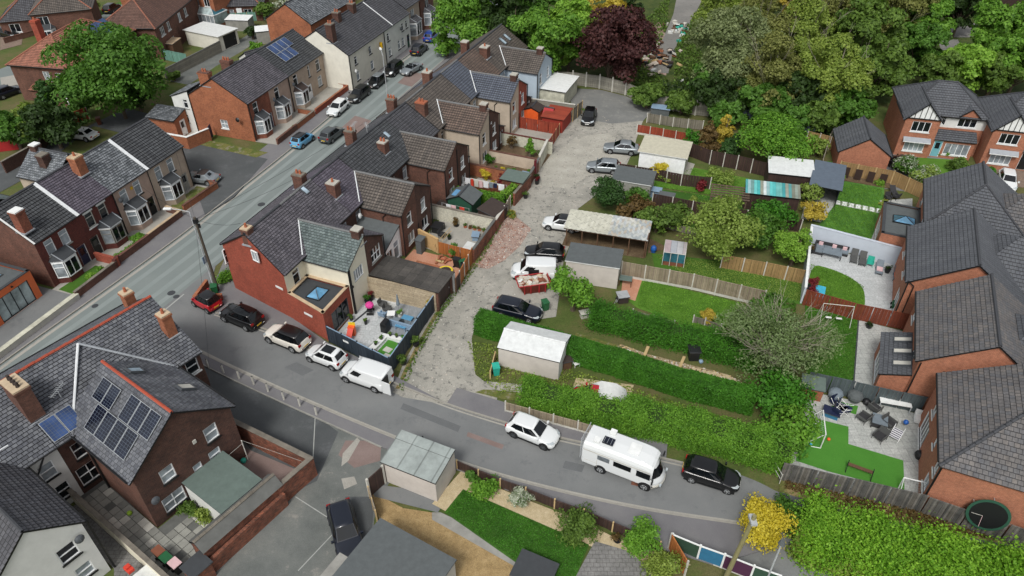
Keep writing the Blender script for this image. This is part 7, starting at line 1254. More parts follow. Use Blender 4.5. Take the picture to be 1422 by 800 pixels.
# skip with rubble
t=thing('skip','red skip heaped with pale rubble beside the white van','skip',(1.99,53.95),R(12),z=.03); b=MB(); B0=[(-1.0,-.7,0),(1.0,-.7,0),(1.0,.7,0),(-1.0,.7,0)]; B1_=[(-1.55,-.85,1.05),(1.55,-.85,1.05),(1.55,.85,1.05),(-1.55,.85,1.05)]
for i in range(4): j=(i+1) % 4; b.face([B0[i],B0[j],B1_[j],B1_[i]],'skip_red'); b.face([B0[j],B0[i],B1_[i],B1_[j]],'skip_rust')
b.face(B0[::-1],'skip_red'); b.build('body',t)
for i in range(4): j=(i+1) % 4; MB().tube(B1_[i],B1_[j],.05,'skip_red',n=6).build('rim',t)
for x in (-1.0,-.4,.4,1.0): MB().box(x-.04,-.9,.1,x+.04,-.75,1.0,'skip_red').build('rib',t)
MB().box(-1.45,-.8,.75,1.45,.8,.9,'plaster_bits').build('fill',t); [MB().box(-.22,-.16,-.06,.22,.16,.06,rnd.choice(['plaster_bits','conc_pale','skip_rust','pot_buff','white_paint']),T=Matrix.Translation((rnd.uniform(-1.2,1.2),rnd.uniform(-.6,.6),rnd.uniform(.92,1.1))) @ Matrix.Rotation(rnd.uniform(0,3),4,'Z') @ Matrix.Rotation(rnd.uniform(-.6,.6),4,'X')).build('rubble_piece',t) for i in range(34)]
wheelie((3.05,50.86),'bin_green','green wheelie bin between the navy car and the bright green tree',.4); t=thing('rubble_pile','stone slabs stacked beside the navy car','rubble',(2.19,51.07),.2,z=.02); [MB().box(-.4,-.3,i*.08,.4,.3,i*.08+.07,'conc_grey',T=Matrix.Translation((rnd.uniform(-.1,.1),rnd.uniform(-.5,.5),0))).build('slab',t) for i in range(5)]
table((10.87,54.61),R(-14),'green-topped garden table behind the grey garage',1.2,.8,.75,'felt_greenish','wood_brown'); box_shed('dark metal log burner stack beside the grey garage',(10.29,52.11),.2,.9,.8,.7,'felt_brown','steel','stove','garden_stove',.05)
t=thing('bicycle','old bicycle leaning by the dark metal stove','bicycle',(9.68,51.48),.9,z=.02)
for x in (-.5,.5): q=MB(); [q.tube((x+.33*math.cos(a),0,.34+.33*math.sin(a)),(x+.33*math.cos(a+.52),0,.34+.33*math.sin(a+.52)),.02,'rubber',n=4) for a in [k*.5236 for k in range(12)]]; q.build('wheel',t)
MB().tube((-.5,0,.34),(-.1,0,.8),.02,'steel').tube((-.1,0,.8),(.4,0,.8),.02,'steel').tube((.4,0,.8),(.5,0,.34),.02,'steel').tube((0,0,.3),(.4,0,.8),.02,'steel').tube((0,0,.3),(-.15,0,.9),.02,'steel').build('frame',t); MB().box(-.25,-.07,.9,0,.07,.95,'black_plastic').build('saddle',t); MB().tube((.42,-.25,.98),(.42,.25,.98),.015,'steel').build('handlebar',t)
# vegetable plot
zone('vegetable_plot',[(9.46,46.2),(11.66,44.94),(17.88,42.53),(18.95,41.54),(18.44,39.95),(12.5,42.53),(8.54,44.59)],.02,'g_plot'); zone('gravel_plot',[(15.06,43.37),(18.14,42.36),(18.97,40.89),(17.88,40.5),(15.16,42.36)],.03,'g_gravel_pale'); zone('stone_patch',[(5.68,47.7),(9.61,45.84),(9.11,44.24),(7.36,45.12),(5.26,46.2)],.024,'g_mossy'); [zone('raised_board',[PXF(a,b_),PXF(a+4,b_+1),PXF(a-4,b_+20),PXF(a-8,b_+19)],.15,'wood_pale',.12) for a,b_ in ((898,482),(948,496))]
box_shed('black water butt by the vegetable plot',(15.4,44.5),0,.8,.8,1.0,'bin_black','bin_black','water butt','water_butt',.02); ball_cover((15.95,43.89),'small pale blue watering can by the water butt',.2,'steel_blue','watering can','watering_can'); box_shed('pale stone block at the end of the plot',(6.62,49.85),.3,.8,.5,.5,'conc_pale','conc_pale','block','stone_block',.02)
# white shed and clutter
g=thing('white_shed','off-white pitched concrete garage between the two hedges','garage',(-1.09,43.63),R(-19)); Block(g,0,5.2,-.1,3.2,2.15,2.75,'gx','panel_pebble','roof_plain',walls={'E': 'render_white','S': 'panel_pebble'},gutter=False,step=9,ov=.08,ridge='roof_plain'); 
zone('rough_drive',[(-2.97,40.5),(-0.65,41.54),(3.44,40.5),(10.83,39.33),(10.95,38.19),(5.07,38.95),(-0.63,39.71)],.03,'g_mossy'); zone('gravel_scrape',[(5.29,42.11),(9.95,41.3),(9.45,39.71),(6.91,40.26),(4.92,40.89)],.034,'g_gravel_pale'); strip('drive_track',[(-3.3,41.3),(-0.65,41.13),(2.85,40.5)],.9,.04,'g_alley')
ball_cover((3.8,43.2),'green water barrel at the corner of the white shed',.33,'bin_green','barrel','barrel',1.2); ball_cover((3.53,42.45),'blue plastic drum beside the green barrel',.27,'bin_blue','barrel','barrel',1.2); box_shed('brown crate stack beside the green barrel',(4.54,43.37),.3,.7,.6,.9,'wood_brown','felt_brown','crate','crate_stack',.02)
t=thing('garden_chair','broken white plastic chair beside the brown crates','chair',(5.39,43.54),.4,z=.03); MB().box(-.25,-.25,.3,.25,.25,.34,'white_paint').build('seat',t); MB().box(-.25,.2,.3,.25,.25,.7,'white_paint').build('backrest',t); [MB().box(x,y,0,x+.04,y+.04,.3,'white_paint').build('leg',t) for x in (-.25,.2) for y in (-.25,.2)]
wheelie((-1.32,42.53),'plastic_teal','turquoise garden waste bag bin in front of the white shed',.2); fence('thin pale gate rail in front of the white shed',[(-1.78,42.03),(-1.41,44.24)],.9,'wood_pale','wood_pale',panel=1.4); fence('brown timber fence with white posts between pavement and hedge',[(-0.51,38.42),(1.35,37.75),(3.17,37.1),(5.01,36.45),(6.23,35.96)],1.1,'fence_orange' if 0 else 'fence_grey','conc_pale',panel=1.9,gravel='conc_pale',ph=1.25)
# ================================================================ bottom centre garden
FB2=Fr((-9.07,31.88),-24.5); g=thing('garage','pebbledash concrete garage with grey pent roof by the side road','garage',FB2(0,0),FB2.a); Block(g,0,4.25,-.0,2.75,2.25,2.6,'lean+y','panel_pebble','corr_grey',gutter=False,step=2.1,ov=.12); FB3=Fr((-11.38,26.37),-25); g=thing('garage','slate-grey felt-roofed garage at the bottom edge','garage',(-10.01,24.6),R(-30)); Block(g,.1,5.8,-3.0,2.95,2.35,.08,'flat','panel_pebble','felt_grey',gutter=False,ridge='felt_dark',ov=.1); MB().box(-.7,-3.0,2.1,-.02,-.1,2.3,'conc_grey').build('fascia',g)
zone('garden_path',[(-7.71,31.27),(-4.66,30.13),(-5.1,29.26),(-9.64,30.55),(-10.21,31.63)],.03,'g_asphalt'); zone('gold_gravel',[(-9.97,31.03),(-7.51,29.61),(-5.49,29.26),(0.89,25.86),(2.25,24.6),(0.4,23.17),(-5.13,25.1),(-8.77,27.98)],.026,'g_gravel'); zone('pale_gravel',[(-3.7,32.7),(0.45,30.55),(4.84,28.53),(6.68,27.43),(9.83,26.11),(11.56,25.35),(8.66,24.6),(6.54,26.11),(-2.55,29.96),(-4.4,29.26),(-5.55,29.96)],.036,'g_gravel_pale'); zone('neat_lawn',[(-3.46,31.15),(5.09,26.79),(4.08,24.6),(3.31,23.17),(-4.65,29.26)],.05,'g_lawn_dark',.02); zone('slab_path',[(-5.49,29.26),(-4.9,29.26),(1.36,26.01),(2.7,24.6),(3.92,22.25),(2.6,22.25),(0.42,25.1),(-5.44,28.7)],.045,'conc_grey',.02)
zone('old_slab_terrace',[(5.49,27.06),(7.51,26.37),(8.97,25.1),(8.45,23.17),(3.48,22.25),(4.08,24.6)],.05,'g_oldslabs',.02); fence('low brown timber fence beside the curving pavement',[(-3.97,32.89),(-2.38,32.07),(-0.82,31.27),(0.96,30.55),(2.93,29.61),(4.86,28.81),(6.72,27.81),(8.53,26.9),(9.63,26.37)],1.0,'fence_brown','wood_pale',panel=1.9,ph=1.1)
t=thing('garden_gate','tall dark boarded gate beside the pebbledash garage','gate',(-9.94,30.55),R(52)); MB().box(0,-.04,.05,1.4,.04,1.9,'fence_brown').build('gate_leaf',t); MB().box(1.5,-.04,.05,2.7,.04,1.9,'fence_brown').build('gate_leaf',t); [MB().box(x-.07,-.08,0,x+.07,.08,2.0,'conc_pale').build('post',t) for x in (0,1.45)]; fence('thin white-railed fence beside the parked black car',[(-9.92,30.43),(-9.14,28.53)],1.3,'fence_grey','wood_pale',panel=1.3)
box_shed('black tarred box at the bottom edge beside the path',(1.42,24.6),R(-25),2.4,1.8,.7,'black_plastic','felt_dark','box','storage_box',.05); box_shed('white sheet-covered object at the bottom edge beside the slate-grey garage',(-9.33,23.88),R(-25),1.6,1.6,1.0,'white_paint','sheet_cloth','box','covered_box',.1); pot((6.97,27.06),'dark shrivelled shrub in the pale gravel',.25,.1,'bin_black','brownish',.5,n=200)
r=thing('coloured_fence','board fence painted green, blue and purple in white posts at the bottom edge','fence',(10.39,26.63),0); pp=[(10.37,26.53),(12.0,25.7),(13.41,25.1),(15.05,24.31),(16.64,23.64)]; o=Vector((*pp[0],0))
for i in range(4): a=Vector((*pp[i],0))-o; d=Vector((*pp[i+1],0))-o-a; L=d.length; an=math.atan2(d.y,d.x); MB().box(.06,-.03,.1,L-.06,.03,1.45,('board_green','board_blue','board_purple','board_green')[i]).build('fence_panel',r,a,an); MB().box(-.06,-.06,0,.06,.06,1.6,'white_paint').build('fence_post',r,a,an); MB().box(.06,-.05,1.45,L-.06,.05,1.5,'white_paint').build('top_rail',r,a,an); MB().box(.06,-.05,0,L-.06,.05,.1,'conc_pale').build('gravel_board',r,a,an)
fence('orange-brown fence running down beside the painted boards',[(10.27,26.53),(10.96,24.6)],1.7,'fence_orange','conc_pale',panel=1.8)
# ================================================================ bottom-left yards
wall('tall red brick yard wall with a doorway, right of the solar-panelled house',[B1(10.4,-3.4),B1(11.5,-12.0),B1(8.6,-12.0)],1.9,.3,'brick_yard','coping'); zone('red_yard',[B1(9.8,-4),B1(11.3,-11.8),B1(8.2,-11.8),B1(8.0,-6.6),B1(9.8,-6.6)],.03,'g_redtarmac')
o=thing('outhouse','long low brick outhouse with stone-capped pitched roof','outhouse',B1(2.6,-12.1),B1.a); Block(o,0,6.2,0,1.3,2.0,2.5,'gx','brick_yard','conc_dark',step=9,gutter=False,ov=.1,ridge='coping'); Block(o,2.4,5.6,1.32,5.4,2.1,.06,'flat','render_white','felt_greenish',gutter=False,ov=.08,ridge='felt_dark',wname='store_wall',rname='store_roof'); wall('patched red brick wall below the low outhouse',[B1(8.6,-12.3),B1(2.4,-12.4)],1.3,.25,'brick_yard',None); box_shed('black coal bunker at the end of the patched wall',B1(1.9,-12.2),B1.a,1.3,1.1,1.5,'brick_yard','felt_dark','bunker','coal_bunker',.1)
ball_cover(B1(9.3,-6.9),'green ball-shaped gas cover under the small window',.22,'plastic_teal','cover','garden_ball'); t=thing('washing_line','thin washing line posts beside the green ball','washing line',B1(8.4,-6.9),B1.a); MB().tube((-1.4,-.1,0),(-1.4,-.1,1.7),.04,'rib_white').tube((1.2,-.1,0),(1.2,-.1,2.2),.04,'rib_white').build('post',t); MB().tube((-1.4,-.1,1.7),(1.2,-.1,1.9),.01,'rib_white',n=3).tube((1.2,0,2.2),(2.6,-4.8,1.9),.01,'rib_white',n=3).build('line',t)
# paved courtyard laid slab by slab
court=zone('courtyard',[B1(.5,.1),B1(2.5,.1),B1(2.3,-6.7),B1(5.1,-6.7),B1(5.0,-12),B1(.5,-12)],.0,'conc_dark'); court.location.z=.02
pm=[cached(('slab',k),lambda: MB().box(.02,.02,0,.58,.58,.06,k).mesh('paving_slab')) for k in ('conc_pale','slab_light','slab_mid')]
for i in range(8):
    for j in range(20):
        x,y=.55+i*.6,-.4-j*.6
        if (x > 1.9 and y > -7.2) or y < -11.9: continue
        if rnd.random() < .03: continue
        p=B1(x,y-.6); link('paving_slab',pm[rnd.choice((0,1,1,1,2))],court,(p[0],p[1],rnd.uniform(-.012,.012)),B1.a+rnd.uniform(-.01,.01))
wall('cream rendered boundary wall between the two bottom-left yards',[B1(.3,-.4),B1(.35,-11.8)],1.5,.22,'render_cream','coping'); strip('dark_gutter',[B1(.62,-1),B1(.66,-11.8)],.22,.09,'felt_dark',.05); zone('brown_yard',[B1(-1.0,-.2),B1(.2,-.4),B1(.2,-12),B1(-4,-12),B1(-1.0,-7)],.03,'g_oldslabs')
for i,(x,y,c_,l) in enumerate(((1.2,-9.0,'bin_brown','red-brown lidded bin, nearest the house in the slabbed courtyard'),(1.2,-9.8,'bin_green','green-lidded bin in the middle of the row in the slabbed courtyard'),(1.3,-10.6,'bin_brown','pinkish-lidded bin, last of the row in the slabbed courtyard'))): wheelie(B1(x,y),'bin_black',l,B1.a,['skip_rust','bin_green','cushion_pink'][i],z=.08)
bush('bush','climbing green shrub at the corner of the slabbed courtyard',B1(4.4,-7.4),1.6,.7,'moss',900,.08); bush('bush','trailing plant over the white store wall',B1(4.6,-8.8),1.4,.8,'olgreen',900,.08); ball_cover(B1(1.9,-4.2),'lime-green football in the slabbed courtyard',.18,'lime','ball','toy_ball',1)
box_shed('pile of white sacks in the brown yard behind the white house',B1(-.3,-9.9),B1.a,1.2,1.4,.7,'sheet_cloth','sheet_cloth','sacks','sack_pile',.1); t=thing('toy_ball','small red toy car on the wall beside the white house','toy',B1(-.6,-8.6),B1.a,z=.9); MB().box(-.2,-.3,0,.2,.3,.25,'red_plastic').build('body',t); MB().box(-.15,-.1,.25,.15,.2,.4,'red_plastic').build('cabin',t)
# bollards
for i,p in enumerate([(-25.43,43.29),(-23.95,42.61),(-22.44,41.95),(-21.07,41.3),(-19.68,40.5),(-18.19,39.63),(-16.76,38.95),(-15.26,38.05)]): t=thing('bollard',f'{ORD[i]} grey bollard along the yard edge, counted from the big slate house','bollard',p,0,'grey bollards along the yard'); MB().tube((0,0,0),(0,0,1.0),.085,'conc_pale',n=10).build('post',t); MB().tube((0,0,1.0),(0,0,1.05),.08,'conc_dark',.05,10).build('cap',t)
# ================================================================ left side gardens and walls
W1=lambda L: [T1(s,-t) for s,t in L]
wall('dark brick front wall of the violet slate house with yellow-green planting',W1([(5.0,2.9),(9.2,3.0)]),.8,.22,'brick_mid','brick_mid'); wall('brick front wall with timber cap at the end house of the left terrace',W1([(-.6,3.2),(4.4,3.2)]),.8,.22,'brick_mid','coping'); wall('red party garden wall left of the violet slate house',W1([(4.7,.6),(4.7,3.2)]),1.0,.22,'brick_bright','brick_bright'); wall('maroon gate-side wall of the end house',W1([(4.4,3.2),(5.0,3.0)]),1.0,.26,'brick_deep','brick_deep')
wall('brick front wall before the yellow alarm box house',W1([(9.4,2.9),(14.2,3.0),(14.4,1.0)]),.8,.22,'brick_mid','stone_buff'); wall('red brick corner wall of the end garden by the parking apron',W1([(15.2,2.6),(20.4,2.9),(21.0,.4)]),.8,.22,'brick_orange','brick_mid')
wall('long pale concrete wall in front of the orange annexe',W1([(-14,3.1),(-.8,3.3)]),.6,.45,'conc_pale','render_dirty'); hedge('small clipped hedge strip in front of the violet slate house',W1([(5.4,2.5),(9.0,2.6)]),.35,.7,'laurel',1300,.08); bush('bush','clipped green ball beside the grey slate bay',T1(9.2,-1.6),.9,.7,'laurel',900,.08); bush('bush','green ball at the gate of the violet slate house',T1(5.3,-2.3),.9,.5,'laurel',600,.08)
zone('front_gardens',W1([(-.6,0),(20.3,0),(20.3,2.8),(-.6,3.1)]),.125,'g_conc',.1); zone('bay_garden',W1([(-.3,.6),(3.9,1.0),(3.9,3.0),(-.4,3.0)]),.14,'g_lawn'); zone('end_garden',W1([(15,.5),(20,.4),(20,2.4),(15,2.4)]),.14,'g_mossy'); bush('bush','yellow-green shrub in the end house bay garden',T1(2.2,-2.4),.8,.6,'lime',500,.08); bush('bush','green shrub nearer the gate in the end house bay garden',T1(3.4,-2.3),.7,.5,'laurel',400,.08)
zone('annexe_forecourt',W1([(-14,-3),(-.5,-3),(-.5,3.2),(-14,3.2)]),.13,'g_asphalt',.1)
W3=lambda L: [T3(s,-t) for s,t in L]
zone('front_gardens',W3([(0,.0),(18.4,.0),(18.4,3.2),(0,3.2)]),.125,'g_conc',.1); wall('dark brick front wall of the red-brick gable house',W3([(.2,3.2),(4.6,3.2)]),.8,.22,'brick_mid','brick_mid'); wall('red brick front wall before the grey rendered bay house',W3([(4.9,3.2),(9.0,3.2),(9.1,.8)]),.8,.22,'brick_orange','coping'); wall('red brick front wall before the solar-panelled house',W3([(9.6,3.2),(18.2,3.4),(18.4,.5)]),.8,.22,'brick_bright','brick_orange')
t=thing('side_gate','brown timber side gate between the solar house and the cream cottages','gate',T3(18.6,-.2),T3.a+.3); MB().box(0,-.04,0,1.2,.04,1.9,'wood_brown').build('gate_leaf',t); fence('low timber planter fence beside the cream gable',W3([(18.7,.6),(18.9,3.0)]),.9,'fence_orange',None,panel=1.2)
bush('bush','small shrub in the front garden wall of the grey rendered house',T3(5.0,-2.7),.8,.4,'moss',300,.08)
# behind the north-west block
fence('green corrugated fence beside the long concrete wall',[(-55.9,112.46),(-50.49,110.06)],1.7,'fence_green',None,panel=2.4); wall('long grey concrete panel wall beside the back track',[(-51.54,103.84),(-49.39,109.47),(-47.05,115.57)],1.7,.15,'fence_conc','conc_dark'); g=thing('garage','cream garage with white weathered roof and open dark front','garage',(-53.56,118.82),R(-26)); gb=Block(g,0,7.2,0,4.2,2.4,.08,'flat','render_yellowish','sheet_cloth',gutter=False,ridge='white_paint'); gb.door('E',2.4,.05,2.8,2.1,'black_plastic','render_yellowish',False)
box_shed('brown flat-roofed shed by the big dark tree',(-55.69,114.94),-.2,4.6,2.4,2.0,'wood_brown','stone_buff'); fence('teal board fence beyond the cream garage',[(-50.53,129.49),(-46.92,130.25),(-43.92,131.02)],1.6,'fence_green','wood_pale',panel=2.4); box_shed('white-roofed low shed left of the teal fence',(-47.1,126.5),-.1,4,2.4,1.8,'conc_grey','white_paint'); box_shed('small white flat shed behind the solar house',(-40.88,120.5),.3,3.2,2.4,2.0,'conc_grey','white_paint'); wall('brick garden wall beyond the conservatory',[(-55.98,124.33),(-50.11,122.22),(-46.05,120.84)],1.2,.22,'brick_orange',None)
for i,(x,y,h_,r_,c_,l) in enumerate(((400,28,3.5,2.2,'mid','green shrub beside the red hatchback'),(370,15,4,2.4,'moss','pale shrub at the top behind the teal fence'),(350,45,2.2,1.4,'deep','dark shrub along the back track'),(355,65,1.6,1.2,'laurel','bright shrub in the garden behind the solar house'),(430,55,2.6,1.4,'mid','green shrub between the dark outbuildings'),(240,105,1.6,1.2,'moss','shrub at the end of the grey concrete wall'),(395,5,4,2.0,'white','blossoming white tree at the top edge'),(122,10,3,2.2,'spring','yellow-green shrub by the top-left lane'),(205,5,2.4,1.6,'gold','golden shrub beside the purple-brown roof'),(133,118,4,3.2,'deep','dark undergrowth below the big round tree'),(190,135,4,3.0,'deep','dark undergrowth right of the big round tree'),(115,150,2.6,2.0,'mid','green undergrowth at the lane below the big tree'))): tree('shrub',l,'shrub',PXF(x,y,h_/2),h_,r_,c_,n=int(700*r_),leaf=.2,base=.1,k=12)
fence('red-brown fence with white posts in the lane below the big tree',[(-59.16,87.62),(-58.35,89.33),(-57.13,90.86)],1.6,'fence_red','conc_pale',panel=2.0,ph=1.9); wall('dark brick yard walls in the shaded corner left of the violet roof',[(-60.31,76.17),(-58.58,81.23),(-59.83,85.55)],1.5,.22,'brick_dark','coping'); fence('orange side gate panel by the rear wing of the left terrace',[(-56.24,73.64),(-55.92,75.66)],1.8,'fence_orange',None,panel=1.5)
box_shed('white caravan-like box in the shaded left corner',(-63.78,85.96),.3,3,1.6,1.6,'white_paint','conc_pale'); box_shed('red-framed shed in the shaded left corner',(-63.44,82.57),.3,2.4,1.8,1.8,'skip_red','conc_pale'); wheelie((-54.98,89.11),'bin_brown','brown bin in the lane below the big round tree',.4)
wall('low brick wall along the top-left lane',[(-84.22,119.49),(-80.45,124.33),(-81.01,131.02)],.8,.22,'brick_mid','brick_mid'); wall('low brick wall before the top-left bungalow drive',[(-81.38,133.38),(-78.6,134.99),(-77.83,139.15)],.8,.22,'brick_mid','coping')
bush('bush','lime shrub in front of the long terrace below the tall lamp',T2(33.5,10.6),1.6,.9,'lime',900,.1); bush('bush','dark purple shrub beside the lime shrub on the main road',T2(31.8,10.9),1.3,1.1,'purple',900,.1); bush('bush','green shrub right of the lime shrub on the main road',T2(36.0,10.4),1.4,.8,'laurel',600,.1)
# ================================================================ lamps,poles,wires
lamp_post((-28.73,54.61),8.2,(-30.94,51.9),'grey street lamp beside the wooden pole at the junction'); bpy.data.objects['street_lamp'].rotation_euler.z=R(178)
t=thing('street_sign','small pale-backed sign on the lamp column at the junction','sign',(-28.73,54.61),R(70),z=2.6); MB().box(-.3,-.02,0,.3,.02,.75,'steel_blue').build('sign_plate',t)
t=thing('telegraph_pole','dark wooden telegraph pole at the junction','telegraph pole',(-27.93,53.62)); MB().tube((0,0,0),(0,0,8.3),.16,'pole_dark',.11,10).build('pole',t); MB().box(-.18,-.18,7.7,.18,.18,8.1,'black_plastic').build('junction_box',t); MB().box(.1,-.05,7.2,.3,.05,7.6,'black_plastic').build('bracket',t)
P1=Vector((*(-27.93,53.62),8.1)); wires=thing('telegraph_wires','thin telegraph wires fanning from the junction pole','wires',(P1.x,P1.y),z=8.1)
for q in ((*T2(14,7.6),6),(*T2(30,7.6),6),(*T1(12,0),5.6),(*T1(19,0),5.6),(*B1(9,-6),6.0),(*T2(4,7.6),6)):
    Q=Vector(q)-P1; b=MB(); last=Vector((0,0,0))
    for k in range(1,7): f=k/6; p=Q*f+Vector((0,0,-.8*4*f*(1-f)*.5)); b.tube(last,p,.014,'black_trim',n=3,cap=False); last=p
    b.build('wire',wires)
t=thing('telegraph_pole','greenish wooden telegraph pole beside the yellow bush','telegraph pole',(13.25,24.02)); MB().tube((0,0,0),(.5,0,7.4),.16,'pole_wood',.12,10).build('pole',t); MB().box(.3,-.35,6.9,.65,.35,7.1,'galv').build('crossarm',t)
lamp_post((-16.72,91.98),8.2,T4(9,2),'tall grey street lamp in front of the long terrace'); lamp_post((-78.73,129.49),6,(-85.9,140.44),'grey street lamp on the top-left lane',1.2)
t=thing('street_lamp','small street lamp head at the bottom edge beside the lane','street lamp',(15.93,24.02)); MB().tube((0,0,0),(0,0,4.6),.06,'galv',.05,8).build('column',t); MB().tube((0,0,4.6),(0,0,4.9),.22,'felt_grey',.12,10).build('lantern',t)
t=thing('bollard_post','short black post on the side road behind the pebbledash garage','post',(-6.65,35.2)); MB().tube((0,0,0),(0,0,.9),.06,'black_plastic').build('post',t)
# fly-tipping on the far track
t=thing('rubbish_heap','fly-tipped heap of boards, sacks and timber beside the far track','rubbish',(22.71,113.69),z=.01)
for i in range(90): MB().box(-rnd.uniform(.15,.6),-rnd.uniform(.1,.4),0,rnd.uniform(.15,.6),rnd.uniform(.1,.4),rnd.uniform(.08,.4),rnd.choice(['plaster_bits','conc_pale','wood_brown','felt_brown','wood_pale','sheet_cloth','black_plastic','brick_orange','plaster_bits']),T=Matrix.Translation((rnd.gauss(0,1.9),rnd.gauss(0,4.0),rnd.uniform(0,.5))) @ Matrix.Rotation(rnd.uniform(0,3),4,'Z') @ Matrix.Rotation(rnd.uniform(-.5,.5),4,'X')).build('rubbish_piece',t)
t=thing('rubbish_heap','smaller scatter of white sacks across the far track','rubbish',(28.44,126.5),z=.01); [MB().box(-.4,-.3,0,.4,.3,.35,rnd.choice(['sheet_cloth','conc_pale','wood_brown','plastic_teal']),T=Matrix.Translation((rnd.gauss(0,1.5),rnd.gauss(0,2),0)) @ Matrix.Rotation(rnd.uniform(0,3),4,'Z')).build('rubbish_piece',t) for i in range(26)]
box_shed('dark barn roof at the top right beyond the car park',(88.02,136.63),.1,9,8,3.5,'wood_dark','felt_dark','building','barn',1.2)

def stones(label,pts,n,lo,hi,mats,z=.02):
    xs=[p[0] for p in pts]; ys=[p[1] for p in pts]; b=MB(); P_=[Vector((*p,0)) for p in pts]; tr=[[P_[i] for i in q] for q in tessellate_polygon([P_])]; ar=[((q[1]-q[0]).cross(q[2]-q[0])).length for q in tr]
    for i in range(n):
        q=rnd.choices(tr,ar)[0]; u,v=rnd.random(),rnd.random()
        if u+v > 1: u,v=1-u,1-v
        p=q[0]+(q[1]-q[0])*u+(q[2]-q[0])*v; r=rnd.uniform(lo,hi); a=rnd.uniform(0,6.3); c=[(p.x+r*math.cos(a+k)*rnd.uniform(.6,1.2),p.y+r*math.sin(a+k)*rnd.uniform(.6,1.2)) for k in (0,1.5,3,4.6)]; m_=rnd.choice(mats); t_=(p.x,p.y,z+r*.6)
        for k in range(4): b.face([(*c[k],z),(*c[(k+1) % 4],z),t_],m_)
    return tag(b.build('loose_stones'),label,None,None,'stuff')
stones('broken brick and stone strewn over the rough patch of the back lane',[(-3.01,64.85),(-0.48,67.86),(2.07,64.16),(0.82,60.97),(-0.79,58.47),(-2.35,57.03),(-4.52,57.74)],620,.03,.11,['plaster_bits','brick_orange','conc_pale','brick_mid','conc_grey'])
stones('loose stones and grit along the back lane',[(-8.72,40.89),(-8.01,44.24),(-6.02,50.66),(-3.25,56.33),(-0.76,54.61),(1.89,66.69),(4.32,78.83),(8.45,87.62),(12.69,91.98),(15.51,83.55),(7.15,68.91),(5.13,61.23),(3.41,55.18),(-1.41,51.9),(-3.54,46.95),(-3.61,41.7),(-6.43,40.1)],1100,.03,.09,['conc_pale','conc_grey','conc_dark','plaster_bits'])
stones('stones and scraps on the vegetable plot',[(9.46,46.2),(11.66,44.94),(17.88,42.53),(18.95,41.54),(18.44,39.95),(12.5,42.53),(8.54,44.59)],420,.04,.14,['plaster_bits','wood_pale','conc_pale','wood_brown'])

# ================================================================ vehicles
def C(kind,col,p,q,label,**k): return car(kind,col,p,q,label,group=k.pop('group',None),**k)
C('smart','red',(-28.13,51.39),(-29.58,52.33),'small red car with black roof parked nearest the junction',roof='paint_black',cabin='black')
C('suv','black',(-24.29,49.23),(-26.15,50.24),'black car with glass roof parked behind the small red car',roof='glass_car')
C('suv','cream',(-19.54,46.46),(-21.35,47.39),'cream car with black roof parked by the red brick gable wall',roof='paint_black',cabin='black')
C('mini','white',(-15.66,44.14),(-17.29,44.93),'small white car with dark sunroof parked between the cream car and the van',pano=True)
v=C('van','white',(-11.93,41.82),(-13.59,42.57),'white van with its rear door open beside the navy fence',cat='van',name='parked_van',vanopen=True)
MB().box(-2.21,.02,.5,-2.10,.84,1.6,'black_plastic').build('load_bay',v); MB().box(-2.95,.90,.42,-2.2,.96,1.68,'paint_white').build('rear_door',v)
C('hatch','white',(1.58,36.01),(3.17,35.18),'white hatchback parked behind the motorhome',rim='grey_trim')
motorhome((8.11,32.88),(10.36,31.75),'white motorhome with roof solar panel and rear ladder parked by the hedge')
C('hatch','black',(14.2,32.05),(15.7,31.44),'black hatchback parked in front of the motorhome')
C('estate','navy',(-11.04,27.49),(-10.45,26.07),'dark navy car parked in the yard behind the pebbledash garage')
C('estate','navy',(0.52,50.15),(2.21,49.55),'dark navy car parked between the skip and the clipped hedge')
v=C('van','white',(2.09,55.95),(0.28,56.07),'white van with open side door parked beside the red skip',cat='van',name='parked_van'); MB().box(-.55,.90,.35,.45,.935,1.42,'black_plastic').build('open_side_door',v)
C('hatch','black',(3.26,59.12),(1.45,59.37),'black hatchback parked behind the white van in the alley')
C('hatch','white',(5.28,64.36),(3.53,64.77),'white hatchback with black roof nosing out of the corrugated carport',roof='paint_black')
C('hatch','silver',(10.93,76.66),(8.98,77.02),'silver hatchback parked nearer of the two beside the brown fence')
C('saloon','silver',(13.64,81.42),(11.62,81.8),'silver car parked against the white garage')
C('hatch','black',(10.34,90.25),(9.87,88.08),'black car parked by the red shed at the far end of the alley')
C('coupe','silver',(-36.22,74.1),(-37.85,74.43),'silver convertible with dark soft roof parked on the apron',softtop='felt_brown')
C('mini','sky',(-26.6,83.56),(-25.9,85.37),'small sky-blue car with black roof on the main road',roof='paint_black')
C('hatch','grey',(-23.17,85.16),(-22.4,87.02),'grey hatchback beside the small sky-blue car')
C('hatch','white',(-23.9,92.96),(-24.32,91.59),'white hatchback facing us on the main road')
C('estate','black',(-21.79,97.51),(-22.41,95.8),'black car nearest the cream gable cottage')
C('mini','black',(-19.91,102.13),(-20.58,100.29),'black car with silver roof, second from the cream gable',roof='paint_silver')
C('suv','black',(-18.07,106.83),(-18.79,104.86),'large black car outside the white painted cottages')
C('coupe','silver',(-15.37,107.05),(-16.2,105.64),'silver open-topped convertible on the main road',openroof=True)
C('hatch','navy',(-14.98,115.23),(-14.18,117.82),'navy-blue hatchback nearer of the two at the top of the main road')
C('hatch','blue',(-13.53,121.2),(-12.79,124.02),'bright blue hatchback farthest up the main road')
C('coupe','white',(-55.33,85.16),(-56.91,85.57),'white coupe parked in the lane below the big tree')
C('estate','black',(-85.17,122.6),(-82.48,121.2),'black estate on the block drive at the left edge')
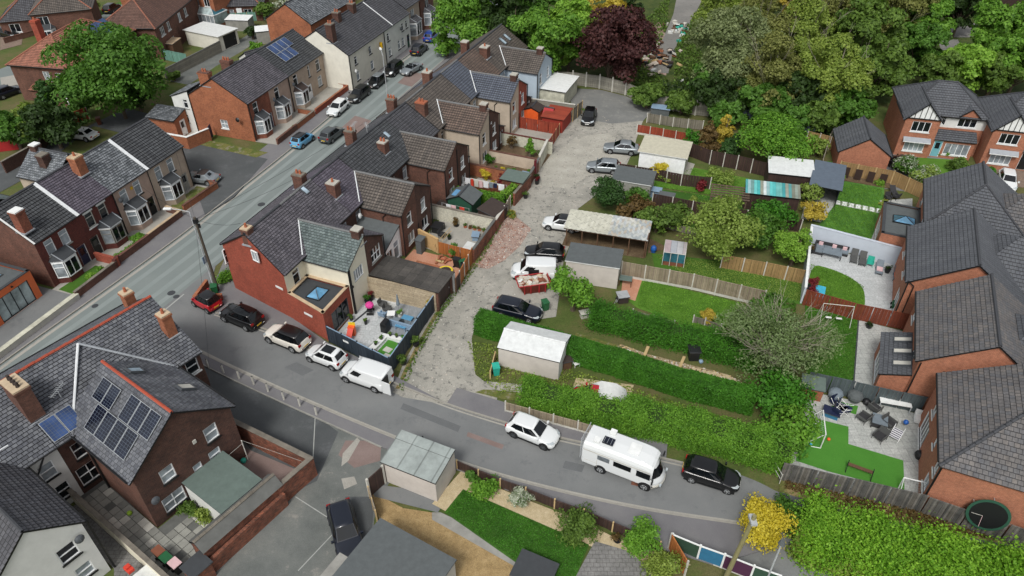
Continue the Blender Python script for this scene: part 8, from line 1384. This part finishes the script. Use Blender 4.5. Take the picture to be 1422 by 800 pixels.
C('hatch','navy',(-72.26,98.51),(-71.84,99.27),'dark hatchback half cut by the left edge beside the clay-roofed semi')
C('hatch','black',(-73.54,135.95),(-73.38,138.05),'black hatchback parked at the top-left lane')
C('hatch','red',(-38.72,133.5),(-40.34,134.31),'red hatchback parked beside the silver one at the top')
C('hatch','silver',(-37.08,135.54),(-38.81,136.79),'silver hatchback parked beside the red one at the top')
C('hatch','lblue',(-41.17,127.31),(-42.44,128.81),'pale blue car parked behind the solar-panelled house')
C('mini','navy',(-41.83,123.66),(-43.11,124.74),'small dark car beside the pale blue one behind the solar-panelled house')
C('hatch','white',(57.38,73.27),(56.59,71.48),'white car on the block drive at the right edge')
C('hatch','black',(46.58,77.55),(46.01,78.27),'black car half hidden by the white-flowered tree below the mock-Tudor house')
C('mini','red',(6.45,39.4),(5.67,39.64),'red sports car under a white cover, seen over the bushy hedge',cabin='red')
# white cover over its rear half
cv=thing('car_cover','white cover draped over the rear of the red car behind the bushy hedge','car cover',(7.16,39.33),0); b=MB(); b.grid([[(x,y*k,z) for y in (-.95,-.8,0,.8,.95)] for x,k,z in ((-1.1,1,.35),(-1.0,.95,1.05),(-.3,.95,1.56),(.9,.95,1.56),(1.7,.95,1.1),(1.9,1,.3))],'sheet_cloth'); b.build('sheet',cv,smooth=True); cv.rotation_euler.z=R(-14)

# ================================================================ trees
def T(p,h,r,col,label,n=5000,leaf=.3,**k): return tree(k.pop('name','tree'),label,k.pop('cat','tree'),p,h,r,col,n=n,leaf=leaf,**k)
T((-52.29,90.96),12.6,7.9,'mid','big round dark green tree beside the clay-roofed semi at the top left',34000,.22,base=.6,k=70,cs=.25)
T((-57.79,85.42),9,2.3,'conifer','dark conifer standing in front of the salmon-roofed semi',4200,.22,base=.6,shape='cone')
T((-56.85,82.41),6.5,4.0,'deep','dark broad shrub-like tree below the conifer at the left',5200,.28,base=.3)
T((-60.22,83.42),5.5,2.8,'spring','yellow-green tree beside the dark conifer at the left',3600,.25,base=.4); T((-61.48,81.81),5.5,2.8,'mid','green tree cut by the left edge of the photo',3200,.26,base=.4)
T((-7.37,113.75),11,6.0,'bright','bright green street tree at the top of the main road',20000,.22,base=1.6,k=40,cs=.28)
T((-10.35,113.3),4.0,2.4,'bright','low bright bush beneath the street tree by the white chimney',1800,.24,base=.2)
T((14.03,101.96),12,6.6,'purple','dark purple copper beech at the head of the alley',24000,.22,base=.5,k=44,cs=.3)
T((5.32,104.28),12.5,5.2,'bright','bright green tree just left of the copper beech',15000,.24,base=.6); T((8.59,107.46),12,4.6,'lime','yellow-green tree rising behind the copper beech',13000,.25,base=.6)
T((0.44,110.44),10,4.8,'deep','very dark green tree behind the end of the long terrace',7000,.32,base=.5); T((14.19,113.26),11,4.2,'gold','golden-tinged tree above the copper beech',6000,.34,base=1)
T((-1.22,114.31),12,5.5,'deep','dark green tree at the top edge right of the street tree',8000,.36,base=.6); T((3.93,120.56),12,5,'mid','green tree at the top edge behind the bright one',7000,.36,base=.6)
T((19.03,125.26),7,3.6,'deep','dark tree left of the far track at the top edge',4500,.36,base=.4)
# the wood
W_=[(1022,62,'grey',14,7.0,'broad pale grey-green willow at the left end of the wood'),(985,112,'mid',7,3.2,'small green tree below the willow, beside the rubble track'),(1052,40,'olive',14,6.8,'olive tree right of the pale willow'),(1020,8,'olgreen',13,6.5,'pale olive tree at the top edge above the willow'),
      (1075,95,'olive',12,5.6,'dull olive tree in the middle of the wood'),(1118,50,'olgreen',13,6.2,'olive tree with bare branches in the middle of the wood'),(1100,5,'gold',12,3.2,'golden-leaved tree at the top of the wood'),(1150,15,'olive',14,6.2,'grey-olive tree at the top edge right of the golden one'),(1165,100,'olgreen',12,5.4,'green-olive tree with twisted pale limbs'),
      (1200,45,'moss',14,6.4,'mossy dark tree right of centre in the wood'),(1225,90,'moss',10,4.8,'dark shaded tree behind the mock-Tudor house'),(1245,10,'olive',14,6,'olive-brown tree at the top edge, right of the mossy one'),(1290,20,'bright',13,4.6,'bright green tree left of the gap to the far car park'),(1280,62,'mid',9,4.2,'green tree below the bright one at the gap'),
      (1310,98,'moss',6,4.2,'low shrubby tree behind the mock-Tudor roof'),(1350,88,'lime',8,4.6,'lime-green tree behind the right-hand mock-Tudor house'),(1395,40,'bright',12,6.2,'spreading bright green tree at the top right'),(1420,85,'bright',9,5.0,'bright green tree cut by the right edge'),(1385,98,'moss',7,3.8,'small dark tree between the two mock-Tudor roofs'),(1340,5,'deep',10,4.6,'dark tree at the top edge right of the gap'),
      (1120,130,'deep',7,4.4,'dark tree at the foot of the wood by the slate fence'),(1055,140,'mid',5.5,4.2,'green tree at the foot of the wood, left of the dark one'),(1000,125,'deep',7,4.0,'dark tree below the willow at the foot of the wood'),(1180,148,'mid',6,4.2,'green tree at the foot of the wood nearest the brick garage'),(1145,160,'moss',4.5,3.2,'low white-speckled shrub at the foot of the wood'),(948,142,'moss',3,2.6,'low dark scrub above the alley wall'),(900,132,'moss',3.5,2.8,'low scrub beneath the copper beech'),(1010,155,'mid',3.8,3.2,'bright scrub behind the blue-grey fence'),(1095,165,'mid',4,3.4,'leafy scrub behind the blue-grey fence, farther right'),(1010,-12,'deep',9,4,'dark tree right of the far track at the top edge'),(1065,-25,'olive',14,6,'far olive tree beyond the top edge'),(1200,-20,'olive',13,6,'far olive-brown tree beyond the top edge')]
for x,y,c,h_,r_,lb in W_:
    p=PXF(x,y,h_*.55)
    T(p,h_,r_,c,lb,int(760*r_*r_*(1.0 if c in ('grey','olive','olgreen') else .7))+600,.17 if c in ('grey','olive','olgreen') else .25,base=.4,k=int(20+r_*7),cs=.23,bare=(8 if 'limbs' in lb or 'bare' in lb or 'olive' in lb else 0),bark='bark_pale' if c in ('olive','olgreen','grey') else 'bark')
# garden trees
T((31.34,78.64),5.6,4.8,'laurel','spreading green willow-like tree beside the pale tin roofs',16000,.14,base=.5,squash=.8,k=40)
T((26.33,81.9),5.2,1.5,'gold','golden conifer behind the brown panel fence',2600,.16,base=.3,shape='cone'); T((24.0,80.53),5.0,1.7,'brownish','bronze-brown conifer left of the golden one',2600,.17,base=.3,shape='cone')
T((27.04,79.66),3.8,1.7,'conifer','dark green rounded conifer below the golden one',2400,.16,base=.2,shape='cone'); T((22.24,81.96),3.4,1.3,'hedge','small green conifer beside the red panel fence',1700,.15,base=.2,shape='cone'); T((37.7,80.65),2.6,1.5,'spring','light green bush at the right end of the spreading tree',1200,.16,base=.2)
T((20.67,59.53),5.4,3.9,'spring','broad yellow-green garden tree in the middle of the back gardens',15000,.14,base=.6,k=40); T((24.78,61.17),3.8,2.8,'mid','darker green bush right of the broad yellow-green tree',4000,.17,base=.2); T((27.63,64.37),2.8,2.6,'hedge','dark shrubs behind the timber-and-teal shed',3000,.15,base=.1)
T((27.76,57.77),4.2,2.2,'lime','vivid lime-green rounded tree beside the pale patio wall',9000,.1,base=.3); T((32.26,65.85),2.4,1.5,'gold','yellow-green bush below the striped lawn',2000,.13,base=.1); T((32.97,68.93),2.7,1.6,'spring','pale variegated bush beside the grey garage canopy',1800,.13,base=.1)
T((21.51,42.98),6.2,4.9,'willow','sparse grey-green tree with bare twigs at the end of the hedges',20000,.09,base=.3,bare=50,bark='bark_pale',k=34,squash=1.0)
T((20.89,46.04),3.6,2.4,'hedge','green shrub on the lawn side of the sparse grey tree',3200,.15,base=.1); T((23.1,49.09),2.6,2.2,'mid','green shrub above the sparse grey tree',2600,.15,base=.1); T((20.91,38.7),3.4,2.9,'hedge','green shrub filling the corner where the two hedges meet',5200,.13,base=.1)
T((20.55,35.11),3.0,2.6,'laurel','laurel bush at the right end of the bushy hedge',5200,.13,base=.1)
T((5.59,50.81),4.2,2.3,'laurel','bright green tree beside the red skip',5200,.13,base=.5)
T((10.5,67.91),4.6,2.0,'conifer','dense dark green rounded conifer at the edge of the alley',5600,.12,base=.1,k=22,cs=.42,trunkpart=False); T((13.46,65.97),2.6,2.4,'brownish','brownish-green shrub right of the rounded conifer',3400,.15,base=.1); T((15.22,63.75),2.4,2.4,'moss','tangled green shrub behind the corrugated carport',3400,.15,base=.1); T((17.21,65.14),2.2,2.0,'moss','low shrub left of the yellow-green garden tree',2400,.15,base=.1); T((13.86,68.8),2.4,1.6,'mid','leafy shrub against the grey garage roof',1800,.15,base=.1)
bush('bush','bright yellow bush beside the telegraph pole',(16.46,27.43),2.5,1.75,'yellow',9000,.085,k=26,shape='round'); bush('bush','green shrub between the yellow bush and the leafy bank',(18.6,29.15),1.4,1.1,'mid',1800,.1)
bush('bush','round clipped bright green bush by the bottom pavement fence',(8.4,26.66),2.4,1.35,'laurel',4200,.085,k=18,shape='round'); bush('bush','dark brown-green rounded bush between the lawn and the pavement',(4.59,27.83),2.1,1.5,'moss',4200,.085,k=18); bush('bush','olive bush at the bottom edge in front of the round green bush',(9.53,24.75),1.6,1.3,'olgreen',2600,.08,k=12)
bush('bush','low green bush in the gravel bed by the pebbledash garage',(-1.81,30.71),1.5,1.1,'laurel',2600,.08,k=12); bush('bush','white-flowering shrub in the gravel bed beside the pavement',(0.6,30.0),1.6,.85,'white',2600,.07,k=10); bush('bush','straggly green plant at the corner of the pebbledash garage',(-2.87,31.89),1.1,.6,'mid',900,.08)
bush('bush','yellow-flowering forsythia against the brown garden fence',(17.11,74.74),2.9,.95,'yellow',2600,.1,k=9,shape='round'); bush('bush','grey-green shrub right of the yellow forsythia',(18.03,74.27),1.3,.9,'olgreen',1100,.1); bush('bush','golden bush in the middle of the long lawn',(17.51,49.07),1.5,.75,'gold',1600,.08,k=9,shape='round'); bush('bush','green bush on the lawn right of the golden one',(19.05,48.48),1.3,1.0,'laurel',1600,.09)
# shrubs in the estate's front gardens
bush('bush','white-flowered small tree between the garage and the estate lawn',(45.86,74.89),3.0,1.5,'mid',2600,.13,flowers='white',shape='round'); bush('bush','pale green feathery bush left of the estate lawn',(47.78,73.56),2.4,1.7,'spring',2600,.13,flowers='white'); bush('bush','grey-green round bush by the mock-Tudor bay',(53.44,76.46),2.4,1.4,'moss',2200,.13); bush('bush','small yellow bush between the grey-green and the red one',(54.21,75.11),1.2,.7,'gold',900,.1); bush('bush','dark red acer beside the small yellow bush',(55.4,75.45),1.6,.85,'red',1500,.1); bush('bush','green bush right of the dark red acer',(56.33,75.11),1.6,.8,'hedge',1200,.1)
for i,(x,y) in enumerate(((1276,213),(1289,214),(1302,217),(1314,219))): bush('box_ball',ORD[i]+' clipped box ball from the left under the mock-Tudor window',PXF(x,y,0),.75,.45,'laurel',420,.07,k=5,cat='topiary',shape='round',group='box balls under the window')
T((37.07,74.91),2.2,1.2,'mid','green shrub behind the grey garage canopy',1200,.14,base=.1)
# clipped and loose hedges
hedge('tall clipped green hedge running beside the white shed',[(-2.89,48.08),(3.04,45.39),(8.95,42.86),(13.92,40.5),(18.81,38.72)],1.5,1.9,'hedge',80000,.06,hvar=.02,rough=.1,round_=.1)
hedge('bushy laurel hedge between the side road and the covered car',[(0.92,39.56),(5.03,38.27),(8.93,36.95)],1.6,1.85,'laurel',30000,.07,rough=.35,hvar=.15,round_=.5); hedge('wider right-hand length of the bushy hedge behind the black hatchback',[(8.74,37.24),(13.07,35.96),(17.61,34.46),(20.06,33.34)],2.1,1.95,'laurel',48000,.07,rough=.35,hvar=.12,round_=.35); hedge('loose hedge along the lawn behind the vegetable plot',[(7.22,49.25),(12.0,47.23),(16.71,45.48),(20.54,43.54)],1.6,1.6,'hedge',34000,.07,rough=.5,hvar=.15,round_=.5)
hedge('long leafy bank of laurel at the bottom right',[(19.55,27.43),(22.99,26.11),(27.09,24.8),(31.07,23.64),(35.6,22.25)],3.2,1.2,'bank',90000,.085,rough=1.0,hvar=.3,round_=.9); hedge('lower fringe of the leafy bank beside the lane',[(18.73,26.79),(21.72,25.2),(24.71,23.54)],1.4,.6,'olgreen',9000,.12,rough=.5,hvar=.2,round_=.5)
hedge('bright clipped hedge along the washing line yard',[T2(24.0,-4.6),T2(24.6,-10.2)],.7,1.5,'laurel',3400,.1); hedge('bright clipped hedge stub by the alley gate',[T2(24.6,-10.2),T2(27.0,-10.6)],.8,1.7,'lime',1500,.1)
ground_cover('grass','rough grass tufts around the white shed',[(-3.84,46.48),(-0.69,46.02),(4.17,43.37),(11.0,40.5),(16.23,37.82),(15.98,36.74),(8.54,39.33),(2.81,39.33),(-1.22,40.5),(-3.05,42.53)],.02,3200,.09,'olgreen',.12); ground_cover('brambles','brambles and dead stems on the strip below the weathered fence',[(19.63,32.26),(24.64,30.43),(28.93,28.81),(34.07,27.27),(33.78,26.74),(28.06,27.98),(23.29,29.49),(19.31,31.15)],.06,2600,.09,'brownish',.25)
ground_cover('brambles','brambles and nettles either side of the far track',[(18.81,119.49),(25.46,134.18),(30.57,144.87),(26.81,126.5),(20.83,107.16),(23.82,102.24),(27.44,119.49),(33.34,134.18),(29.69,110.06),(24.94,94.28),(19.07,95.22),(14.67,101.19)],.0,5200,.2,'moss',.6); ground_cover('undergrowth','tangled undergrowth on the woodland floor',[(21.93,94.28),(42.2,81.23),(49.98,94.28),(47.42,104.38),(31.85,107.16),(22.14,101.71)],.0,5000,.28,'deep',.9); ground_cover('weeds','weeds along the foot of the alley fences',[(-9.31,40.89),(-8.41,45.12),(-6.6,51.38),(-4.63,55.75),(-3.15,59.7),(-1.25,65.98),(-0.86,65.83),(-2.83,58.96),(-4.25,55.18),(-6.15,50.66),(-7.94,44.76),(-8.79,40.5)],.02,900,.1,'moss',.2)

for nm,pz,n_,c_ in (('long',R_([(.1,-7.5),(6.3,-7.7),(5.9,-4.4),(4.6,-2.7),(.0,-2.5)]),9000,'laurel'),('shaded',R_([(-11.2,-6.2),(-.6,-7.5),(-.8,-2.9),(-11.0,-2.7)]),12000,'hedge'),('striped',R_([(10.4,-7.6),(24.6,-5.9),(24.8,-1.8),(10.2,-2.7)]),12000,'laurel'),('middle',[(12.71,55.4),(23.06,51.07),(24.03,49.35),(20.81,46.95),(16.08,48.66),(11.61,51.38)],14000,'laurel'),('upper',[(14.49,59.2),(20.82,58.22),(28.05,55.52),(27.45,51.9),(23.66,52.75),(16.82,56.09)],12000,'spring'),('neat',[(-3.46,31.03),(4.94,26.79),(4.08,24.6),(3.32,23.36),(-4.5,29.26)],14000,'hedge'),('narrow',[(21.63,77.22),(28.61,72.5),(26.65,68.16),(15.82,73.15)],6000,'laurel'),('verge',[(-40.36,84.54),(-30.63,81.04),(-31.58,79.92),(-40.66,83.55)],1500,'olgreen')):
    ground_cover('grass',f'short blades of the {nm} lawn',pz,.03 if nm != 'neat' else .05,n_,.045,c_,.05)

for _b in BL: _b.finish()
